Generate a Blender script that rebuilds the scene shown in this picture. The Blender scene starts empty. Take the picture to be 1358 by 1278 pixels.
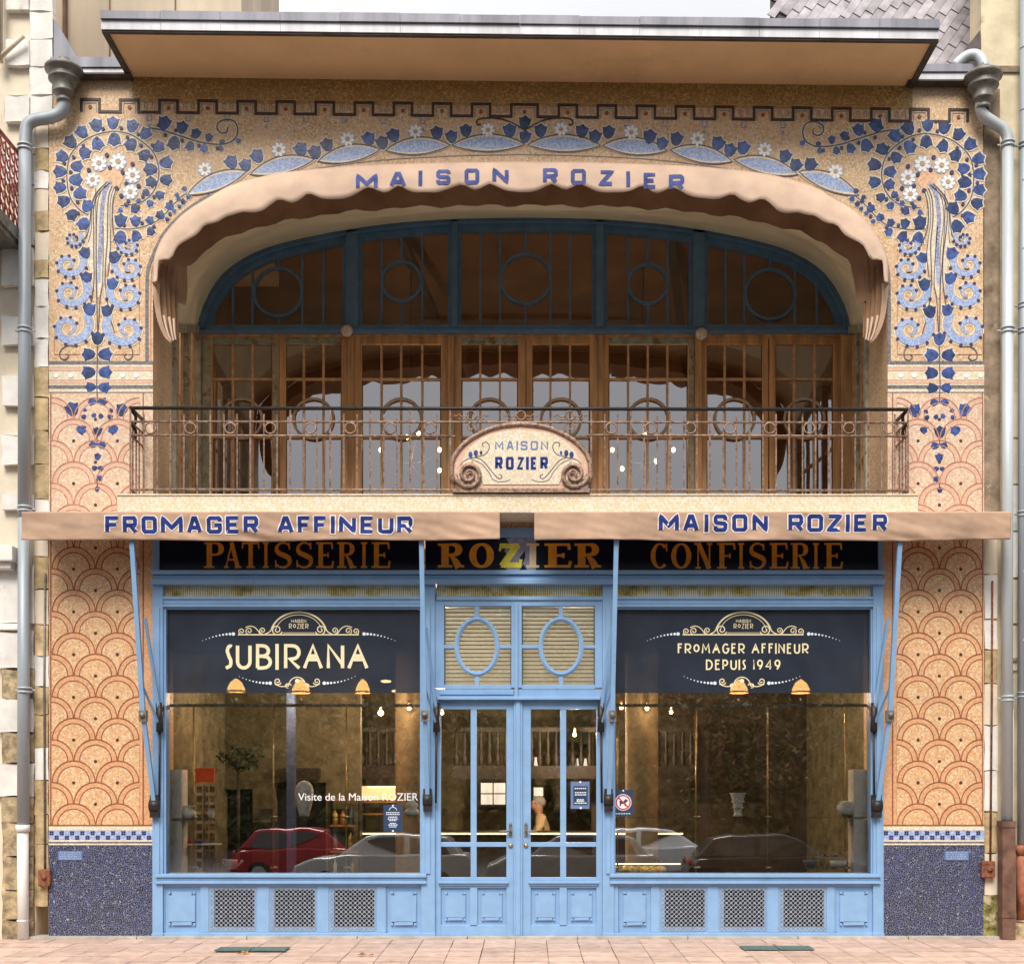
import bpy, math, random
from mathutils import Vector, noise as mnoise
from mathutils.geometry import tessellate_polygon
random.seed(7)
PI = math.pi
scene = bpy.context.scene
COL = scene.collection

# ------------------------------------------------------------------ camera
D, F, CX, HY, EZ = 14.0, 1680.0, 700.0, 1055.0, 1.567
cam_d = bpy.data.cameras.new('camera')
cam = bpy.data.objects.new('camera', cam_d)
COL.objects.link(cam)
cam.location = (0, -D, EZ)
cam.rotation_euler = (PI / 2, 0, 0)
cam_d.sensor_width = 36
cam_d.lens = F / 1358 * 36
cam_d.shift_x = -(CX - 679) / 1358
cam_d.shift_y = (HY - 639) / 1358
cam_d.clip_end = 600
scene.camera = cam

# ------------------------------------------------------------------ world and sun
w = bpy.data.worlds.new("World")
scene.world = w
w.use_nodes = True
nt = w.node_tree
nt.nodes.clear()
out = nt.nodes.new('ShaderNodeOutputWorld')
bg = nt.nodes.new('ShaderNodeBackground')
sky = nt.nodes.new('ShaderNodeTexSky')
sky.sky_type = 'NISHITA'
sky.sun_disc = False
sky.sun_elevation = math.radians(52)
sky.sun_rotation = math.radians(190)
sky.dust_density = 3
mixw = nt.nodes.new('ShaderNodeMix'); mixw.data_type = 'RGBA'
tc = nt.nodes.new('ShaderNodeTexCoord')
nz = nt.nodes.new('ShaderNodeTexNoise'); nz.inputs['Scale'].default_value = 2.2; nz.inputs['Detail'].default_value = 5
mr = nt.nodes.new('ShaderNodeMapRange')
mr.inputs[1].default_value = .3; mr.inputs[2].default_value = .7
mr.inputs[3].default_value = .82; mr.inputs[4].default_value = .97
nt.links.new(tc.outputs['Generated'], nz.inputs['Vector'])
nt.links.new(nz.outputs[0], mr.inputs[0])
nt.links.new(mr.outputs[0], mixw.inputs[0])
nt.links.new(sky.outputs[0], mixw.inputs[6])
# overcast deck: brighter overhead than at the horizon, as a standard overcast sky is
spz = nt.nodes.new('ShaderNodeSeparateXYZ'); nt.links.new(tc.outputs['Generated'], spz.inputs[0])
mrz = nt.nodes.new('ShaderNodeMapRange'); mrz.inputs[1].default_value = 0; mrz.inputs[2].default_value = 1; mrz.inputs[3].default_value = 5.0; mrz.inputs[4].default_value = 15.0
pwz = nt.nodes.new('ShaderNodeMath'); pwz.operation = 'POWER'; pwz.inputs[1].default_value = 2.1; pwz.use_clamp = True
mxz = nt.nodes.new('ShaderNodeMath'); mxz.operation = 'MAXIMUM'; mxz.inputs[1].default_value = 0
nt.links.new(spz.outputs[2], mxz.inputs[0]); nt.links.new(mxz.outputs[0], pwz.inputs[0]); nt.links.new(pwz.outputs[0], mrz.inputs[0])
mrn = nt.nodes.new('ShaderNodeMapRange'); mrn.inputs[1].default_value = .3; mrn.inputs[2].default_value = .7; mrn.inputs[3].default_value = .88; mrn.inputs[4].default_value = 1.06
nt.links.new(nz.outputs[0], mrn.inputs[0])
mml = nt.nodes.new('ShaderNodeMath'); mml.operation = 'MULTIPLY'; nt.links.new(mrz.outputs[0], mml.inputs[0]); nt.links.new(mrn.outputs[0], mml.inputs[1])
cmb = nt.nodes.new('ShaderNodeCombineXYZ')
for i_, k_ in enumerate((1.0, 1.0, 1.02)):
    q_ = nt.nodes.new('ShaderNodeMath'); q_.operation = 'MULTIPLY'; q_.inputs[1].default_value = k_; nt.links.new(mml.outputs[0], q_.inputs[0]); nt.links.new(q_.outputs[0], cmb.inputs[i_])
nt.links.new(cmb.outputs[0], mixw.inputs[7])
nt.links.new(mixw.outputs[2], bg.inputs[0])
bg.inputs[1].default_value = .1
nt.links.new(bg.outputs[0], out.inputs[0])
sun_d = bpy.data.lights.new('sun', 'SUN')
sun_d.energy = 2.7
sun_d.angle = math.radians(28)
sun_d.color = (1, .93, .82)
sun = bpy.data.objects.new('sun', sun_d)
COL.objects.link(sun)
sun.rotation_euler = (math.radians(42), 0, math.radians(-10))
scene.view_settings.view_transform = 'Standard'
scene.view_settings.look = 'None'
scene.view_settings.gamma = 1
scene.view_settings.exposure = 0.5
scene.cycles.max_bounces = 8
scene.cycles.transparent_max_bounces = 16
scene.cycles.use_denoising = True
scene.cycles.sample_clamp_indirect = 4
scene.cycles.caustics_reflective = False
scene.cycles.caustics_refractive = False

# ------------------------------------------------------------------ helpers
def X(px, y=0): return (px - CX) * (D + y) / F
def Z(py, y=0): return EZ + (HY - py) * (D + y) / F
def Q(pts, y=0): return [(X(a, y), Z(b, y)) for a, b in pts]
U = 1 / 120.0

MATS = {}
def nodes_of(name):
    m = bpy.data.materials.new(name); m.use_nodes = True
    n = m.node_tree; b = n.nodes['Principled BSDF']
    MATS[name] = m
    return m, n, b

def link_ramp(n, fac, cols, interp='LINEAR'):
    r = n.nodes.new('ShaderNodeValToRGB'); r.color_ramp.interpolation = interp
    el = r.color_ramp.elements
    while len(el) < len(cols): el.new(.5)
    for i, (p, c) in enumerate(cols):
        el[i].position = p; el[i].color = (*c, 1)
    n.links.new(fac, r.inputs[0])
    return r.outputs[0]

def tex_noise(n, vec, scale, detail=4, rough=.6):
    t = n.nodes.new('ShaderNodeTexNoise'); t.inputs['Scale'].default_value = scale
    t.inputs['Detail'].default_value = detail; t.inputs['Roughness'].default_value = rough
    n.links.new(vec, t.inputs['Vector'])
    return t.outputs[0]

def mixc(n, fac, a, b, mode='MIX'):
    m = n.nodes.new('ShaderNodeMix'); m.data_type = 'RGBA'; m.blend_type = mode
    for s, v in ((0, fac), (6, a), (7, b)):
        if isinstance(v, (int, float)): m.inputs[s].default_value = v
        elif isinstance(v, tuple): m.inputs[s].default_value = (*v, 1)
        else: n.links.new(v, m.inputs[s])
    return m.outputs[2]

def geo(n): return n.nodes.new('ShaderNodeNewGeometry').outputs['Position']

def plain(name, col, rough=.6, metal=0, var=.12, scale=6, bump=.1, bscale=60, spec=.4, dirt=None, streak=False, rnd=0):
    m, n, b = nodes_of(name)
    p = geo(n)
    if streak:
        mp = n.nodes.new('ShaderNodeMapping'); mp.inputs['Scale'].default_value = (1, 1, .12)
        n.links.new(p, mp.inputs[0]); p2 = mp.outputs[0]
    else: p2 = p
    f = tex_noise(n, p2, scale, 6)
    lo = tuple(c * (1 - var * 1.6) for c in col); hi = tuple(min(1, c * (1 + var * 1.6)) for c in col)
    c = link_ramp(n, f, [(.3, lo), (.7, hi)])
    if dirt:
        f2 = tex_noise(n, p2, scale * .55 + 1.3, 8, .7)
        k = link_ramp(n, f2, [(dirt[1], (0, 0, 0)), (dirt[1] + dirt[2], (1, 1, 1))])
        c = mixc(n, k, c, dirt[0])
    if rnd:
        oi = n.nodes.new('ShaderNodeObjectInfo')
        c = mixc(n, 1.0, c, link_ramp(n, oi.outputs['Random'], [(0, (1 - rnd,) * 3), (1, (1, 1, 1))]), 'MULTIPLY')
    n.links.new(c, b.inputs['Base Color'])
    b.inputs['Roughness'].default_value = rough
    b.inputs['Metallic'].default_value = metal
    b.inputs['Specular IOR Level'].default_value = spec
    if bump:
        bp = n.nodes.new('ShaderNodeBump'); bp.inputs['Strength'].default_value = bump; bp.inputs['Distance'].default_value = .01
        n.links.new(tex_noise(n, p, bscale, 5), bp.inputs['Height']); n.links.new(bp.outputs[0], b.inputs['Normal'])
    return m

def mosaic(name, pal, scale=55, grout=(.35, .28, .2), gw=.08, rough=.45, tint=None, lowvar=.15, square=False):
    """small tesserae: every voronoi cell takes one palette colour, grout between"""
    m, n, b = nodes_of(name)
    p = geo(n)
    v = n.nodes.new('ShaderNodeTexVoronoi'); v.inputs['Scale'].default_value = scale
    e = n.nodes.new('ShaderNodeTexVoronoi'); e.inputs['Scale'].default_value = scale; e.feature = 'DISTANCE_TO_EDGE'
    if square:
        for t in (v, e): t.inputs['Randomness'].default_value = .35
    n.links.new(p, v.inputs['Vector']); n.links.new(p, e.inputs['Vector'])
    sx = n.nodes.new('ShaderNodeSeparateColor'); n.links.new(v.outputs['Color'], sx.inputs[0])
    k = len(pal)
    c = link_ramp(n, sx.outputs[0], [(i / k, q) for i, q in enumerate(pal)], 'CONSTANT')
    big = tex_noise(n, p, 1.7, 6, .65)
    c = mixc(n, 1.0, c, link_ramp(n, big, [(.3, (1 - lowvar,) * 3), (.7, (1, 1, 1))]), 'MULTIPLY')
    if tint:
        f = link_ramp(n, tex_noise(n, p, 2.6, 4), [(.45, (0, 0, 0)), (.62, (1, 1, 1))])
        c = mixc(n, f, c, mixc(n, .55, c, tint))
    g = link_ramp(n, e.outputs['Distance'], [(gw * .5, (1, 1, 1)), (gw, (0, 0, 0))])
    c = mixc(n, g, c, grout)
    n.links.new(c, b.inputs['Base Color'])
    b.inputs['Roughness'].default_value = rough
    bp = n.nodes.new('ShaderNodeBump'); bp.inputs['Strength'].default_value = .35; bp.inputs['Distance'].default_value = .004
    n.links.new(e.outputs['Distance'], bp.inputs['Height']); n.links.new(bp.outputs[0], b.inputs['Normal'])
    return m

def glass(name, tint, refl, base=.0, rough=0.0, wav=.0):
    m = bpy.data.materials.new(name); m.use_nodes = True; MATS[name] = m
    n = m.node_tree; n.nodes.clear()
    o = n.nodes.new('ShaderNodeOutputMaterial')
    t = n.nodes.new('ShaderNodeBsdfTransparent'); t.inputs[0].default_value = (*tint, 1)
    g = n.nodes.new('ShaderNodeBsdfGlossy'); g.inputs['Roughness'].default_value = rough
    g.inputs[0].default_value = (.95, .97, 1, 1)
    mx = n.nodes.new('ShaderNodeMixShader')
    fr = n.nodes.new('ShaderNodeFresnel'); fr.inputs[0].default_value = 1.5
    ad = n.nodes.new('ShaderNodeMath'); ad.operation = 'ADD'; ad.inputs[1].default_value = refl; ad.use_clamp = True
    n.links.new(fr.outputs[0], ad.inputs[0]); n.links.new(ad.outputs[0], mx.inputs[0])
    n.links.new(t.outputs[0], mx.inputs[1]); n.links.new(g.outputs[0], mx.inputs[2])
    n.links.new(mx.outputs[0], o.inputs[0])
    if wav:
        bp = n.nodes.new('ShaderNodeBump'); bp.inputs['Strength'].default_value = wav; bp.inputs['Distance'].default_value = .02
        n.links.new(tex_noise(n, geo(n), 1.6, 2), bp.inputs['Height']); n.links.new(bp.outputs[0], g.inputs['Normal'])
    return m

def translucent(name, k):
    m = MATS[name]; n = m.node_tree; b = n.nodes['Principled BSDF']; o = [q for q in n.nodes if q.type == 'OUTPUT_MATERIAL'][0]
    t = n.nodes.new('ShaderNodeBsdfTranslucent'); t.inputs[0].default_value = (.86, .95, 1, 1); x = n.nodes.new('ShaderNodeMixShader'); x.inputs[0].default_value = k
    n.links.new(b.outputs[0], x.inputs[1]); n.links.new(t.outputs[0], x.inputs[2]); n.links.new(x.outputs[0], o.inputs[0])

def emit(name, col, s):
    m, n, b = nodes_of(name)
    b.inputs['Base Color'].default_value = (*col, 1)
    b.inputs['Emission Color'].default_value = (*col, 1)
    b.inputs['Emission Strength'].default_value = s
    return m

class B:
    def __init__(s): s.v = []; s.f = []; s.m = []; s.s = []
    def add(s, vs, fs, m=0, sm=False):
        o = len(s.v); s.v += [tuple(a) for a in vs]
        for f in fs: s.f.append(tuple(o + i for i in f)); s.m.append(m); s.s.append(sm)
        return s
    def box(s, x0, x1, y0, y1, z0, z1, m=0):
        if x0 > x1: x0, x1 = x1, x0
        if y0 > y1: y0, y1 = y1, y0
        if z0 > z1: z0, z1 = z1, z0
        return s.add([(x, y, z) for x in (x0, x1) for y in (y0, y1) for z in (z0, z1)],
              [(0, 1, 3, 2), (4, 6, 7, 5), (0, 4, 5, 1), (2, 3, 7, 6), (0, 2, 6, 4), (1, 5, 7, 3)], m)
    def pbox(s, a, b, c, d, yf, yb, m=0, y=None):   # picture rectangle at depth yf, from yf to yb
        y = yf if y is None else y
        return s.box(X(a, y), X(b, y), yf, yb, Z(d, y), Z(c, y), m)
    def frustum(s, x0, x1, z0, z1, yb, yf, ins, m=0):  # raised field with sloped edges
        a = [(x0, yb, z0), (x1, yb, z0), (x1, yb, z1), (x0, yb, z1), (x0 + ins, yf, z0 + ins), (x1 - ins, yf, z0 + ins), (x1 - ins, yf, z1 - ins), (x0 + ins, yf, z1 - ins)]
        return s.add(a, [(0, 1, 5, 4), (1, 2, 6, 5), (2, 3, 7, 6), (3, 0, 4, 7), (4, 5, 6, 7)], m)
    def plate(s, outer, yf, yb, holes=(), m=0, back=True):
        loops = [list(outer)] + [list(h) for h in holes]
        tri = tessellate_polygon([[Vector((a, b, 0)) for a, b in l] for l in loops])
        flat = [p for l in loops for p in l]; n = len(flat)
        vs = [(a, yf, b) for a, b in flat] + [(a, yb, b) for a, b in flat]
        fs = []
        for t in tri:
            a, b, c = (flat[i] for i in t)
            ar = (b[0] - a[0]) * (c[1] - a[1]) - (c[0] - a[0]) * (b[1] - a[1])
            t = tuple(t) if ar > 0 else tuple(reversed(t))
            fs.append(t)
            if back: fs.append(tuple(i + n for i in reversed(t)))
        o = 0
        for li, l in enumerate(loops):
            ar = sum(l[i][0] * l[(i + 1) % len(l)][1] - l[(i + 1) % len(l)][0] * l[i][1] for i in range(len(l)))
            flip = (ar > 0) == (li > 0)
            for i in range(len(l)):
                j = (i + 1) % len(l)
                q = (o + i, o + i + n, o + j + n, o + j)
                fs.append(q if flip else tuple(reversed(q)))
            o += len(l)
        return s.add(vs, fs, m)
    def ribbon(s, pts, w, yf, yb=None, closed=False, m=0, yfun=None, step=None):
        pts = [tuple(p) for p in pts]
        ws = list(w) if isinstance(w, (list, tuple)) else [w] * len(pts)
        if step:
            np_, nw = [], []
            n = len(pts)
            for i in range(n if closed else n - 1):
                a, b = pts[i], pts[(i + 1) % n]; L = math.dist(a, b); k = max(1, int(L / step))
                for j in range(k):
                    t = j / k; np_.append((a[0] + (b[0] - a[0]) * t, a[1] + (b[1] - a[1]) * t)); nw.append(ws[i] + (ws[(i + 1) % n] - ws[i]) * t)
            if not closed: np_.append(pts[-1]); nw.append(ws[-1])
            pts, ws = np_, nw
        n = len(pts); L, R = [], []
        for i in range(n):
            a = pts[i - 1] if (i > 0 or closed) else None
            b = pts[(i + 1) % n] if (i < n - 1 or closed) else None
            p = pts[i]
            def dr(u, v):
                d = math.dist(u, v) or 1e-9; return ((v[0] - u[0]) / d, (v[1] - u[1]) / d)
            d1 = dr(a, p) if a else dr(p, b); d2 = dr(p, b) if b else d1
            nx, nz = -(d1[1] + d2[1]), d1[0] + d2[0]
            l = math.hypot(nx, nz)
            if l < 1e-6: nx, nz, l = -d1[1], d1[0], 1
            nx /= l; nz /= l
            c = max(.74, nx * -d1[1] + nz * d1[0])
            h = ws[i] / 2 / c
            L.append((p[0] + nx * h, p[1] + nz * h)); R.append((p[0] - nx * h, p[1] - nz * h))
        def yy(p, base): return base + (yfun(p[0], p[1]) if yfun else 0)
        vs = [(p[0], yy(p, yf), p[1]) for p in L] + [(p[0], yy(p, yf), p[1]) for p in R]
        fs = []
        rng = range(n if closed else n - 1)
        for i in rng:
            j = (i + 1) % n; fs.append((i, i + n, j + n, j))
        if yb is not None:
            vs += [(p[0], yb, p[1]) for p in L] + [(p[0], yb, p[1]) for p in R]
            for i in rng:
                j = (i + 1) % n
                fs += [(i, j, j + 2 * n, i + 2 * n), (j + n, i + n, i + 3 * n, j + 3 * n)]
            if not closed:
                fs += [(0, 2 * n, 3 * n, n), (n - 1, 2 * n - 1, 4 * n - 1, 3 * n - 1)]
        return s.add(vs, fs, m)
    def disc(s, cx, cz, r, yf, yb, n=12, m=0, rz=None):
        rz = rz or r
        return s.plate([(cx + r * math.cos(2 * PI * i / n), cz + rz * math.sin(2 * PI * i / n)) for i in range(n)], yf, yb, m=m, back=False)
    def tube(s, pts, r, n=8, m=0, sm=True, cap=True):
        pts = [Vector(p) for p in pts]; rs = list(r) if isinstance(r, (list, tuple)) else [r] * len(pts)
        vs = []; up = None
        for i, p in enumerate(pts):
            d = (pts[min(i + 1, len(pts) - 1)] - pts[max(i - 1, 0)]).normalized()
            if up is None: up = d.orthogonal().normalized()
            up = (up - d * up.dot(d)).normalized(); q = d.cross(up)
            vs += [p + (up * math.cos(2 * PI * k / n) + q * math.sin(2 * PI * k / n)) * rs[i] for k in range(n)]
        fs = [(i * n + k, i * n + (k + 1) % n, (i + 1) * n + (k + 1) % n, (i + 1) * n + k) for i in range(len(pts) - 1) for k in range(n)]
        if cap: fs += [tuple(reversed(range(n))), tuple((len(pts) - 1) * n + k for k in range(n))]
        return s.add(vs, fs, m, sm)
    def beam(s, a, b, w, h=None, m=0):
        return s.tube([a, b], w * .707, 4, m, False)
    def lathe(s, c, prof, n=20, m=0, sm=True):
        vs = [(c[0] + r * math.cos(2 * PI * k / n), c[1] + r * math.sin(2 * PI * k / n), c[2] + z) for r, z in prof for k in range(n)]
        fs = [(i * n + k, i * n + (k + 1) % n, (i + 1) * n + (k + 1) % n, (i + 1) * n + k) for i in range(len(prof) - 1) for k in range(n)]
        return s.add(vs, fs, m, sm)
    def ball(s, c, r, m=0, n=12, sc=(1, 1, 1)):
        k = n // 2
        vs = []; 
        for i in range(k + 1):
            t = PI * i / k
            for j in range(n):
                a = 2 * PI * j / n
                vs.append((c[0] + r * sc[0] * math.sin(t) * math.cos(a), c[1] + r * sc[1] * math.sin(t) * math.sin(a), c[2] + r * sc[2] * math.cos(t)))
        fs = [(i * n + j, (i + 1) * n + j, (i + 1) * n + (j + 1) % n, i * n + (j + 1) % n) for i in range(k) for j in range(n)]
        return s.add(vs, fs, m, True)
    def mesh(s, name, mats):
        me = bpy.data.meshes.new(name); me.from_pydata(s.v, [], s.f)
        for a in mats: me.materials.append(MATS[a] if isinstance(a, str) else a)
        me.polygons.foreach_set('material_index', s.m); me.polygons.foreach_set('use_smooth', s.s)
        me.update()
        return me

def tag(o, label=None, cat=None, group=None, kind=None):
    if label: o['label'] = label
    if cat: o['category'] = cat
    if group: o['group'] = group
    if kind: o['kind'] = kind
    return o
WORLD = {}
def obj(name, mesh, parent=None, loc=(0, 0, 0), roty=0, scale=None, bevel=0):
    """links a mesh (world coordinates relative to loc) under its thing"""
    o = bpy.data.objects.new(name, mesh); COL.objects.link(o)
    WORLD[o.name] = Vector(loc)
    if parent is not None:
        o.parent = parent; o.location = Vector(loc) - WORLD[parent.name]
    else: o.location = loc
    if roty: o.rotation_euler.y = roty
    if scale: o.scale = scale
    if bevel:
        bv = o.modifiers.new('bevel', 'BEVEL'); bv.width = bevel; bv.segments = 2; bv.limit_method = 'ANGLE'
    return o
def part(name, b, mats, parent=None, **k):
    if isinstance(mats, str): mats = [mats]
    return obj(name, b.mesh(name, mats), parent, **k)
def thing(name, label, cat, loc=(0, 0, 0), group=None, kind=None):
    o = bpy.data.objects.new(name, None); COL.objects.link(o); o.location = loc; WORLD[o.name] = Vector(loc)
    o.empty_display_size = .2
    return tag(o, label, cat, group, kind)

def sub(o, parent):
    """hang an Empty under its thing, keeping its place in the world"""
    o.parent = parent; o.location = WORLD[o.name] - WORLD[parent.name]; return o

def arc(cx, cz, r, a0, a1, n, rz=None):
    rz = rz or r
    return [(cx + r * math.cos(math.radians(a0 + (a1 - a0) * i / n)), cz + rz * math.sin(math.radians(a0 + (a1 - a0) * i / n))) for i in range(n + 1)]
def smooth(pts, k=4):
    """catmull-rom through the points"""
    P = [pts[0]] + list(pts) + [pts[-1]]; o = []
    for i in range(1, len(P) - 2):
        for j in range(k):
            t = j / k; r = []
            for c in range(len(pts[0])):
                p0, p1, p2, p3 = P[i - 1][c], P[i][c], P[i + 1][c], P[i + 2][c]
                r.append(.5 * (2 * p1 + (p2 - p0) * t + (2 * p0 - 5 * p1 + 4 * p2 - p3) * t * t + (3 * p1 - p0 - 3 * p2 + p3) * t ** 3))
            o.append(tuple(r))
    o.append(tuple(pts[-1])); return o
def resample(pts, n):
    L = [0]
    for a, b in zip(pts, pts[1:]): L.append(L[-1] + math.dist(a, b))
    o = []; j = 0
    for i in range(n):
        t = L[-1] * i / (n - 1)
        while j < len(L) - 2 and L[j + 1] < t: j += 1
        k = (t - L[j]) / max(1e-9, L[j + 1] - L[j])
        o.append(tuple(a + (b - a) * k for a, b in zip(pts[j], pts[j + 1])))
    return o
def clip(poly, axis, val, keep_gt):
    o = []
    for i in range(len(poly)):
        a, b = poly[i], poly[(i + 1) % len(poly)]
        ia = (a[axis] >= val) == keep_gt or a[axis] == val; ib = (b[axis] >= val) == keep_gt or b[axis] == val
        if ia: o.append(a)
        if ia != ib:
            t = (val - a[axis]) / (b[axis] - a[axis]); o.append((a[0] + (b[0] - a[0]) * t, a[1] + (b[1] - a[1]) * t))
    return o

# ------------------------------------------------------------------ materials
cream = [(.76, .51, .28), (.66, .40, .17), (.82, .64, .42), (.70, .44, .21), (.54, .29, .11), (.78, .54, .30), (.84, .71, .53), (.74, .43, .22)]
mosaic('mosaic_cream', cream, 52, (.52, .38, .26), .07, .5, tint=(.78, .50, .32), lowvar=.22)
gold = [(.50, .30, .085), (.40, .22, .05), (.60, .39, .13), (.32, .17, .045), (.68, .47, .2), (.44, .24, .06)]
mosaic('mosaic_gold_shade', gold, 48, (.33, .23, .12), .07, .5, tint=(.34, .2, .06))  # gold-brown tesserae, darkened further for the shade under the eaves
mosaic('mosaic_pale', [(.80, .70, .52), (.84, .76, .62), (.74, .60, .38), (.80, .66, .44), (.86, .80, .70)], 48, (.6, .5, .36), .07, .5)
mosaic('mosaic_scale', [(.78, .48, .25), (.72, .41, .20), (.82, .56, .32), (.64, .33, .15), (.76, .45, .23), (.84, .63, .41)], 56, (.48, .30, .18), .07, .5)
mosaic('mosaic_ring', [(.72, .37, .175), (.78, .44, .23), (.64, .30, .13), (.74, .40, .20)], 56, (.52, .30, .18), .07, .5)
mosaic('mosaic_scale_pink', [(.80, .60, .42), (.74, .50, .34), (.84, .70, .52), (.72, .44, .30), (.82, .64, .50)], 52, (.55, .38, .27), .07, .5)
mosaic('mosaic_ring_pink', [(.76, .47, .34), (.80, .54, .40), (.72, .42, .30)], 52, (.58, .38, .28), .07, .5)
mosaic('mosaic_navy', [(.012, .030, .14), (.01, .016, .05), (.022, .035, .13), (.035, .045, .12), (.014, .024, .085), (.01, .014, .045)], 46, (.42, .42, .46), .04, .3, lowvar=.4)
mosaic('mosaic_band', [(.10, .10, .13), (.16, .15, .18), (.07, .07, .09), (.2, .18, .18)], 60, (.25, .22, .2), .07, .5)
mosaic('mosaic_blue', [(.24, .34, .62), (.32, .43, .70), (.20, .29, .56), (.42, .52, .76)], 60, (.5, .56, .72), .06, .4)
mosaic('mosaic_stem', [(.16, .19, .36), (.24, .27, .45), (.12, .15, .30), (.36, .40, .56)], 60, (.5, .5, .6), .06, .4)
plain('vine_line', (.10, .08, .11), .5, var=.3, scale=40)
plain('brown_line', (.26, .085, .04), .5, var=.25, scale=40)
plain('soft_line', (.48, .22, .13), .5, var=.25, scale=40)
plain('meander_line', (.055, .03, .025), .5, var=.3, scale=30)
plain('faint_line', (.34, .29, .27), .5, var=.2, scale=30)
plain('leaf_blue', (.040, .085, .29), .3, var=.5, scale=16, spec=.5, rnd=.6, bump=.3, bscale=40)
plain('berry', (.05, .045, .14), .35, var=.2, rnd=.3)
plain('petal', (.88, .87, .84), .3, var=.04)
plain('flower_halo', (.42, .44, .56), .5, var=.2, scale=40)
plain('flower_eye', (.55, .33, .16), .4)
plain('pink_fan', (.78, .46, .28), .5, var=.2, scale=30)
plain('blue_paint', (.225, .385, .62), .42, var=.05, scale=6, bump=.2, bscale=70, dirt=((.16, .27, .45), .66, .05))
plain('blue_dark', (.13, .25, .42), .45, var=.12, scale=6, bump=.05)
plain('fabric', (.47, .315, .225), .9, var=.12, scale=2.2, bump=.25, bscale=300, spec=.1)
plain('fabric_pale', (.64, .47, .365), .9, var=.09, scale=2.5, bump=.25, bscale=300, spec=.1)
plain('fabric_brown_shade', (.30, .17, .10), .9, var=.15, scale=3, bump=.2, bscale=200, spec=.1)  # brown lining cloth, also darkened for the shade inside the hood
plain('fabric_print', (.022, .042, .20), .85, var=.18, scale=9, bump=.2, bscale=300, spec=.1)
plain('fabric_print_faded', (.085, .11, .30), .85, var=.22, scale=9, bump=.2, bscale=300, spec=.1)
plain('fabric_halo', (.78, .68, .62), .9, var=.05)
plain('soffit', (.86, .60, .34), .8, var=.06, scale=1.2, bump=.05, dirt=((.70, .46, .25), .55, .25))
plain('vault_plaster', (.92, .82, .62), .8, var=.08, scale=1.5, bump=.08)
plain('zinc', (.24, .24, .28), .6, .3, var=.2, scale=5, bump=.1, dirt=((.18, .17, .18), .6, .15), streak=True)
plain('zinc_pale', (.58, .58, .62), .6, .2, var=.15, scale=5, bump=.1, dirt=((.28, .26, .26), .63, .12), streak=True)
plain('dark_zinc_and_shade', (.085, .07, .065), .6, .2, var=.3, scale=5)  # dark zinc; also colours the shadow strips under the gutters
plain('pipe_grey', (.36, .40, .44), .5, .25, var=.1, scale=5, dirt=((.2, .2, .2), .62, .2), streak=True)
plain('pipe_pale', (.50, .54, .57), .5, .2, var=.1, scale=5, dirt=((.3, .3, .3), .62, .2), streak=True)
plain('pipe_white', (.76, .76, .74), .5, 0, var=.08, scale=5, dirt=((.5, .45, .38), .62, .2), streak=True)
plain('pipe_brown', (.16, .085, .06), .6, .1, var=.3, scale=6)
plain('pipe_rust', (.33, .12, .07), .75, .1, var=.35, scale=9)
plain('hopper_iron', (.19, .18, .165), .5, .4, var=.25, scale=12)
plain('rust', (.20, .075, .04), .85, var=.45, scale=25, bump=.5)
plain('stone_white', (.82, .79, .75), .85, var=.10, scale=4, bump=.35, bscale=25, dirt=((.55, .44, .3), .62, .12), rnd=.12)
plain('stone_yellow', (.60, .455, .26), .9, var=.30, scale=6, bump=.6, bscale=22, dirt=((.36, .24, .11), .56, .14), rnd=.3)
plain('stone_rough', (.44, .34, .21), .95, var=.35, scale=12, bump=1, bscale=30, dirt=((.22, .16, .09), .56, .15), rnd=.25)
plain('stone_beige', (.72, .63, .50), .85, var=.08, scale=3, bump=.25, bscale=25)
plain('plaster_beige', (.58, .50, .40), .9, var=.15, scale=1.6, bump=.2, dirt=((.26, .2, .15), .60, .14), streak=True)
plain('plaster_right', (.70, .60, .42), .9, var=.15, scale=2.4, bump=.3, bscale=20, dirt=((.32, .24, .15), .60, .12))
plain('plaster_stain', (.27, .20, .14), .95, var=.35, scale=5, bump=.5, bscale=25, dirt=((.55, .45, .32), .6, .1))
plain('moss', (.19, .17, .05), .95, var=.6, scale=12, bump=1, bscale=50, dirt=((.5, .42, .28), .5, .1))
plain('slate', (.46, .43, .47), .6, var=.2, scale=7, rnd=.35, bump=.2)
plain('slate_gap', (.07, .06, .07), .8)
plain('iron_rail', (.27, .175, .13), .55, .3, var=.45, scale=30, bump=.3, dirt=((.44, .3, .23), .52, .1))
plain('iron_black', (.035, .03, .03), .45, .4, var=.3, scale=20)
plain('red_iron', (.42, .12, .10), .6, 0, var=.25, scale=12)
plain('wood_brown', (.58, .31, .135), .65, var=.28, scale=9, bump=.35, streak=True, dirt=((.40, .34, .19), .60, .06))
plain('wood_flaky', (.36, .34, .24), .7, var=.2, scale=9, bump=.4, dirt=((.26, .145, .07), .54, .05))
plain('wood_muntin', (.62, .35, .17), .6, var=.2, scale=12)
plain('ring_wood', (.50, .35, .22), .6, var=.15, scale=12)
plain('porcelain', (.72, .62, .50), .35, var=.2, scale=30)
plain('sign_navy', (.005, .007, .022), .3, var=.2, spec=.25, bump=0)
plain('sign_orange', (1.0, .36, .03), .3, .0, var=.1, scale=16, dirt=((.45, .13, .02), .64, .06))
plain('sign_yellow', (.82, .72, .06), .35, 0, var=.1, scale=15, bump=0)
plain('sign_cream', (.80, .62, .40), .35, var=.05, scale=15, bump=0)
plain('sign_patch', (.24, .25, .36), .3, var=.2, scale=20, bump=0)
plain('film_text', (.82, .72, .46), .5, var=.03, bump=0)
plain('film_dot', (.75, .82, .92), .5, var=.03, bump=0)
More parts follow.
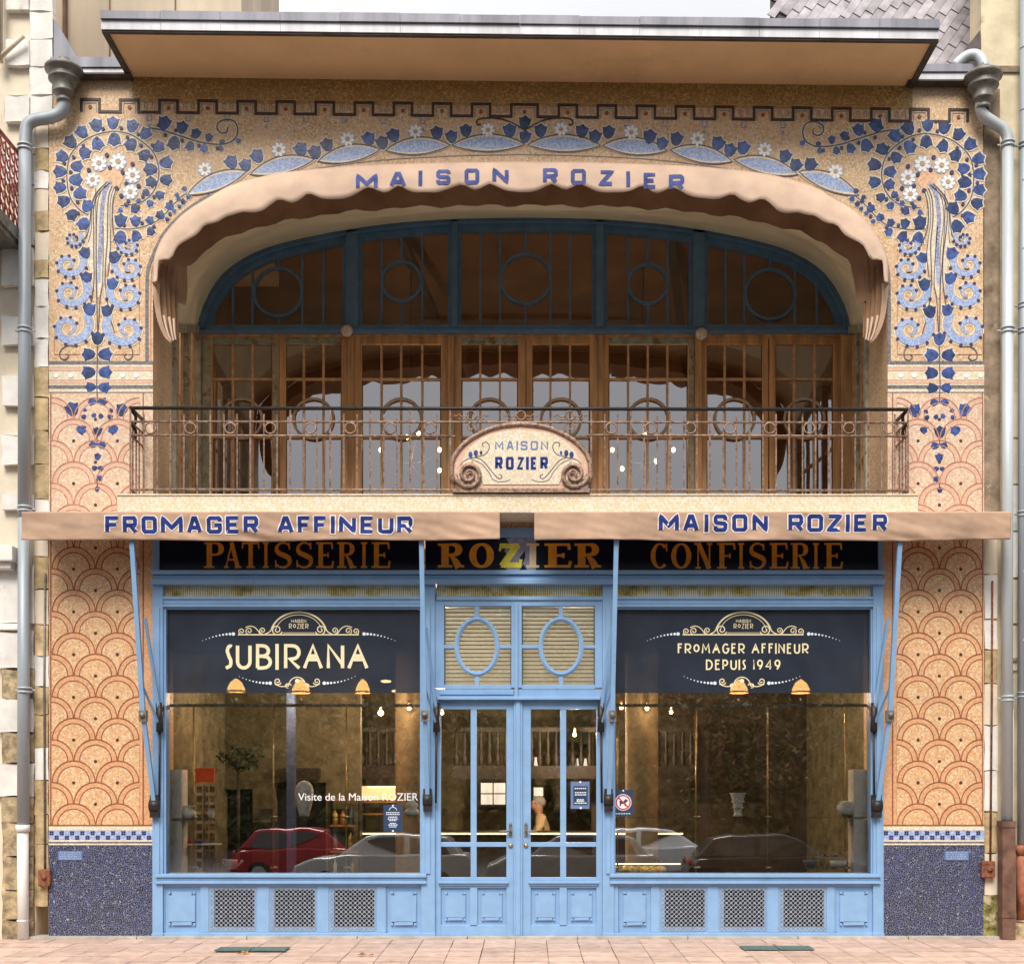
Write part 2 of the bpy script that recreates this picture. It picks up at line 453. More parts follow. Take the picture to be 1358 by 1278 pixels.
plain('white_print', (.80, .80, .82), .5, var=.04, bump=0)
plain('notice_navy', (.030, .055, .115), .35, var=.1, bump=0)
plain('notice_edge', (.14, .2, .38), .35, var=.1, bump=0)
plain('notice_red', (.55, .03, .05), .4, var=.05, bump=0)
plain('threshold', (.42, .38, .34), .85, var=.15, scale=6, bump=.3)
plain('tile_pink', (.60, .43, .355), .8, var=.12, scale=7, bump=.45, bscale=90, rnd=.22, dirt=((.36, .26, .21), .60, .10))
plain('joint', (.30, .22, .18), .9, var=.2, scale=20)
plain('asphalt', (.05, .05, .052), .9, var=.2, scale=12, bump=.4)
plain('iron_cover', (.10, .16, .15), .6, .2, var=.3, scale=20)
plain('dead_leaf', (.55, .22, .04), .7, var=.3, scale=40)
plain('brass', (.55, .40, .18), .35, .9, var=.1)
plain('steel', (.5, .5, .5), .3, .9, var=.1)
plain('lattice_white', (.42, .48, .58), .5, .2, var=.15, scale=20)
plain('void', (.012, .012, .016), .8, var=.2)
# interior
plain('wall_olive', (.165, .14, .085), .9, var=.3, scale=5, bump=.5, bscale=30)
plain('wall_dark', (.07, .05, .035), .9, var=.3, scale=3)
plain('column_tan', (.34, .25, .14), .8, var=.18, scale=9, bump=.3)
plain('floor_shop', (.16, .11, .07), .4, var=.2, scale=6)
plain('wood_dark', (.03, .02, .016), .5, var=.3, scale=12)
plain('wood_warm', (.38, .20, .08), .5, var=.3, scale=8, streak=True)
plain('panel_white', (.9, .9, .9), .6, var=.05, scale=4)
plain('ceramic', (.88, .85, .76), .35, var=.18, scale=14)
plain('ceramic_blue', (.16, .22, .28), .3, var=.1)
plain('pink_enamel', (.78, .50, .55), .35, var=.05)
plain('orange_card', (.85, .10, .015), .5, var=.05)
plain('topiary', (.018, .03, .012), .8, var=.5, scale=40)
plain('cards_mix', (.22, .13, .08), .6, var=.9, scale=28, rnd=.5)
plain('beam_blue', (.10, .15, .30), .5, var=.1)
plain('room_brown', (.20, .115, .07), .8, var=.2, scale=1.5)
plain('room_floor', (.16, .09, .05), .5, var=.2)
plain('chair_white', (.75, .72, .66), .4, var=.05)
plain('blind_white', (.90, .90, .87), .6, var=.05, scale=8)
plain('blind_grey', (.30, .31, .33), .6, var=.05)
plain('skin', (.55, .30, .19), .6, var=.08); plain('shirt', (.56, .42, .24), .85, var=.12, scale=10); plain('trousers', (.05, .05, .07), .9); plain('hair', (.32, .29, .26), .8)
plain('foil', (.78, .42, .10), .4, .2, var=.5, scale=18)
plain('leaf_green', (.11, .125, .04), .7, var=.5, scale=2, rnd=.3); plain('bark', (.10, .075, .05), .9, var=.3, scale=9)
plain('leaf_autumn', (.20, .13, .04), .7, var=.5, scale=2, rnd=.3)
for nm, c in (('car_red', (.30, .012, .02)), ('car_silver', (.42, .43, .43)), ('car_dark', (.02, .02, .022)), ('car_white', (.72, .73, .74)), ('car_grey', (.26, .27, .28))):
    plain(nm, c, .25, .2, var=.02, bump=0)
plain('car_glass', (.03, .035, .04), .08, var=.05, bump=0); plain('tyre', (.02, .02, .02), .9, var=.1); plain('rim', (.4, .4, .42), .3, .8, var=.05)
plain('car_lamp', (.6, .58, .5), .2, var=.1); plain('car_tail', (.4, .02, .02), .3, var=.1)
emit('lamp_glow', (1, .50, .12), 11); emit('bulb', (1, .66, .28), 14); emit('led', (1, .74, .36), 3.2); emit('cabinet_glow', (1, .58, .28), 1.0)
glass('glass_shop', (.99, .99, .98), .18, wav=.03)
glass('glass_door', (.98, .99, .97), .11, wav=.03)
plain('film_navy', (.020, .029, .050), .30, var=.15, scale=3, bump=0)
_m = MATS['film_navy']; _n = _m.node_tree; _b = _n.nodes['Principled BSDF']; _o = [q for q in _n.nodes if q.type == 'OUTPUT_MATERIAL'][0]
_t = _n.nodes.new('ShaderNodeBsdfTransparent'); _t.inputs[0].default_value = (.75, .78, .85, 1); _x = _n.nodes.new('ShaderNodeMixShader'); _x.inputs[0].default_value = .86
_n.links.new(_t.outputs[0], _x.inputs[1]); _n.links.new(_b.outputs[0], _x.inputs[2]); _n.links.new(_x.outputs[0], _o.inputs[0])
glass('glass_up', (.82, .80, .78), .28, wav=.05)
glass('glass_lunette', (.85, .82, .78), .02, wav=.05)
glass('glass_shelf', (.85, .92, .9), .2)
m, n, b_ = nodes_of('reeded')
wv = n.nodes.new('ShaderNodeTexWave'); wv.inputs['Scale'].default_value = 13; wv.bands_direction = 'X'
gp = geo(n); n.links.new(gp, wv.inputs['Vector'])
c1 = link_ramp(n, tex_noise(n, gp, 3.2, 5, .7), [(.34, (.34, .27, .06)), (.45, (.85, .62, .20)), (.55, (1, .92, .66))])
c2 = mixc(n, 1.0, c1, link_ramp(n, wv.outputs['Fac'], [(.2, (.6, .56, .5)), (.7, (1, 1, 1))]), 'MULTIPLY')
n.links.new(c2, b_.inputs['Base Color']); b_.inputs['Roughness'].default_value = .12
bp = n.nodes.new('ShaderNodeBump'); bp.inputs['Strength'].default_value = .6; n.links.new(wv.outputs['Fac'], bp.inputs['Height']); n.links.new(bp.outputs[0], b_.inputs['Normal'])

translucent('blind_white', .35)

# ================================================================== SETTING
def struct(name, b, mats, **k):
    o = part(name, b, mats, **k); o['kind'] = 'structure'; return o

# ground behind the kerb line, one sheet to the horizon (the street falls gently away)
b = B(); prof = [(60, -.03), (-.02, -.03), (-2.74, -.085), (-2.76, -.20), (-9, -.48), (-16, -.80), (-60, -1.0), (-260, -1.2)]
for (ya, za), (yb_, zb) in zip(prof, prof[1:]):
    b.add([(-200, ya, za), (-200, yb_, zb), (200, yb_, zb), (200, ya, za)], [(0, 1, 2, 3)], 0 if ya > -2.75 else 1)
struct('ground', b, ['joint', 'asphalt'])
pave = thing('pavement', 'pink square tiled pavement in front of the shop', 'pavement', kind='structure'); del pave['category']
pts_t = B().box(-.164, .164, -.164, .164, -.025, 0).mesh('paving_tile', ['tile_pink'])
for r in range(8):
    for c in range(36):
        x = -6.35 + c * .336; y = -.27 - r * .336
        if r < 8:
            o = obj('paving_tile', pts_t, pave, (x + random.uniform(-.002, .002), y, .0 + .02 * (y) * .8 + random.uniform(-.002, .002)))
            o.rotation_euler = (random.uniform(-.004, .004), random.uniform(-.004, .004), random.uniform(-.004, .004))
b = B().box(-8, 8, -2.95, -2.75, -.2, -.045)
part('kerb', b, 'threshold', pave)
b = B()
for i in range(9): b.box(-5.5 + i * 1.21, -5.5 + (i + 1) * 1.21 - .008, -.1, .12, -.06, .022 + random.uniform(0, .004))
struct('threshold', b, ['threshold'], bevel=.004)

# ================================================================== MOSAIC BUILDING
bld = thing('mosaic_building', 'art nouveau shop building with blue leaf mosaic front and arched loggia', 'building')
AX = 690.0
open_l = [(203, 670), (203, 400), (204, 368), (208.5, 331), (218, 316), (230, 304), (256, 282), (286, 268), (319, 256), (388, 241), (467, 231), (560, 225), (690, 223)]
def mirr(pts, ax=AX): return [(2 * ax - a, b) for a, b in reversed(pts)]
sm_l = [open_l[0]] + smooth(open_l[1:], 3)
opening = sm_l + mirr(sm_l)[1:]
hole = [(X(a), Z(b)) for a, b in opening]
hole = hole + [(hole[-1][0], 4.62), (hole[0][0], 4.62)]
hole = hole[1:-2] if False else hole
# de-duplicate bottom: loggia floor level 4.86
hole = [(X(a), Z(b)) for a, b in opening[1:-1]]
hole = [(X(203), 4.86)] + hole + [(X(1177), 4.86)]
outer = [(X(65), 0), (X(203), 0), (X(203), Z(709)), (X(1171), Z(709)), (X(1171), 0), (X(1305), 0), (X(1305), Z(100)), (X(65), Z(88))]
b = B().plate(outer, 0, .8, [hole])
part('wall', b, 'mosaic_cream', bld)

def flat(name, pts, mat, y=-.004, parent=bld, holes=()):
    return part(name, B().plate([(X(a), Z(c)) for a, c in pts], y, .002, [[(X(a), Z(c)) for a, c in h] for h in holes]), mat, parent)
def rect(a, b_, c, d): return [(a, d), (b_, d), (b_, c), (a, c)]
# golden band under the eaves, deepened in colour for their shade
flat('gold_shade_band', [(176, 136), (1210, 146), (1210, 100), (176, 88)], 'mosaic_gold_shade', -.003)
# grounds of the two piers
for a0, a1 in ((65, 203), (1171, 1305)):
    flat('pier_ground', rect(a0, a1, 709, 1097), 'mosaic_ring', -.003)
    up = (65, 155) if a0 < 600 else (1218, 1305)
    flat('pier_ground', rect(a0 if a0 < 600 else 1177, a1 if a0 > 600 else 203, 521, 709 - .5), 'mosaic_scale_pink', -.003)
# navy dado, checker border, bands
for side in (0, 1):
    fx = lambda v: v if side == 0 else (1171 + (203 - v) * 134 / 138.0)
    x0, x1 = sorted((fx(65), fx(203)))
    flat('dado', rect(x0, x1, 1119, 1243), 'mosaic_navy', -.006)
    b = B()
    for i, (ya, yb_, mi, yy) in enumerate(((1093, 1095, 1, -.010), (1095, 1100.5, 0, -.008), (1100.5, 1113.5, 2, -.0065), (1113.5, 1115.5, 0, -.008), (1115.5, 1118, 3, -.009), (1118, 1120, 0, -.010))):
        b.pbox(x0, x1, ya, yb_, yy, .001, mi, y=0)
    part('border_band', b, ['mosaic_pale', 'brown_line', 'mosaic_blue', 'mosaic_band'], bld)
    b = B(); k = 0; xx = x0 + 1
    while xx < x1 - 5:
        yy = 1101.5 if k % 2 == 0 else 1107.5
        for dx in (0, 2.9):
            for dy in (0, 2.9): b.pbox(xx + dx, xx + dx + 2.5, yy + dy, yy + dy + 2.5, -.009, 0, y=0)
        xx += 6.8; k += 1
    tag(part('checker_tesserae', b, 'berry', bld), kind='stuff')
    # small plaque on the dado
    pxa = 78 if side == 0 else 1252
    b = B().pbox(pxa, pxa + 32, 1128, 1140, -.016, 0, 0, y=0)
    for j in range(4):
        xq = pxa + 2
        while xq < pxa + 29:
            wd = random.uniform(2, 5); b.pbox(xq, min(xq + wd, pxa + 30), 1129.5 + j * 2.7, 1130.5 + j * 2.7, -.0175, -.015, 1, y=0); xq += wd + 1
    part('plaque', b, ['notice_edge', 'mosaic_blue'], bld)
    # plain strips beside the opening: thin line
    lx = fx(190)
    b = B().ribbon(Q([(lx, 716), (lx, 1093)]), .012, -.0085, 0); b.ribbon(Q([(lx, 521), (lx, 709)]), .01, -.008, 0)
    ox = fx(67.5); b.ribbon(Q([(ox, 521), (ox, 1093)]), .010, -.0085, 0)
    part('border_line', b, 'brown_line', bld)
    # bands of the capital zone
    b = B()
    for ya, yb_, mi in ((479, 484, 0), (484, 487, 1), (487.5, 492, 2), (492.5, 504, 1), (504.5, 508.5, 2), (509, 511, 1), (511.2, 516, 0), (516, 519.6, 1), (519.8, 521, 3)):
        b.pbox(min(x0, x1) if side == 0 else 1177, max(x0, x1) if side == 1 else 203, ya, yb_, -.006 - .0003 * mi, .001, mi, y=0)
    part('capital_band', b, ['mosaic_band', 'mosaic_pale', 'mosaic_ring_pink', 'faint_line'], bld)
    b = B()
    for c in (75, 94, 163, 181): b.disc(X(fx(c) if side == 0 else 1375 - c), Z(498), 3.2 * U, -.012, 0, 10)
    tag(part('white_discs', b, 'petal', bld), kind='stuff')

# --- fish scales
R = 29 * U; KZ = 28.3 / 29.0
def scale_mesh(name, xmin, xmax, zmin, pink):
    lower = [(R + R * math.cos(t), -R + R * math.sin(t)) for t in [PI / 2 + PI / 2 * i / 8 for i in range(9)]]
    lower += [(-R + R * math.cos(t), -R + R * math.sin(t)) for t in [0 + PI / 2 * i / 8 for i in range(1, 9)]]
    g = .0035
    up = [((R - g) * math.cos(PI * i / 20), (R - g) * math.sin(PI * i / 20)) for i in range(1, 20)]
    outer = up[::-1][:0] + lower + up[::-1]
    r = R * .73
    zl = lambda x: -R + math.sqrt(max(0, R * R - (R - abs(x)) ** 2))
    inner = [(r * math.cos(PI * i / 16), r * math.sin(PI * i / 16)) for i in range(17)]
    inner += [(-r + 2 * r * i / 12, zl(-r + 2 * r * i / 12) + g) for i in range(13)]
    def cl(p):
        if xmin is not None: p = clip(p, 0, xmin, True)
        if xmax is not None: p = clip(p, 0, xmax, False)
        if zmin is not None: p = clip(p, 1, zmin, True)
        return [(a, c * KZ) for a, c in p]
    b = B(); o = cl(outer)
    b.plate(o, -.006, 0, m=0, back=False); b.plate(cl(inner), -.0078, -.004, m=1, back=False)
    def seg(pts):
        cur = []
        for p in pts:
            ok = (xmin is None or p[0] >= xmin - 1e-6) and (xmax is None or p[0] <= xmax + 1e-6) and (zmin is None or p[1] >= zmin - 1e-6)
            if ok: cur.append((p[0], p[1] * KZ))
        if len(cur) > 1: b.ribbon(cur, .011, -.0092, -.004, m=2)
    seg([(R * .985 * math.cos(PI * i / 24), R * .985 * math.sin(PI * i / 24)) for i in range(25)])
    rr = [(r, zl(r))] + [(r * math.cos(PI * i / 24), r * math.sin(PI * i / 24)) for i in range(25)] + [(-r, zl(r))]
    seg(rr)
    if xmin is None and xmax is None and zmin is None: b.disc(0, -.01, 2.3 * U, -.0092, -.004, 8, 3)
    return b.mesh(name, ['mosaic_ring_pink', 'mosaic_scale_pink', 'soft_line', 'meander_line'] if pink else ['mosaic_ring', 'mosaic_scale', 'brown_line', 'meander_line'])
SM = {}
def get_scale(kind, bottom, pink):
    k = (kind, bottom, pink)
    if k not in SM:
        SM[k] = scale_mesh('scale', 0 if kind == 'l' else None, 0 if kind == 'r' else None, 0 if bottom else None, pink)
    return SM[k]
for x0, x1 in ((69, 185), (1189, 1302)):
    sx = (x1 - x0) / 116.0
    for row in range(21):
        py = 1093 - 28.3 * row; pink = row >= 14
        if row == 20: continue
        cols = [(x0 + 29 * sx, ''), (x0 + 87 * sx, '')] if row % 2 == 0 else [(x0, 'l'), (x0 + 58 * sx, ''), (x1, 'r')]
        for cx, kd in cols:
            obj('scale', get_scale(kd, row == 0, pink), bld, (X(cx), 0, Z(py)), scale=(sx * .995, 1, 1))

# --- arch outline on the wall
b = B()
ol = [(195, 479), (195, 380), (197, 356), (201, 344), (213, 317), (231, 294), (253, 275), (279, 259)]
lin = smooth(ol, 4); b.ribbon(Q(lin), .034, -.007, 0, m=0)
b.ribbon(Q([(2 * 687 - a, c) for a, c in lin]), .034, -.007, 0, m=0)
thin = smooth([(279, 259), (330, 243), (405, 226), (500, 213), (600, 207), (690, 205)], 4); thin = thin + mirr(thin)[1:]
b.ribbon(Q(thin), .010, -.0065, 0, m=1)
inner = smooth([(200, 479), (200, 384), (203, 352), (218, 321), (236, 298), (258, 280), (285, 266), (330, 251), (410, 234), (500, 220)], 4)
b.ribbon(Q(inner), .008, -.0065, 0, m=2); b.ribbon(Q([(2 * 689 - a, c) for a, c in inner]), .008, -.0065, 0, m=2)
part('arch_outline', b, ['mosaic_band', 'faint_line', 'soft_line'], bld)
for side in (0, 1):
    b = B(); f = (lambda a: a) if side == 0 else (lambda a: 1375 - a)
    b.ribbon(Q([(f(72), 470), (f(185), 470)]), .006, -.0055, 0); b.ribbon(Q([(f(72), 470), (f(72), 440)]), .006, -.005, 0); b.ribbon(Q([(f(185), 470), (f(185), 330)]), .006, -.005, 0)
    part('panel_line', b, 'soft_line', bld)

# --- meander under the eaves
def ty(px): return (px - 690) * .0118
b = B(); pts = []; pd = 51.8
xs = [(678, 713)] + [(713 + 28 + pd * k, 713 + 28 + pd * k + 24) for k in range(11)]
left = [(678 - 28 - pd * k - 24, 678 - 28 - pd * k) for k in range(11)]
highs = sorted(left + xs)
for a, c in highs:
    if a < 100 or c > 1290: continue
    pts += [(a, 155 + ty(a)), (a, 139 + ty(a)), (c, 139 + ty(c)), (c, 155 + ty(c))]
b.ribbon(Q(pts), .030, -.008, 0)
part('meander', b, 'meander_line', bld)
b = B(); d = B()
for a, c in highs:
    if a < 100 or c > 1290: continue
    y = ty(a); cx = (a + c) / 2
    d.disc(X(cx), Z(149 + y), 2.6 * U, -.009, 0, 8)
    b.ribbon(Q([(a + 4, 156 + y), (a + 4, 143.5 + y), (c - 4, 143.5 + y), (c - 4, 156 + y)]), .008, -.006, 0)
    lx = c + 14
    if 150 < lx < 1225:
        for dx in (-6, 4):
            b.ribbon(Q([(lx + dx, 150 + y), (lx + dx, 143 + y), (lx + dx + 3.5, 143 + y), (lx + dx + 3.5, 151 + y)]), .007, -.006, 0)
        if abs(lx - 690) > 110: 
            b.ribbon(Q([(lx - 3, 158 + y), (lx - 3, 166 + y), (lx + 3, 166 + y), (lx + 3, 158 + y)]), .009, -.006, 0, m=1)
            if random.random() < .5: b.disc(X(lx), Z(173 + y), 2.3 * U, -.006, 0, 8, m=1)
b.ribbon(Q([(190, 136.5 + ty(190)), (1200, 136.5 + ty(1200))]), .008, -.0065, 0, m=2)
tag(part('frieze_lines', b, ['faint_line', 'mosaic_stem', 'flower_eye'], bld), kind='stuff')
tag(part('frieze_dots', d, 'brown_line', bld), kind='stuff')

# --- leaf tile
leaf_o = [(0, -.56), (.26, -.44), (.44, -.14), (.49, .16), (.56, .38), (.36, .37), (.2, .46), (0, .62), (-.2, .46), (-.36, .37), (-.56, .38), (-.49, .16), (-.44, -.14), (-.26, -.44)]
def leaf_mesh():
    b = B()
    b.plate([(a * 1.22, c * 1.2) for a, c in leaf_o], -.0045, 0, m=1, back=False)
    n = len(leaf_o); vs = [(a, -.0052, c) for a, c in leaf_o] + [(a * .92, -.0075, c * .92) for a, c in leaf_o] + [(0, -.0085, 0)]
    fs = [(i, (i + 1) % n, n + (i + 1) % n, n + i) for i in range(n)] + [(n + i, n + (i + 1) % n, 2 * n) for i in range(n)]
    b.add(vs, fs, 0)
    return b.mesh('leaf_tile', ['leaf_blue', 'mosaic_pale'])
LEAF = leaf_mesh()
def mirx(px, py):
    ax = 690 if py < 300 else (687.5 if py > 330 else 690 - 2.5 * (py - 300) / 30)
    return 2 * ax - px
def leaf(px, py, s, dx, dy, parent=bld):
    l = math.hypot(dx, dy) or 1
    a = math.atan2(dx / l, -dy / l) + random.uniform(-.12, .12)
    k = s * U * random.uniform(.98, 1.10)
    obj('leaf_tile', LEAF, parent, (X(px), -random.uniform(0, .0015), Z(py)), roty=a, scale=(k, 1, k))
def nearest(p, pl):
    best = None
    for a, b_ in zip(pl, pl[1:]):
        dx, dy = b_[0] - a[0], b_[1] - a[1]; L = dx * dx + dy * dy or 1
        t = max(0, min(1, ((p[0] - a[0]) * dx + (p[1] - a[1]) * dy) / L)); q = (a[0] + dx * t, a[1] + dy * t)
        dd = math.dist(p, q)
        if best is None or dd < best[0]: best = (dd, q)
    return best[1]
z3 = lambda pts: [(60 + a / 6.39, 170 + c / 6.39) for a, c in pts]
v_main = smooth(z3([(360, 735), (300, 700), (230, 620), (198, 540), (185, 430), (190, 330), (215, 230), (280, 150), (370, 85), (480, 45), (600, 30), (720, 55), (820, 115), (900, 185), (945, 265), (965, 370), (950, 470), (910, 550), (850, 610), (760, 645), (640, 660)]), 3)
v_right = smooth([(198, 170), (215, 173), (240, 181), (262, 188), (282, 191.5), (300, 191), (312, 184), (315.5, 172), (311, 161.5), (300, 159), (290, 163), (288, 171), (294, 177), (301, 175), (302, 169)], 3)
v_low = smooth([(152, 303), (172, 304), (190, 301), (207, 294), (219, 284), (230, 272), (241, 261), (250, 255)], 3)
L1 = [(150, 164), (128, 167), (175.5, 168), (193, 178), (109, 176), (94, 189), (83, 208), (80, 228), (80, 249), (85, 267), (96, 285), (111, 297), (152, 185), (129.5, 191), (174, 192), (112.5, 203), (102, 221), (100.5, 239), (106, 257), (116, 274), (192, 206), (200, 225), (210, 195.5), (220, 216), (220, 239)]
L1s = [(201, 242, 13), (194, 256, 10), (212, 259, 12), (199, 270, 10), (179, 277, 11), (168, 272, 7), (160, 279, 7), (184, 267, 7)]
L2 = [(218, 164, 16), (241.5, 170, 15), (260, 178, 12), (277, 183, 10), (231, 190, 16), (252, 194, 12), (271, 197, 10), (295, 189, 7), (293, 197, 7), (316, 187, 7)]
L3 = [(160, 293, 16), (180, 294, 13), (199, 293, 11), (160, 315, 16), (181, 313, 13), (200, 307, 11), (213, 286, 11), (225.5, 274, 11), (237, 264, 6), (231, 280, 6), (243, 268, 7), (222, 291, 6), (245, 251, 7), (235, 259, 6), (238, 274, 6), (250, 261, 7)]
flowers_l = [(131.6, 217, 11), (157, 215, 11.5), (176, 233, 11), (173, 255, 10.5), (123, 239, 10)]
berries = [(142, 206), (146, 223), (118, 226), (163, 229), (176, 218), (168, 244), (184, 247), (161, 260), (155, 250)]
flower_b = B()
for i in range(8):
    a = 2 * PI * i / 8; cx, cz = .62 * math.cos(a), .62 * math.sin(a)
    pts = [(cx + .34 * math.cos(t) * math.cos(a) - .22 * math.sin(t) * math.sin(a), cz + .34 * math.cos(t) * math.sin(a) + .22 * math.sin(t) * math.cos(a)) for t in [2 * PI * j / 8 for j in range(8)]]
    flower_b.plate(pts, -.009 - .0004 * (i % 2), -.004, m=0, back=False)
flower_b.disc(0, 0, .24, -.0105, -.004, 8, 1); flower_b.disc(0, 0, 1.0, -.0045, 0, 16, 2)
FLOWER = flower_b.mesh('flower', ['petal', 'flower_eye', 'flower_halo'])
fp = B()
for i in range(8):
    a = 2 * PI * i / 8; fp.plate([(.62 * math.cos(a) + .3 * math.cos(t), .62 * math.sin(a) + .3 * math.sin(t)) for t in [2 * PI * j / 7 for j in range(7)]], -.009, -.004, m=0, back=False)
def flower(px, py, r): obj('flower', FLOWER, bld, (X(px), 0, Z(py)), roty=random.uniform(0, .5), scale=(r * U, 1, r * U))

SCR = [(140, 31, 9.5), (160, 29, 10.5), (180, 26.5, 10.5), (205, 22.5, 10.5), (235, 18, 10.3), (270, 15.2, 10), (315, 14.3, 9.2), (360, 14, 8.5), (405, 13, 7.8), (450, 11.5, 7), (495, 10, 5.8), (540, 8, 4.5), (585, 6, 3.2), (630, 4, 2.2)]
def scroll(ex, ey, Rr, sgn, side):
    k = Rr / 15.5; pts, ws = [], []
    for a, r, wd in SCR:
        t = math.radians(a); px = ex + sgn * r * k * math.cos(t); py = ey - r * k * math.sin(t)
        if side: px = mirx(px, 400)
        pts.append((px, py)); ws.append(wd * k * U)
    s3 = smooth([(p[0], p[1], w_) for p, w_ in zip(pts, ws)], 3)
    pp = Q([(a, c) for a, c, _ in s3]); wl = [c for _, _, c in s3]
    b = B()
    b.ribbon(pp, [q + .045 for q in wl], -.0045, 0, m=1)
    b.ribbon(pp, [q + .016 for q in wl], -.0060, 0, m=2)
    b.ribbon(pp, [q for q in wl], -.0078, 0, m=0)
    # berries strung on the outer edge
    for j in range(1, len(SCR) - 3):
        a, r, wd = SCR[j]; t = math.radians(a + 10); rr = (r + wd / 2 + .5) * k
        px = ex + sgn * rr * math.cos(t); py = ey - rr * math.sin(t)
        if side: px = mirx(px, 400)
        if j % 1 == 0 and a > 170: b.disc(X(px), Z(py), 2.3 * U, -.0095, 0, 8, m=3)
    part('scroll', b, ['mosaic_blue', 'mosaic_pale', 'flower_eye', 'berry'], bld)

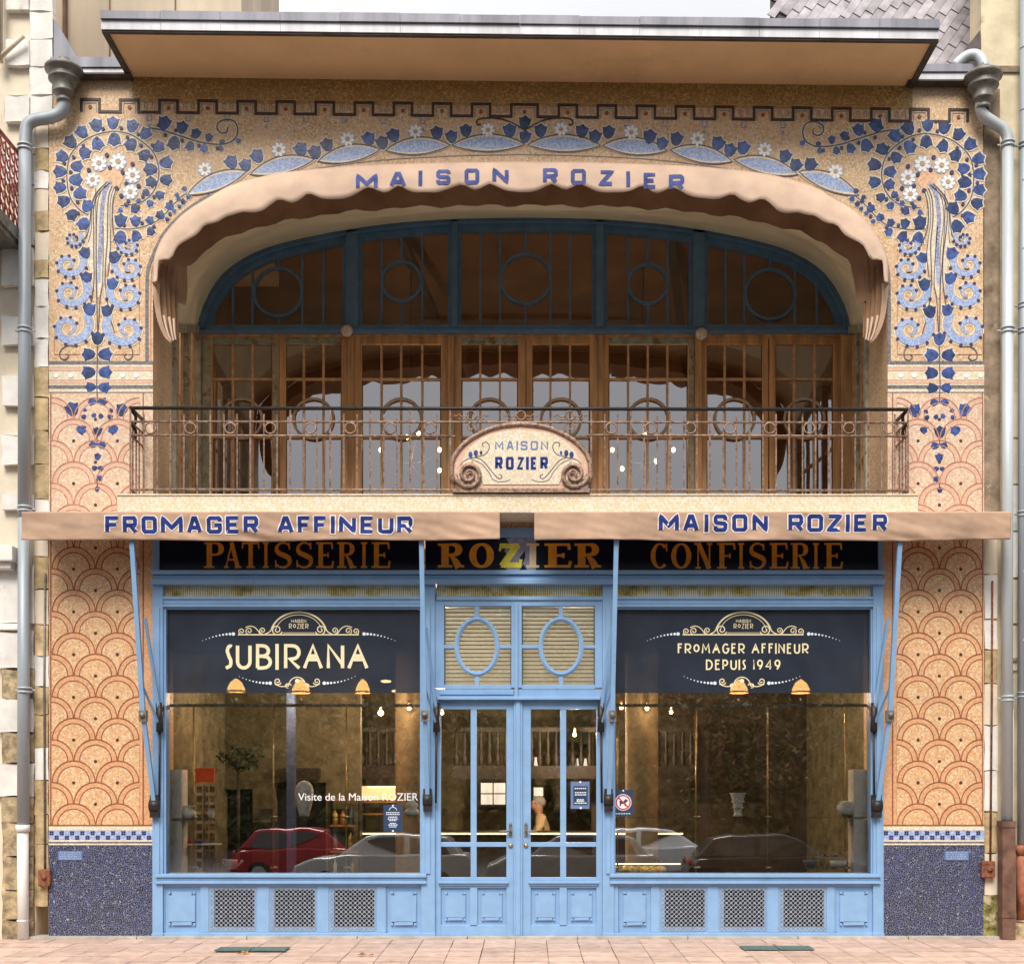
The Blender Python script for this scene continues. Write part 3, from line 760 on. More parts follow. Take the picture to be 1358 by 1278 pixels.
for side in (0, 1):
    f = (lambda p: p) if side == 0 else (lambda p: (mirx(*p), p[1] + (3 if p[1] < 300 else 1)))
    g = B()
    for v, wd in ((v_main, .014), (v_right, .016), (v_low, .013)):
        g.ribbon(Q([f(p) for p in v]), wd + .02, -.0035, 0, m=1); g.ribbon(Q([f(p) for p in v]), wd, -.006, 0, m=0)
    part('vine', g, ['vine_line', 'mosaic_pale'], bld)
    for lst, v in ((([(a, c, 15.5) for a, c in L1] + L1s), v_main), (L2, v_right), (L3, v_low)):
        for a, c, s in lst:
            q = nearest((a, c), v); p1 = f((a, c)); q1 = f(q)
            if side and abs(a - 80) < 3: p1 = (p1[0] - 2, p1[1])
            leaf(p1[0], p1[1], s, p1[0] - q1[0], p1[1] - q1[1])
    d = B()
    for v in (v_main, v_right[:16], v_low):
        pl = resample(v, int(sum(math.dist(a, c) for a, c in zip(v, v[1:])) / 10.5))
        for i, p in enumerate(pl[1:-1]):
            n_ = pl[i + 2] if i + 2 < len(pl) else p; dx, dy = n_[0] - pl[i][0], n_[1] - pl[i][1]; L = math.hypot(dx, dy) or 1
            s = 5.0 if i % 2 else -5.0; q = f((p[0] - dy / L * s, p[1] + dx / L * s)); d.disc(X(q[0]), Z(q[1]), 2.4 * U, -.0125, 0, 8)
    for p in berries: q = f(p); d.disc(X(q[0]), Z(q[1]), 2.9 * U, -.012, 0, 8)
    tag(part('berries', d, 'berry', bld), kind='stuff')
    # fan behind the stem head, flowers
    c0 = f((150, 236)); part('fan', B().disc(X(c0[0]), Z(c0[1]), 13 * U, -.005, 0, 18), 'pink_fan', bld)
    for a, c, r in flowers_l: q = f((a, c)); flower(q[0], q[1], r)
    # stem: bundle of lines pouring down
    st = B()
    def ln(pts, wd, m, y=-.007):
        pts = smooth([f(p) for p in pts], 3); st.ribbon(Q(pts), wd, y, 0, m=m)
    body = smooth([f(p) for p in [(146, 240), (136, 262), (133, 290), (131, 330), (130.5, 372), (130.2, 395)]], 3)
    st.ribbon(Q(body), [.25] * (len(body) - 5) + [.17, .13, .09, .05, .02], -.0042, 0, m=2)
    ln([(148, 240), (141, 250), (137, 265), (135, 290), (133.5, 320), (132, 350)], .045, 1)
    ln([(132, 350), (131, 375)], .03, 3, -.0068)
    ln([(143, 241), (129, 255), (122, 270), (120, 289), (117, 308), (110, 320), (104, 326)], .012, 0)
    ln([(146, 243), (129, 260), (124, 280), (124.5, 305), (124.6, 340), (125, 370), (122, 395), (118, 420), (112, 442)], .012, 0)
    ln([(149, 247), (144, 262), (143, 290), (142.5, 320), (140.5, 345), (139.5, 370), (142, 395), (146, 420), (152, 442)], .012, 0)
    ln([(155, 249), (150, 266), (149, 290), (151, 311), (156, 327), (168, 339)], .012, 0)
    ln([(140, 246), (131, 262), (128.5, 290), (128, 330), (128.5, 372), (129, 396)], .008, 0, -.0066); ln([(152, 248), (147, 264), (146, 290), (146.5, 318), (146, 340), (143, 366)], .008, 0, -.0066); ln([(138, 246), (125.5, 262), (121.5, 284), (121, 306), (117, 322)], .008, 0, -.0066)
    ln([(127, 250), (127.5, 300), (127.5, 370), (128.5, 400), (129.5, 440)], .009, 0)
    ln([(137, 300), (136.5, 370), (133, 395), (130.5, 440)], .009, 0)
    ln([(129.5, 457), (129.3, 480), (128.6, 510), (129.8, 545), (129, 590), (129.5, 655)], .012, 0)
    ln([(129.5, 542), (122, 548), (114, 550)], .010, 0); ln([(129.5, 542), (137, 548), (147, 550)], .010, 0)
    ln([(100, 459), (88, 459), (80, 466), (80, 474), (86, 477), (91, 473), (88, 469)], .010, 0)
    ln([(163, 459), (172, 459), (176, 466), (175, 474), (170, 477), (165, 473), (168, 469)], .010, 0)
    part('stem', st, ['vine_line', 'mosaic_stem', 'mosaic_pale', 'mosaic_blue'], bld)
    for ex, ey, Rr, sg in ((168.8, 438.5, 15.5, 1), (169.5, 392, 13.5, 1), (172.7, 356, 11.5, 1), (173, 327, 8, 1), (91, 436.5, 15.5, -1), (92, 389, 13.8, -1), (90, 351.5, 12, -1), (97, 318, 6.5, -1)):
        scroll(ex, ey, Rr, sg, side)
    for a, c, s, dx, dy in ((113, 336, 15, -.3, -1), (115, 369, 15, -.2, -1), (119, 411, 15.5, -.2, -1), (152, 342, 15, .3, -1), (149, 377, 15, .2, -1), (142, 413, 15.5, .2, -1), (129.6, 449, 16, 0, -1),
                            (118, 470, 15.5, -1, .05), (139.5, 470, 15.5, 1, .05), (118, 494, 16, -1, .05), (139.5, 494, 16, 1, .05), (120.5, 513.5, 13.5, -1, .05), (138.5, 514, 13.5, 1, .05), (122.8, 533, 10.5, -1, .1), (136, 533, 10.5, 1, .1),
                            (96, 543, 16.5, -.4, -1), (162, 544, 16.5, .4, -1), (113, 544, 6, -1, -.5), (111.5, 553, 7, -1, 1), (125, 551, 7, -.5, 1), (134, 552, 7, .5, 1), (146, 553, 7, 1, 1), (147, 545, 6, 1, -1),
                            (108, 570, 13, 1, .4), (128.7, 572, 14, 0, -1), (150.5, 569.5, 13, -1, .4), (124, 590.5, 10, -1, 0), (135, 590.5, 10, 1, 0), (129.7, 606, 11, 0, -1), (126, 621, 7, -1, .3), (133.5, 621, 7, 1, .3), (133, 634, 7.5, 1, 1), (129, 649, 7.5, 0, -1)):
        q = f((a, c)); leaf(q[0], q[1], s, dx if side == 0 else -dx, dy)

# --- oval chain over the arch
ovals = [((249.5, 257), (327, 229.5)), ((333, 230.5), (416, 213)), ((423, 213.5), (503.5, 200)), ((512.5, 199.5), (596, 193.5)), ((600.5, 193), (695, 192))]
ovals += [((2 * 698 - q[0] - (0 if i > 2 else 3 * (3 - i)), q[1] + .5), (2 * 698 - p[0] - (0 if i > 2 else 3 * (3 - i)), p[1] + .5)) for i, (p, q) in reversed(list(enumerate(ovals)))]
for (p, q) in ovals:
    ts = [i / 16 for i in range(17)]
    dx, dy = q[0] - p[0], q[1] - p[1]; L = math.hypot(dx, dy); nx, ny = dy / L, -dx / L
    if ny > 0: nx, ny = -nx, -ny
    upp = [(p[0] + dx * t + nx * (12.5 * math.sin(PI * t) ** .8), p[1] + dy * t + ny * 12.5 * math.sin(PI * t) ** .8) for t in ts]
    dn = [(p[0] + dx * t - nx * (8.0 * math.sin(PI * t) ** .8), p[1] + dy * t - ny * 8.0 * math.sin(PI * t) ** .8) for t in ts]
    lp = Q(upp + dn[::-1][1:-1]); b = B()
    b.plate(lp, -.006, 0, m=0, back=False); b.ribbon(lp, .032, -.0072, 0, closed=True, m=1); b.ribbon([((a - X((p[0] + q[0]) / 2)) * 1.015 + X((p[0] + q[0]) / 2), (c - Z((p[1] + q[1]) / 2)) * 1.12 + Z((p[1] + q[1]) / 2)) for a, c in lp], .014, -.0085, 0, closed=True, m=2)
    part('oval_tile', b, ['mosaic_blue', 'mosaic_pale', 'vine_line'], bld)
trip = [(307, 216), (326, 220), (341.5, 208), (399, 199), (418, 203), (434, 193), (489, 185), (507, 190), (522, 180.5), (579.5, 177), (599, 182), (618, 174), (676, 174), (696, 163), (696.5, 182), (717, 174), (771.6, 175), (789, 182), (807, 176), (861.5, 182), (878, 191), (897, 185), (952, 191), (968, 200), (985.5, 197), (1041, 208), (1055, 220), (1074.5, 219)]
for a, c in trip: leaf(a, c, 16, (a - 690) * .0012, -1)
for a, c, r in ((272, 225, 9.5), (370, 199, 10), (461, 185, 10), (551, 175, 9.5), (647, 173, 9.5), (744, 172, 9.5), (837, 176, 10), (925, 185, 10), (1014, 199, 10), (1108, 228, 10)): flower(a, c, r)
b = B()
for s in (-1, 1):
    pl = smooth([(696 + s * a, c) for a, c in ((0, 173), (12, 166), (25, 160), (40, 157), (53, 157), (61, 158.5), (64, 162), (62, 166), (58, 165))], 4)
    b.ribbon(Q(pl), .015, -.007, 0)
part('bow_line', b, 'meander_line', bld)

# --- arch soffit is the wall's own thickness; mosaic jamb done.  Loggia vault from y=.8 to y=2.7
YB = 2.7
back_l = smooth([(262, 437), (268, 410), (285, 378), (305, 355), (340, 334), (380, 321), (430, 310), (463, 304), (520, 296), (600, 290), (695, 288)], 4)
back = back_l + mirr(back_l, 695)[1:]
bw = resample([(X(a, YB), Z(c, YB)) for a, c in back], 60)
fw = [(X(a), Z(c)) for a, c in opening if c <= 401]; fw = resample(fw, 60)
b = B(); n_ = 60
b.add([(a, .8, c) for a, c in fw] + [(a, YB + .05, c) for a, c in bw], [(i, i + 1, n_ + i + 1, n_ + i) for i in range(n_ - 1)], 0, True)
part('loggia_vault', b, 'vault_plaster', bld)
FZ = 4.86
b = B().box(-4.6, 4.6, .05, 7.5, FZ - .12, FZ)
part('loggia_floor', b, 'threshold', bld)
# wall around the back window
bo = [(-4.9, FZ), (bw[0][0], FZ)] + bw + [(bw[-1][0], FZ), (4.9, FZ), (4.9, 9.9), (-4.9, 9.9)]
part('loggia_back_wall', B().plate(bo, YB + .02, YB + .25), 'vault_plaster', bld)
# cross beam on the vault crown
b = B().box(X(512, .9), X(905, .9), .82, 1.0, Z(274, .9), Z(262, .9)); part('vault_beam', b, 'vault_plaster', bld)
# side walls of the loggia with glazed screens
for s in (-1, 1):
    fx_ = fw[0][0] if s < 0 else fw[-1][0]; bx = bw[0][0] if s < 0 else bw[-1][0]
    zt0, zt1 = fw[0][1], bw[0][1]
    scr = thing('side_window', 'green-grey glazed side screen at the %s end of the loggia' % ('left' if s < 0 else 'right'), 'window', (fx_, .8, FZ)); del scr['category']; del scr['label']
    sub(scr, bld)
    def pt(t, z): return (fx_ + (bx - fx_) * t - s * .0, .8 + (YB - .8) * t, z)
    fr = B()
    fr.beam(pt(0, FZ), pt(0, zt0), .08); fr.beam(pt(1, FZ), pt(1, zt1), .12); fr.beam(pt(0, zt0), pt(1, zt1), .09); fr.beam(pt(.5, FZ), pt(.5, (zt0 + zt1) / 2), .06)
    fr.beam(pt(0, FZ + .05), pt(1, FZ + .05), .1)
    part('window_frame', fr, 'wood_flaky', scr)
    mu = B()
    for t in (.17, .33, .67, .83): mu.beam(pt(t, FZ + .1), pt(t, zt0 + (zt1 - zt0) * t), .025)
    for z in (FZ + .8, FZ + 1.5): mu.beam(pt(0, z), pt(1, z), .025)
    part('muntins', mu, 'wood_muntin', scr)
    e = s * .012
    part('pane', B().add([(fx_ + e, .8, FZ), (bx + e, YB, FZ), (bx + e, YB, zt1), (fx_ + e, .8, zt0)], [(0, 1, 2, 3)]), 'glass_lunette', scr)

# --- blue lunette window
lun = thing('lunette', None, None, (0, YB, Z(437, YB))); sub(lun, bld)
py_ = lambda a, c: (X(a, YB), Z(c, YB))
def QB(pts): return [py_(a, c) for a, c in pts]
cz = Z(437, YB); c0 = (X(695, YB), Z(437, YB) - .3)
def inset(pts, k):
    o = []
    for i, p in enumerate(pts):
        a = pts[max(0, i - 1)]; q = pts[min(len(pts) - 1, i + 1)]; dx, dz = q[0] - a[0], q[1] - a[1]; L = math.hypot(dx, dz)
        o.append((p[0] + dz / L * k, p[1] - dx / L * k))
    return o
i1 = inset(bw, .10); i2 = inset(bw, .19)
b = B(); b.plate(bw + [(a, c) for a, c in i1[::-1]], YB - .10, YB + .05, m=0)
b.plate(inset(bw, .095) + i2[::-1], YB - .045, YB + .05, m=0)
b.ribbon(inset(bw, .10), .018, YB - .115, YB - .09)
b.box(bw[0][0], bw[-1][0], YB - .09, YB + .05, Z(441, YB), Z(434, YB)); b.box(bw[0][0], bw[-1][0], YB - .12, YB + .05, Z(445, YB), Z(441, YB))
part('window_frame', b, 'blue_dark', lun)
zc = lambda a: min(bw, key=lambda p: abs(p[0] - X(a, YB)))[1]
for a0, a1 in ((455, 481), (594, 612), (785, 805), (913, 938)):
    b = B().box(X(a0, YB), X(a1, YB), YB - .05, YB + .03, cz, zc((a0 + a1) / 2) - .09)
    b.box(X(a0 + 5, YB), X(a1 - 5, YB), YB - .10, YB - .05, cz, zc((a0 + a1) / 2) - .06)
    part('mullion', b, 'blue_dark', lun)
pan = [((285, 455), (309, 335, 401, 429), (369, 388, 32)), ((481, 594), (506, 560), (532.6, 373.5, 26)), ((612, 785), (637, 663, 730, 756), (697, 370.5, 33)), ((805, 913), (833, 885), (859, 377, 26)), ((938, 1112), (962, 987, 1054, 1083), (1021, 391, 33))]
for (a0, a1), bars, (ccx, ccy, rr) in pan:
    b = B()
    for x in bars:
        zt = zc(x) - .17; b.box(X(x - 1.4, YB), X(x + 1.4, YB), YB - .01, YB + .03, cz, zt)
    b.ribbon([(X(ccx, YB) + rr / 100.6 * math.cos(2 * PI * i / 32), Z(ccy, YB) + rr / 100.6 * math.sin(2 * PI * i / 32)) for i in range(32)], .035, YB - .025, YB + .03, closed=True)
    b.box(X(ccx - 1.4, YB), X(ccx + 1.4, YB), YB - .01, YB + .03, Z(ccy - rr, YB), zc(ccx) - .17)
    b.box(X(ccx - 1.4, YB), X(ccx + 1.4, YB), YB - .01, YB + .03, cz, Z(ccy + rr, YB))
    part('glazing_bars', b, 'blue_dark', lun)
    top = [(p[0], p[1] - .12) for p in bw if X(a0, YB) <= p[0] <= X(a1, YB)]
    b = B().plate([(X(a0, YB), cz)] + [(X(a1, YB), cz)] + ([(X(a1, YB), top[-1][1])] if a1 < 1100 else []) + top[::-1] + ([(X(a0, YB), top[0][1])] if a0 > 300 else []), YB + .01, YB + .016)
    part('pane', b, 'glass_lunette', lun)

# --- french doors under it
leaves = [(268, 370, 282, 361, (309, 335), 'f'), (371, 462, 379, 453, (403, 429), 'f'), (470, 594, 480, 585, (506, 532, 560), 'w'), (603, 697, 612, 687, (637, 663), 'w'), (698, 793, 706, 782, (730, 756), 'w'), (799, 921, 807, 912, (833, 859, 885), 'f'), (930, 1018, 937, 1011, (961, 987), 'w'), (1020, 1114, 1028, 1105, (1053, 1080), 'w')]
for i, (a0, a1, g0, g1, vs_, k) in enumerate(leaves):
    dl = thing('french_door', None, None, (X((a0 + a1) / 2, YB), YB, FZ)); sub(dl, bld)
    zt, zb = Z(448, YB), FZ + .02; mat = 'wood_brown'
    b = B(); b.box(X(a0, YB), X(g0, YB), YB - .03, YB + .03, zb, zt); b.box(X(g1, YB), X(a1, YB), YB - .03, YB + .03, zb, zt)
    b.box(X(g0, YB), X(g1, YB), YB - .028, YB + .03, Z(457, YB), zt, 1 if k == 'f' or i == 3 else 0); b.box(X(g0, YB), X(g1, YB), YB - .028, YB + .03, zb, FZ + .22)
    if i in (0, 5): b.box(X(g1, YB) + .012, X(a1, YB) - .01, YB - .034, YB - .02, zb, zt - .02, 1)
    if i == 0: b.box(X(a0, YB) + .01, X(g0, YB) - .015, YB - .034, YB - .02, zb, zt - .02, 1)
    part('door_frame', b, [mat, 'wood_flaky'], dl, bevel=.006)
    b = B()
    for x in vs_: b.box(X(x - 1.4, YB), X(x + 1.4, YB), YB - .018, YB + .02, FZ + .2, Z(457, YB))
    for z in (503, 580): b.box(X(g0, YB), X(g1, YB), YB - .014, YB + .018, Z(z + 1.4, YB), Z(z - 1.4, YB))
    part('muntins', b, 'wood_muntin', dl)
    cx = (g0 + g1) / 2
    b = B().tube([(X(cx, YB) + .262 * math.cos(2 * PI * j / 28), YB - .03, Z(556, YB) + .262 * math.sin(2 * PI * j / 28)) for j in range(29)], .018, 6, cap=False)
    part('ring', b, 'ring_wood', dl)
    xs_ = [g0] + list(vs_) + [g1]; zs = [457, 503, 580, None]
    for xa, xb in zip(xs_, xs_[1:]):
        for za, zb_ in ((457, 503), (503, 580), (580, 680)):
            x0_, x1_ = X(xa + 1.4, YB), X(xb - 1.4, YB); z1_, z0_ = Z(za, YB), (Z(zb_, YB) if zb_ != 680 else FZ + .22)
            t = random.uniform(-.0015, .0015); u = (z1_ - z0_) * .020 + random.uniform(-.001, .001)
            part('pane', B().add([(x0_, YB + t, z0_), (x1_, YB - t, z0_), (x1_, YB - t + u, z1_), (x0_, YB + t + u, z1_)], [(0, 1, 2, 3)]), 'glass_up', dl)
b = B()
for a0, a1, m in ((262, 268, 1), (462, 470, 0), (594, 603, 0), (793, 799, 0), (921, 930, 0), (1114, 1129, 0)):
    b.box(X(a0, YB), X(a1, YB), YB - .07, YB + .05, FZ, Z(446, YB), m)
b.box(X(262, YB), X(1129, YB), YB - .05, YB + .05, Z(448, YB), Z(444.5, YB), 0)
part('door_posts', b, ['wood_brown', 'wood_flaky'], bld, bevel=.006)
for a, c in ((460, 439), (930, 443)):
    b = B().lathe((0, 0, 0), [(0, .0), (.03, .0), (.075, .02), (.08, .05), (.05, .08), (.02, .085), (0, .085)], 12)
    b.v = [(x, -z, y) for x, y, z in b.v]
    tag(part('rosette', b, 'porcelain', bld, loc=(X(a, YB - .15), YB - .12, Z(c, YB - .15))))

# --- balcony slab
SY = -.45
slab = B().box(X(155, SY), X(1218, SY), SY, .05, Z(680, SY), Z(657, SY))
slab.box(X(155, SY) - .004, X(1218, SY) + .004, SY - .012, SY + .06, Z(657, SY) - .004, Z(655, SY))
part('balcony_slab', slab, 'mosaic_pale', bld, bevel=.012)

# --- eaves
ey = -.86
def tilt(x, z): return z + .05 - (x + 4.4) / 8.6 * .10
ev = B()
def tbox(bb, x0, x1, y0, y1, z0, z1, m):
    vs = [(x, y, tilt(x, z)) for x in (x0, x1) for y in (y0, y1) for z in (z0, z1)]
    bb.add(vs, [(0, 1, 3, 2), (4, 6, 7, 5), (0, 4, 5, 1), (2, 3, 7, 6), (0, 2, 6, 4), (1, 5, 7, 3)], m)
tbox(ev, -4.385, 4.225, ey + .03, .1, 9.455, 9.50, 0)
tbox(ev, -4.42, -4.36, ey, .1, 9.43, 9.52, 1); tbox(ev, 4.20, 4.26, ey, .1, 9.43, 9.52, 1); tbox(ev, -4.42, 4.26, ey - .005, ey + .04, 9.435, 9.452, 1)
part('soffit', ev, ['soffit', 'dark_zinc_and_shade'], bld)
for i in range(14):
    ev = B(); xa = -4.42 + i * .62; xb = xa + .617
    tbox(ev, xa, xb, ey - .02, ey - .008, 9.452, 9.545, 0); tbox(ev, xa, xb, ey - .045 + random.uniform(-.004, .004), .1, 9.55, 9.63 + random.uniform(0, .012), 1)
    part('eaves_flashing', ev, ['zinc_pale', 'zinc'], bld)
mg = ['zinc', 'zinc_pale', 'dark_zinc_and_shade']
g = B(); g.box(X(72), X(178), -.12, .3, Z(97), Z(84), 0); g.box(X(72), X(178), -.10, .3, Z(105), Z(97.5), 1); g.box(X(72), X(178), -.13, .3, Z(107), Z(105), 2)  # lowest dark strip paints the shadow under the gutter
part('gutter', g, mg, bld); g = B()
g.box(X(1200), X(1288), -.12, .3, Z(103), Z(93), 0); g.box(X(1200), X(1288), -.10, .3, Z(114), Z(103.5), 1); g.box(X(1200), X(1288), -.13, .3, Z(116), Z(114), 2)  # here too the lowest strip is the gutter's painted shadow
part('gutter', g, ['zinc', 'zinc_pale', 'dark_zinc_and_shade'], bld)
b = B().add([(X(72), -.02, Z(84)), (X(107), -.02, Z(84)), (X(72), -.02, Z(25)), (X(72), .4, Z(84)), (X(107), .4, Z(84)), (X(72), .4, Z(25))], [(0, 1, 2), (3, 5, 4), (1, 4, 5, 2), (0, 2, 5, 3)])
part('flashing', b, 'zinc', bld)
b = B().add([(X(1256), .0, Z(95)), (X(1300), .0, Z(95)), (X(1300), .0, Z(40)), (X(1256), .3, Z(95)), (X(1300), .3, Z(95)), (X(1300), .3, Z(40))], [(0, 1, 2), (0, 2, 5, 3)])
part('flashing', b, 'dark_zinc_and_shade', bld)

# background above the roof line
bw_ = thing('tall_rear_house', 'weathered beige wall rising behind the left roof gutter', 'house', (X(200, 2.5), 2.5, 9.3))
b = B().box(X(60, 2.5), X(320, 2.5), 2.5, 5, 9.2, 13.5)
part('wall', b, 'plaster_beige', bw_)
b = B().box(X(82, 2.4), X(86, 2.4), 2.42, 2.5, 9.2, 13.5)
for x in (145, 232): b.box(X(x, 2.5), X(x + 1.5, 2.5), 2.485, 2.5, 9.2, 13.5)
part('board_joints', b, 'pipe_brown', bw_)
sl = thing('slate_roof', 'grey slate roof with diagonal slates behind the right gutter', 'roof', (X(1150, .6), .6, 9.4))
# steep slope rising from the gutter
SLP = .25
def RP(u, t): return (u, .6 + t * SLP, 9.30 + t)
b = B().add([RP(2.78, 0), RP(5.7, 0), RP(5.7, 4), RP(3.0, 4)], [(0, 1, 2, 3)], 0); part('roof_deck', b, 'slate_gap', sl)
sw, sh = .105, .34
slm = B().add([(-sw * .47, 0, -sh * .49), (sw * .47, 0, -sh * .49), (sw * .47, 0, sh * .49), (-sw * .47, 0, sh * .49), (-sw * .47, -.022, -sh * .49), (sw * .47, -.014, -sh * .49), (sw * .47, -.004, sh * .49), (-sw * .47, -.010, sh * .49)], [(4, 5, 6, 7), (0, 1, 5, 4), (1, 2, 6, 5), (3, 0, 4, 7)]).mesh('slate', ['slate'])
from mathutils import Matrix
ROT = math.radians(33)
base = Matrix.Rotation(-math.atan(SLP), 4, 'X') @ Matrix.Rotation(ROT, 4, 'Y')
LR = math.hypot(1, SLP); cnt = 0
for i in range(-60, 60):
    for j in range(-16, 18):
        u = i * sw; v = j * sh + (i % 3) * sh * .33
        uu = 4.2 + u * math.cos(ROT) + v * math.sin(ROT); tt = 1.2 + (v * math.cos(ROT) - u * math.sin(ROT)) / LR
        if not (2.86 + tt * .05 < uu < 5.5 and .1 < tt < 2.55): continue
        p = RP(uu, tt); px = CX + p[0] * F / (D + p[1]); py = HY - (p[2] - EZ) * F / (D + p[1])
        if px < 1215 and py > 45: continue
        cnt += 1
        if cnt > 290: continue
        o = bpy.data.objects.new('slate', slm); COL.objects.link(o); o.parent = sl
        o.matrix_local = Matrix.Translation(Vector((p[0], p[1] - .012, p[2])) - WORLD[sl.name]) @ base

# ================================================================== BALCONY RAILING
RY = -.42
rail = thing('balcony_railing', 'rusty brown wrought iron railing with small rings along the balcony', 'railing', (0, RY, FZ))
def RX(a): return X(a, RY)
def RZ(c): return Z(c, RY)
b = B(); xl, xr = RX(173), RX(1204)
b.tube([(xl, RY, RZ(541)), (xr, RY, RZ(543))], .020, 8); b.tube([(xl, RY, RZ(541)), (xl, 0, RZ(541))], .02, 8); b.tube([(xr, RY, RZ(543)), (xr, 0, RZ(543))], .02, 8)
part('handrail', b, 'iron_black', rail)
b = B()
for c, r in ((559, .012), (577, .012), (649, .014)):
    segs = [(173, 1204)] if c == 559 else ([(173, 604 if c == 577 else 600), (778, 1204)] if c == 577 else [(173, 1204)])
    for a0, a1 in segs: b.tube([(RX(a0), RY, RZ(c)), (RX(a1), RY, RZ(c + 1.5))], r, 6)
    for x in (xl, xr): b.tube([(x, RY, RZ(c)), (x, 0, RZ(c))], r, 6)
part('cross_rails', b, 'iron_rail', rail)
def bar(x, t, r=.0085, y=RY):
    part('baluster', B().tube([(x, y, RZ(657)), (x, y, RZ(t))], r, 5, sm=False), 'iron_rail', rail)
ringm = B().tube([(.058 * math.cos(2 * PI * j / 18), 0, .058 * math.sin(2 * PI * j / 18)) for j in range(19)], .009, 6, cap=False).mesh('ring', ['iron_rail'])
for base_, st_, nn in ((173, 53, 9), (784, 52.5, 9)):
    for k in range(nn):
        x = base_ + st_ * k
        bar(RX(x), 542, .011)
        if k < nn - 1:
            bar(RX(x + st_ * .34), 549); bar(RX(x + st_ * .67), 549)
            obj('ring', ringm, rail, (RX(x + st_ * .505), RY - .01, RZ(568)))
for x in (xl, xr):
    for y in (-.34, -.22, -.11): bar(x, 559, .010, y)
    b = B()
    for zz in (549, 568): b.tube(smooth([(x, RY + .02, RZ(zz - 6)), (x + (.03 if x < 0 else -.03), RY + .08, RZ(zz)), (x, RY + .16, RZ(zz + 7))], 4), .018, 6)
    part('corner_scroll', b, 'iron_black', rail)
# wavy ornaments above the cartouche
for cx in (625, 691, 756):
    b = B()
    b.tube([(RX(cx) + .048 * math.cos(2 * PI * j / 16), RY, RZ(551) + .048 * math.sin(2 * PI * j / 16)) for j in range(17)], .010, 6, cap=False)
    for s in (-1, 1):
        b.tube([(RX(cx + s * a), RY, RZ(c)) for a, c in ((6, 554), (9, 551), (12, 553.5), (16, 549.5), (20, 552), (23, 551))], .008, 5)
        b.tube([(RX(cx + s * a), RY, RZ(c)) for a, c in ((4, 556), (12, 556.5), (17, 555))], .007, 5)
    part('wave_ornament', b, 'iron_rail', rail)
for cx, s in ((625, 1), (757, -1)):
    pl = [(RX(cx) + s * (.075 - .005 * j) * math.cos(.55 * j + 5.5) * 1, RY, RZ(567) + (.075 - .005 * j) * math.sin(.55 * j + 5.5)) for j in range(13)]
    part('curl', B().tube(pl, .009, 6), 'iron_rail', rail)

# ------------------------------------------------------------------ letters
def O_(w=1, c=.12): return ('c', [(c, 0), (w - c, 0), (w, c), (w, 1 - c), (w - c, 1), (c, 1), (0, 1 - c), (0, c)])
BLOCK = {
 'A': (1, [[(.02, 0), (.40, 1), (.60, 1), (.98, 0)], [(.2, .32), (.8, .32)]]), 'E': (.85, [[(.85, 1), (0, 1), (0, 0), (.85, 0)], [(0, .5), (.7, .5)]]),
 'F': (.85, [[(.85, 1), (0, 1), (0, 0)], [(0, .5), (.7, .5)]]), 'G': (1, [[(.95, .78), (.95, .9), (.85, 1), (.12, 1), (0, .88), (0, .12), (.12, 0), (.85, 0), (.95, .12), (.95, .48), (.5, .48)]]),
 'I': (.1, [[(.05, 0), (.05, 1)]]), 'M': (1.15, [[(0, 0), (0, 1), (.57, .3), (1.15, 1), (1.15, 0)]]), 'N': (1, [[(0, 0), (0, 1), (1, 0), (1, 1)]]),
 'O': (1, [O_(1)]), 'R': (1, [[(0, 0), (0, 1), (.85, 1), (.95, .88), (.95, .58), (.85, .46), (0, .46)], [(.5, .46), (.95, 0)]]),
 'S': (.95, [[(.95, .75), (.95, .9), (.83, 1), (.12, 1), (0, .88), (0, .62), (.1, .53), (.85, .47), (.95, .38), (.95, .12), (.83, 0), (.12, 0), (0, .1), (0, .25)]]),
 'U': (.95, [[(0, 1), (0, .12), (.12, 0), (.83, 0), (.95, .12), (.95, 1)]]), 'Z': (.95, [[(0, 1), (.95, 1), (0, 0), (.95, 0)]])}
def a_(cx, cz, r, a0, a1, n=8, rz=None): return arc(cx, cz, r, a0, a1, n, rz)
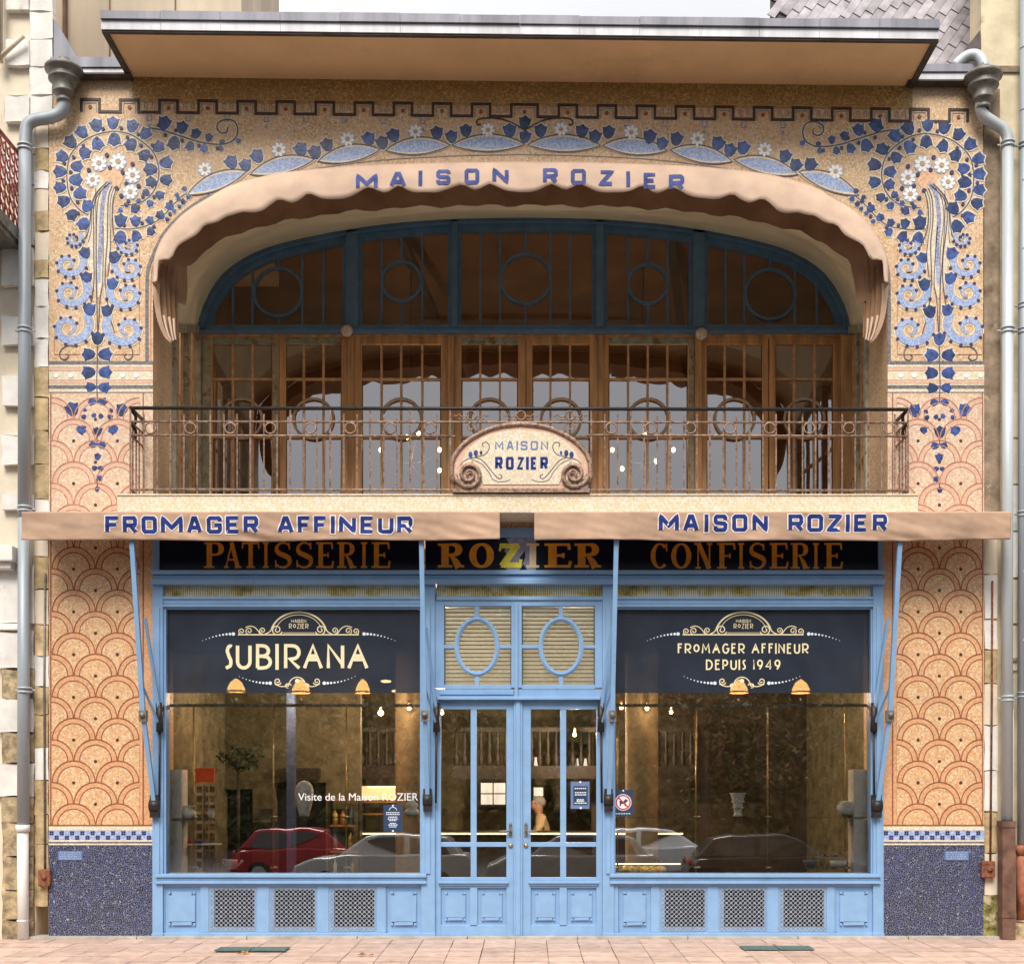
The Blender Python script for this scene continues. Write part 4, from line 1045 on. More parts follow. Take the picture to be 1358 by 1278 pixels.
DECO = {
 'S': (.45, [a_(.30, .74, .20, 60, 180, 6, .24) + a_(.10, .26, .25, 55, -40, 6, .26) + [(.0, .0)]]), 'U': (.62, [[(0, 1)] + a_(.31, .30, .31, 180, 360, 10, .29) + [(.62, 1)]]),
 'B': (.62, [[(0, 0), (0, 1)] + a_(.25, .76, .27, 90, -90, 8, .23) , [(0, .53)] + [(.28, .53)] + a_(.28, .27, .33, 90, -90, 8, .26) + [(0, 0)]]),
 'I': (.06, [[(.03, 0), (.03, 1)]]), 'R': (.66, [[(0, 0), (0, 1)] + a_(.35, .70, .30, 90, -90, 8, .29) + [(.18, .41), (.66, 0)]]),
 'A': (.8, [[(0, 0), (.40, 1), (.80, 0)], [(.2, .38), (.6, .38)], [(.26, .54), (.54, .54)]]), 'N': (.66, [[(0, 0), (0, 1), (.66, .15)], [(.66, 0), (.66, 1)]]),
 'F': (.5, [[(.5, 1), (0, 1), (0, 0)], [(0, .62), (.4, .62)]]), 'O': (.62, [('c', a_(.31, .55, .31, 0, 342, 18, .36))]), 'M': (.85, [[(0, 0), (.1, 1), (.42, .35), (.75, 1), (.85, 0)]]),
 'G': (.7, [a_(.36, .5, .36, 45, 350, 14, .5) + [(.72, .5), (.42, .5)]]), 'E': (.5, [[(.5, 1), (0, 1), (0, 0), (.5, 0)], [(0, .6), (.42, .6)]]), 'D': (.66, [('c', [(0, 0), (0, 1)] + a_(.2, .5, .46, 90, -90, 10, .5))]),
 'P': (.55, [[(0, 0), (0, 1)] + a_(.28, .72, .27, 90, -90, 8, .28) + [(0, .44)]]), '1': (.15, [[(0, .88), (.13, 1), (.13, 0)]]), '9': (.6, [('c', a_(.3, .68, .28, 0, 342, 14, .32)), [(.58, .66), (.5, .35), (.25, 0)]]),
 '4': (.65, [[(.5, 0), (.5, 1), (0, .3), (.65, .3)]]), 'Z': (.6, [[(0, 1), (.6, 1), (0, 0), (.6, 0)]])}
def put_letters(b, font, items, zf, h, sw, y, m=0, yfun=None, yb=None, step=None):
    """items: (char, x0, x1) in metres; zf(x)->baseline z"""
    for ch, x0, x1 in items:
        wd, strokes = font[ch]; s = (x1 - x0 - sw) / wd if wd > .12 else 0
        hh = h - sw
        for k, st_ in enumerate(strokes):
            cl = st_[0] == 'c'; P_ = st_[1] if cl else st_
            xm = (x0 + x1) / 2
            if s: pp = [(x0 + sw / 2 + a * s, zf(xm) + sw / 2 + c * hh) for a, c in P_]
            else: pp = [(xm, zf(xm) + c * h) for a, c in P_]
            b.ribbon(pp, sw, y - .0004 * k, yb, closed=cl, m=m, yfun=yfun, step=step)
def auto(font, text, x0, x1, gap, space):
    tot = sum(font[c][0] + gap for c in text if c != ' ') - gap + space * text.count(' ')
    k = (x1 - x0) / tot; o = []; x = x0
    for c in text:
        if c == ' ': x += space * k; continue
        w_ = font[c][0] * k; o.append((c, x, x + w_)); x += w_ + gap * k
    return o

# serif display letters: (width, [(pts, widths, closed)]) ; T thick, t thin
def serif(ch, fat):
    T = .30 if fat else .24; t = .10 if fat else .07
    S = []
    def v(x, z0=0, z1=1, w_=T, sf=(1, 1)):
        S.append(([(x, z0), (x, z1)], w_, False))
        e = T * .95
        if sf[0]: S.append(([(x - e, z0 + t / 2), (x + e, z0 + t / 2)], t, False))
        if sf[1]: S.append(([(x - e, z1 - t / 2), (x + e, z1 - t / 2)], t, False))
    def bow(cx, cz, rx, rz, a0, a1, n=14):
        P_ = arc(cx, cz, rx, a0, a1, n, rz)
        W = [t + (T - t) * abs(math.cos(math.radians(a0 + (a1 - a0) * i / n))) ** 1.3 for i in range(n + 1)]
        S.append((P_, W, False))
    w_ = .8
    if ch == 'P' or ch == 'R':
        v(.2); S.append(([(.2, 1 - t / 2), (.5, 1 - t / 2)], t, False)); bow(.48, .74, .26, .26 - t / 2, 90, -90); S.append(([(.2, .48 + t / 2), (.5, .48 + t / 2)], t, False))
        if ch == 'R': S.append(([(.42, .5), (.62, .25), (.74, 0)], [t, T * .9, T], False)); S.append(([(.6, t / 2), (.95, t / 2)], t, False)); w_ = .95
    elif ch == 'A':
        S.append(([(.1, 0), (.45, 1)], t * 1.2, False)); S.append(([(.42, 1), (.8, 0)], T, False)); S.append(([(.22, .32), (.68, .32)], t, False)); S.append(([(0, t / 2), (.25, t / 2)], t, False)); S.append(([(.62, t / 2), (1, t / 2)], t, False)); w_ = 1
    elif ch == 'T': v(.45, 0, 1, T, (1, 0)); S.append(([(0, 1 - t / 2), (.9, 1 - t / 2)], t * 1.2, False)); S.append(([(.03, 1), (0, .75)], t, False)); S.append(([(.87, 1), (.9, .75)], t, False)); w_ = .9
    elif ch == 'I': v(.25); w_ = .5
    elif ch == 'E' or ch == 'F':
        v(.2); S.append(([(.2, 1 - t / 2), (.78, 1 - t / 2)], t * 1.1, False)); S.append(([(.76, 1), (.8, .74)], t * 1.3, False)); S.append(([(.2, .5), (.6, .5)], t, False)); S.append(([(.58, .6), (.58, .4)], t, False))
        if ch == 'E': S.append(([(.2, t / 2), (.8, t / 2)], t * 1.1, False)); S.append(([(.78, 0), (.84, .27)], t * 1.3, False))
    elif ch == 'S':
        P_ = arc(.42, .74, .30, 30, 200, 8, .24) + [(.22, .58), (.58, .44)] + arc(.40, .26, .32, 30, -150, 8, .24)
        n = len(P_); W = [t + (T * .95 - t) * math.exp(-((i - n / 2) / 4.2) ** 2) for i in range(n)]
        S.append((P_, W, False)); S.append(([(.68, .98), (.70, .72)], t, False)); S.append(([(.1, .02), (.08, .3)], t, False)); w_ = .8
    elif ch == 'O': bow(.45, .5, .36, .46, 0, 360, 28); w_ = .9
    elif ch == 'C': bow(.45, .5, .36, .46, 45, 315, 22); S.append(([(.76, .98), (.78, .68)], t, False)); w_ = .85
    elif ch == 'N':
        S.append(([(.15, 0), (.15, 1)], t * 1.2, False)); S.append(([(.8, 0), (.8, 1)], t * 1.2, False)); S.append(([(.17, 1), (.78, 0)], T * 1.1, False))
        for x, z in ((.15, t / 2), (.8, 1 - t / 2), (.08, 1 - t / 2)): S.append(([(x - .15, z), (x + .15, z)], t, False))
        w_ = .95
    elif ch == 'Z':
        S.append(([(.05, 1 - T * .35), (.85, 1 - T * .35)], T * .7, False)); S.append(([(.78, .95), (.1, .05)], T, False)); S.append(([(.05, T * .35), (.88, T * .35)], T * .7, False)); S.append(([(.05, 1), (.0, .68)], t, False)); S.append(([(.86, 0), (.92, .34)], t * 1.4, False)); w_ = .9
    return w_, S
def put_serif(b, items, z0, h, y, yb, fat=False, mats=None):
    for i, (ch, x0, x1) in enumerate(items):
        w_, S = serif(ch, fat); s = (x1 - x0) / w_
        for k, (P_, W, cl) in enumerate(S):
            sc = (s + h) / 2 if not isinstance(W, list) else min(s, h)
            WW = [q * sc for q in W] if isinstance(W, list) else W * (s if P_[0][0] == P_[-1][0] else h if abs(P_[0][1] - P_[-1][1]) < .01 else min(s, h))
            b.ribbon([(x0 + a * s, z0 + c * h) for a, c in P_], WW, y - .0005 * k, yb, m=(mats[i] if mats else 0))

def letters(font, items, zf, h, sw, y, mat, parent, yfun=None, yb=None, step=None, name='letter'):
    for it_ in items:
        b = B(); put_letters(b, font, [it_], zf, h, sw, y, yfun=yfun, yb=yb, step=step); part(name, b, mat, parent)
def font_text(name, txt, cx, z, size, y, mat, parent, align='CENTER', extr=.0008):
    cu = bpy.data.curves.new(name, 'FONT'); cu.body = txt; cu.size = size; cu.align_x = align; cu.extrude = extr
    t = bpy.data.objects.new(name + '_tmp', cu); COL.objects.link(t)
    me = bpy.data.meshes.new_from_object(t.evaluated_get(bpy.context.evaluated_depsgraph_get()))
    bpy.data.objects.remove(t)
    for v in me.vertices: v.co = (v.co.x + cx, -v.co.z + y, v.co.y + z)
    me.flip_normals()
    me.materials.clear(); me.materials.append(MATS[mat]); me.name = name
    return obj(name, me, parent)

# --- cartouche sign
CY = -.47
sg = thing('cartouche_sign', 'arched mosaic name sign with two scrolls mounted on the balcony railing', 'sign', (X(692, CY), CY, FZ))
def QC(pts): return [(X(a, CY), Z(c, CY)) for a, c in pts]
ring_o = [(599, 625), (600, 612), (607, 598), (620, 585), (640, 573), (662, 565.5), (691, 562)]
so = smooth(ring_o, 5); so = so + mirr(so, 691)[1:]
face = QC(so + [(783, 632), (778, 642), (762, 648), (622, 648), (604, 642), (599, 632)])
part('sign_body', B().plate(face, CY + .0, CY + .07), 'mosaic_ring_pink', sg)
pale = smooth([(611, 618), (620, 598), (640, 581), (664, 573), (691, 570)], 5); pale = pale + mirr(pale, 691)[1:] + [(756, 612), (747, 628), (741, 642.5), (641, 642.5), (635, 628), (627, 612)]
part('sign_field', B().plate(QC(pale), CY - .008, CY + .01), 'mosaic_pale', sg)
b = B(); rimp = so + [(783, 633), (779, 642)]
b.tube([(a, CY + .0, c) for a, c in QC([(604, 642), (599, 633)] + rimp)], .028, 8)
b.box(X(600, CY), X(782, CY), CY - .02, CY + .07, Z(653, CY), Z(648, CY))
part('sign_rim', b, 'iron_rail', sg)
for s, cx in ((1, 622), (-1, 761)):
    pl = []; 
    for j in range(34):
        a = math.radians(180 - 24 * j); r = 18.5 * (1 - j / 38) ** 1.15
        pl.append((X(cx, CY) + s * r * math.cos(a) / 124, CY - .02 - .001 * j, Z(630, CY) - r * math.sin(a) / 124 * (-1 if True else 1)))
    pl = [(p[0], p[1], 2 * Z(630, CY) - p[2]) for p in pl]
    b = B().tube(pl, [.026 * (1 - j / 60) for j in range(34)], 7)
    part('volute', b, 'iron_rail', sg)
    b = B().disc(X(cx, CY), Z(630, CY), .135, CY - .012, CY, 20)
    for k in range(5):
        a = math.radians(200 + 32 * k); b.disc(X(cx, CY) + s * .095 * math.cos(a), Z(630, CY) + .095 * math.sin(a), .018, CY - .02, CY, 8, 1)
    part('volute_fill', b, ['mosaic_ring_pink', 'mosaic_pale'], sg)
letters(BLOCK, auto(BLOCK, 'MAISON', X(656.5, CY), X(727, CY), .42, .5), lambda x: Z(597, CY), 12 / 124, .017, CY - .0105, 'notice_edge', sg, yb=CY - .005)
letters(BLOCK, auto(BLOCK, 'ROZIER', X(656.5, CY), X(727, CY), .36, .5), lambda x: Z(623, CY), 17 / 124, .030, CY - .0105, 'fabric_print', sg, yb=CY - .005)
b = B()
for s in (1, -1):
    ff = lambda pts: QC([(691 + s * (a - 691), c) for a, c in pts])
    b.ribbon(ff(smooth([(608, 622), (616, 611), (630, 607), (640, 611), (648, 620), (656, 630), (662, 635), (666, 632), (662, 629)], 4)), .010, CY - .0095, CY)
    b.ribbon(ff(smooth([(625, 609), (638, 615), (648, 626), (655, 637), (668, 639), (677, 636)], 4)), .008, CY - .0095, CY)
    b.ribbon(ff(smooth([(630, 606), (643, 603), (649, 594), (646, 587), (640, 588), (641, 593)], 4)), .010, CY - .0095, CY)
tag(part('tendrils', b, 'vine_line', sg), kind='stuff')
for s in (1, -1):
    for a, c, r in ((624, 603, 3.2), (631, 601, 3.2), (638, 600.5, 2)):
        part('leaf_tile', B().disc(X(691 + s * (a - 691), CY), Z(c, CY), r / 124 * .9, CY - .012, CY, 10, rz=r / 124 * 1.3), 'leaf_blue', sg)

# ================================================================== AWNINGS
# arched valance
AY = -.10
aw = thing('arch_awning', 'folded tan awning with scalloped valance lettered MAISON ROZIER along the arch', 'awning', (0, AY, 8))
topc = [(204, 379), (204.5, 350), (212, 326), (225, 306), (242, 288), (258, 276), (275, 266), (297, 253), (320, 244), (360, 234), (404, 228), (454, 223.5), (516, 220.5), (600, 218), (690.5, 217)]
botc = [(206, 380), (212, 378), (214, 350), (226, 350), (232, 345), (240, 330), (260, 320), (268, 313), (275, 304), (290, 301), (303, 292), (314, 290), (325, 287), (340, 288), (352, 285), (362, 276), (372, 269.5), (381, 272), (390, 275), (402, 269), (412, 263), (429, 269), (445, 269.5), (460, 268), (472, 264), (482, 258), (492, 254.5), (502, 259), (513, 262), (521, 257), (530, 251.5), (540, 257), (549, 260.5), (566, 261.5), (583, 261), (598, 256), (612, 250), (622, 254), (631, 258), (641, 254), (650, 250), (661, 255), (673, 259.5), (690.5, 261)]
TC = resample(smooth(topc, 4), 80); TC += mirr(TC, 690.5)[1:]
# bottoms: match by interpolation at the same parameter along x or arc
bs = smooth(botc, 3)
BC = resample(bs, 80)
# pair with nearest ordered param by horizontal position for the flat part
def pair(t):
    # take the bottom point whose projection matches the normal of the arch top
    return t
BC += mirr(BC, 690.5)[1:]
b = B(); nn = len(TC); rows = 7; vs = []
def val_y(x, z): return .008 * math.sin(x * 9 + z * 4) + .006 * math.sin(x * 25 + 1.3) * (.5 + mnoise.noise((x * 1.3, 3, z))) + .010 * mnoise.noise((x * 4, 0, z * 4)) + .006 * mnoise.noise((x * 14 + z * 6, 0, z * 5))
for r in range(rows):
    t = r / (rows - 1)
    for i in range(nn):
        a = (TC[i][0] + (BC[i][0] - TC[i][0]) * t, TC[i][1] + (BC[i][1] - TC[i][1]) * t)
        x, z = X(a[0], AY), Z(a[1], AY)
        vs.append((x, AY - .04 - .10 * math.sin(min(1, t * 1.6) * PI / 2) * .6 + val_y(x, z) * t, z))
fs = [(r * nn + i, (r + 1) * nn + i, (r + 1) * nn + i + 1, r * nn + i + 1) for r in range(rows - 1) for i in range(nn - 1)]
b.add(vs, fs, 0, True)
o = part('valance', b, 'fabric_pale', aw); sd = o.modifiers.new('thick', 'SOLIDIFY'); sd.thickness = .002
b = B().tube([(X(a, AY), AY + .04, Z(c + 2, AY)) for a, c in TC[4:-4]], .026, 6)
n_t = len(TC); b.add([(X(a, AY), AY - .035, Z(c, AY)) for a, c in TC] + [(X(a, AY), .004, Z(c - 1, AY)) for a, c in TC], [(i, i + 1, n_t + i + 1, n_t + i) for i in range(n_t - 1)])  # added strip behind the roll stops sky showing through the gap
part('roll_and_backing', b, 'fabric', aw)
# hood cloth lining the arch behind the valance
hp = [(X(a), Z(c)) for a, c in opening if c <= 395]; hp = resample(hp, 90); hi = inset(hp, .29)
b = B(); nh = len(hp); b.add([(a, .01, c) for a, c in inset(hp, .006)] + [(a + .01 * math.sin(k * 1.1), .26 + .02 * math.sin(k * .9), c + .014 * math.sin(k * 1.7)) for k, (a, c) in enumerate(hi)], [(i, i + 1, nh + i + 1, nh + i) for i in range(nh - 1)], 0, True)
part('hood_lining', b, 'fabric_brown_shade', aw)
for s in (0, 1):
    f = (lambda a: a) if s == 0 else (lambda a: 1381 - a)
    for k, (pts, w0, w1, mm) in enumerate((([(207, 376), (208, 400), (212, 425), (220, 445), (228, 453)], .075, .03, 'fabric'), ([(213, 350), (215, 392), (219, 425), (225, 446), (229, 453)], .09, .03, 'fabric_brown_shade'), ([(219, 352), (221, 385), (224, 420), (228, 440), (231, 451)], .07, .03, 'fabric_brown_shade'),
                                           ([(227, 345), (227, 375), (229, 410), (231, 435), (232, 449)], .075, .035, 'fabric_brown_shade'), ([(233, 340), (232, 370), (233, 405), (234, 430), (235, 448)], .06, .03, 'fabric_brown_shade'),
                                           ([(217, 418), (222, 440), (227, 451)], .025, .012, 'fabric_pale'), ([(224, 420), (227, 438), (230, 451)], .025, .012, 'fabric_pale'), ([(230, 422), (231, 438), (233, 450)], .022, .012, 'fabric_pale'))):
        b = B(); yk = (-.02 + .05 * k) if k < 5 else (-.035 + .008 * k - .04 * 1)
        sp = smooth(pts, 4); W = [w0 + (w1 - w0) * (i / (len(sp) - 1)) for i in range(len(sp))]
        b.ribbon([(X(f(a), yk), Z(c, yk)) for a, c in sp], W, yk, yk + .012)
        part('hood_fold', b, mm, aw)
it = [(c, X(a, -.2), X(d, -.2)) for c, a, d in (('M', 472, 501), ('A', 516, 539), ('I', 555, 560), ('S', 578.5, 597.5), ('O', 616, 635.5), ('N', 653, 674.5), ('R', 720, 740.5), ('O', 757, 777), ('Z', 794, 814), ('I', 830, 836), ('E', 853.5, 871.5), ('R', 887, 908))]
def zb(x):
    px = 700 + x * 1680 / 13.8; return Z(245 + .00021 * (px - 685) ** 2, -.18)
TCW = [(X(a, AY), Z(c, AY)) for a, c in TC]; BCW = [(X(a, AY), Z(c, AY)) for a, c in BC]
def on_valance(x, z):
    zt = min(TCW, key=lambda p: abs(p[0] - x))[1]; zl = min(BCW, key=lambda p: abs(p[0] - x))[1]
    t = max(0, min(1, (zt - z) / (zt - zl))); return -.06 * math.sin(min(1, t * 1.6) * PI / 2) + val_y(x, z) * t
letters(BLOCK, it, zb, 21.5 / 121.5, .042, AY - .046, 'fabric_print_faded', aw, yfun=on_valance, step=.015)

# lower awnings
LY = -.62
def low_y(x, z, seed):
    k = .3 + .7 * min(1, max(0, (Z(679, LY) - z) / (Z(679, LY) - Z(716, LY))))
    return k * (.045 * mnoise.noise((x * 1.3 + seed, z * 2, seed)) + .016 * math.sin(x * 5 + z * 24 + seed) * max(0, mnoise.noise((x * .9, z, seed)) + .15) + .016 * mnoise.noise((x * 4 + z * 11 + seed * 3, z * 7 - x, 2)) + .0035 * mnoise.noise((x * 16, z * 18, 4)))
for a0, a1, t0, t1, word, spans, seed, side in ((28, 663, 679, 679, 'FROMAGER AFFINEUR', None, 1.3, 'left'), (708.5, 1341, 680, 680, 'MAISON ROZIER', None, 5.1, 'right')):
    la = thing('shop_awning', 'retracted tan awning lettered %s above the %s display window' % (word, side), 'awning', (X((a0 + a1) / 2, LY), LY, Z(700, LY)), group='retracted awnings under the balcony')
    x0, x1 = X(a0, LY), X(a1, LY); zt, zb_ = Z(679, LY), Z(716, LY)
    nx, nzz = 330, 18; vs = []
    for r in range(nzz):
        t = r / (nzz - 1)
        for i in range(nx):
            u = i / (nx - 1); x = x0 + (x1 - x0) * u; z = zt + (zb_ - zt) * t + (.006 * math.sin(x * 3.1 + seed) * t) + (.012 * (t) * math.sin(u * PI) * -1 + .006)
            vs.append((x, LY + low_y(x, z, seed), z))
    fs = [(r * nx + i, (r + 1) * nx + i, (r + 1) * nx + i + 1, r * nx + i + 1) for r in range(nzz - 1) for i in range(nx - 1)]
    o = part('valance', B().add(vs, fs, 0, True), 'fabric', la); o.modifiers.new('thick', 'SOLIDIFY').thickness = .002
    # cloth back up to the wall, roller and front bar
    bb = B().add([(x0, LY + .01, zt + .004), (x1, LY + .01, zt + .004), (x1, -.1, zt + .03), (x0, -.1, zt + .03), (x0, LY + .01, zt - .004), (x1, LY + .01, zt - .004), (x1, -.1, zt - .0), (x0, -.1, zt - .0)], [(0, 1, 2, 3), (7, 6, 5, 4), (0, 3, 7, 4), (1, 5, 6, 2)])
    part('awning_cloth', bb, 'fabric', la)
    part('front_bar', B().tube([(x0 + .02, LY + .04, zt - .04), (x1 - .02, LY + .04, zt - .04)], .024, 8), 'steel', la)
    part('roller', B().tube([(x0 + .02, -.14, zt - .04), (x1 - .02, -.14, zt - .04)], .045, 10), 'fabric', la)
    if side == 'left': it = [(c, 120 + p / 3.086, 120 + q / 3.086) for c, p, q in (('F', 62, 122), ('R', 133, 194), ('O', 210, 272), ('M', 288, 377), ('A', 393, 457), ('G', 476, 541), ('E', 555, 613), ('R', 628, 690), ('A', 765, 832), ('F', 848, 903), ('F', 915, 970), ('I', 983, 1002), ('N', 1018, 1087), ('E', 1105, 1162), ('U', 1177, 1240), ('R', 1255, 1320))]
    else: it = [(c, 860 + p / 3.67, 860 + q / 3.67) for c, p, q in (('M', 50, 148), ('A', 168, 246), ('I', 273, 292), ('S', 317, 384), ('O', 407, 481), ('N', 505, 580), ('R', 680, 756), ('O', 773, 850), ('Z', 868, 942), ('I', 960, 980), ('E', 1000, 1067), ('R', 1090, 1163))]
    it = [(c, X(p, LY), X(q, LY)) for c, p, q in it]
    yf = lambda x, z, s=seed: low_y(x, z, s)
    zba = Z(707.5 if side == 'left' else 705, LY)
    letters(BLOCK, [(c, p - .012, q + .012) for c, p, q in it], lambda x: zba - .012, 23 / 125.5 + .024, .066, LY - .0045, 'fabric_halo', la, yfun=yf, step=.012, name='letter_edge')
    letters(BLOCK, it, lambda x: zba, 23 / 125.5, .042, LY - .0065, 'fabric_print', la, yfun=yf, step=.012)
    # folding arms
    for (tx, mx, my, bx_, by) in (((172, 190, 948, 205, 1068), (558, 563.5, 948, 567, 1060)) if side == 'left' else ((818, 812, 948, 807, 1060), (1196, 1180, 948, 1163, 1068))):
        oy = -.12 if 300 < tx < 1100 else -.2
        pt_, pm, pb = Vector((X(tx, LY), LY + .05, Z(718, LY))), Vector((X(mx, -.3), -.30, Z(my, -.3))), Vector((X(bx_, -.08), -.08, Z(by, -.08)))
        pt_.z += .15
        arm = part('awning_arm', B().beam(pt_, pm, .048).beam(pm, pb, .046), 'blue_paint', la)
        b = B().box(pm.x - .04, pm.x + .04, pm.y - .035, pm.y + .035, pm.z - .07, pm.z + .05); b.tube([(pm.x, pm.y - .06, pm.z), (pm.x, pm.y + .06, pm.z)], .03, 8)
        part('arm_joint', b, 'hopper_iron', arm)
        sx_ = -1 if tx > 690 else 1
        q0 = Vector((pm.x + sx_ * .11, -.07, pm.z + .05))
        b = B().beam(q0 + Vector((-.10 * sx_, -.2, 1.0 if abs(tx - 690) > 300 else .9)), q0, .03).beam(pm + Vector((0, 0, .3)), q0 + Vector((0, 0, -.15)), .022)
        part('arm_strut', b, 'blue_paint', arm)
        b = B().tube([q0 + Vector((0, 0, .10)), q0 + Vector((0, 0, -.22))], [.03, .04], 8).tube([q0 + Vector((0, 0, -.2)), q0 + Vector((-.01 * sx_, .02, -1.0))], .012, 6).box(q0.x - .035, q0.x + .035, -.09, -.02, q0.z - .05, q0.z + .1)
        part('arm_bracket', b, 'iron_black', arm)
        b = B().tube([pb + Vector((-.05, 0, .0)), pb + Vector((.05, 0, 0))], .07, 10).box(pb.x - .045, pb.x + .045, pb.y - .03, 0.0, pb.z - .13, pb.z + .12)
        part('arm_foot', b, 'iron_black', arm)

# ================================================================== SHOPFRONT
sf = thing('shopfront', 'light blue wooden shopfront with two display windows and central double door', 'shopfront', (X(687), 0, 0))
BP = 'blue_paint'
def P(name, b, mats=BP, parent=sf, bevel=.004): return part(name, b, mats, parent, bevel=bevel)
def box(*a, **k): return B().pbox(*a, y=0)
YF = -.02
# uprights
for a0, a1, yf in ((203, 217, -.03), (559, 577, -.03), (799, 814, -.03), (1157, 1171, -.03)):
    b = B().pbox(a0, a1, 776, 1243, yf, .18, y=0)
    mid = (a0 + a1) / 2; b.pbox(mid - 3.0, mid + 3.0, 806, 1158, yf - .016, yf + .01, y=0)
    b.pbox(a0 - .6, a1 + .6, 1236, 1243.5, yf - .012, .1, y=0)
    P('upright', b)
for a0, a1 in ((203, 212), (1164, 1171)): P('fascia_end', B().pbox(a0, a1, 700, 757, -.03, .18, y=0))
b = B()
b.pbox(203, 1171, 757.5, 763, -.085, .18, y=0); b.pbox(205, 1169, 763.3, 769, -.055, .18, y=0); b.pbox(203, 1171, 769.3, 776, -.10, .18, y=0); b.pbox(208, 1166, 700, 713, -.03, .18, y=0)
P('cornice', b)
# fascia sign panels
for a0, a1, word in ((212, 561, 0), (564, 819, 1), (821, 1164, 2)):
    p = P('fascia_panel', B().pbox(a0, a1, 712, 757, -.005, .15, y=0), 'sign_navy')
    b = B(); zb_, h = Z(753), 34 * U
    if word == 0: it = [(c, 260 + p_ / 5.03, 260 + q / 5.03) for c, p_, q in (('P', 60, 178), ('A', 188, 303), ('T', 310, 420), ('I', 445, 488), ('S', 520, 638), ('S', 662, 780), ('E', 806, 910), ('R', 946, 1070), ('I', 1098, 1144), ('E', 1176, 1287))]
    elif word == 1: it = [(c, 565 + p_ / 5.223, 565 + q / 5.223) for c, p_, q in (('R', 88, 273), ('O', 300, 470), ('Z', 503, 662), ('I', 697, 782), ('E', 828, 1002), ('R', 1033, 1220))]; zb_, h = Z(752.5), 32 * U
    else: it = [(c, 850 + p_ / 4.85, 850 + q / 4.85) for c, p_, q in (('C', 66, 174), ('O', 198, 320), ('N', 350, 458), ('F', 493, 602), ('I', 622, 665), ('S', 692, 803), ('E', 831, 938), ('R', 966, 1086), ('I', 1104, 1146), ('E', 1183, 1288))]; zb_ = Z(754)
    for k_, (c, p_, q) in enumerate(it):
        b = B(); sh_ = .05 * (q - p_) if word == 1 else 0; put_serif(b, [(c, X(p_ + sh_), X(q - sh_))], zb_, h, -.0065, -.004, word == 1)
        part('letter', b, ['sign_orange', 'sign_orange', 'sign_yellow', 'sign_cream', 'sign_orange', 'sign_orange'][k_] if word == 1 else 'sign_orange', p)
    if word == 1:
        pts = [(672, 757), (668, 745), (674, 738), (669, 730), (676, 722), (671, 714), (680, 712.5), (711, 712.5), (711, 757), (700, 757), (694, 748), (688, 757)]
        b = B().plate(Q(pts), -.0056, 0)
        b2 = [(686, 748), (690, 738), (696, 730), (697, 738), (692, 750)]
        b.plate(Q(b2), -.0060, 0, m=1)
        part('broken_patch', b, ['sign_patch', 'sign_navy'], p)
# reeded transom lights
for a0, a1 in ((217, 559), (579, 800), (814, 1157)):
    tr = thing('transom_light', None, None, (X((a0 + a1) / 2), .05, Z(784))); sub(tr, sf)
    k = 3 if a1 - a0 > 300 else 2
    for j in range(k):
        xa = a0 + (a1 - a0) * j / k; xb = a0 + (a1 - a0) * (j + 1) / k - .6
        part('pane', B().pbox(xa, xb, 776, 791, .04, .05, y=0), 'reeded', tr)
b = B()
for a0, a1 in ((217, 559), (814, 1157)):
    b.pbox(a0, a1, 791, 795, -.035, .18, y=0); b.pbox(a0, a1, 795.3, 801, -.02, .18, y=0); b.pbox(a0, a1, 801.3, 805, -.03, .18, y=0)
b.pbox(579, 799, 791, 796, -.03, .18, y=0)
P('transom_rail', b)

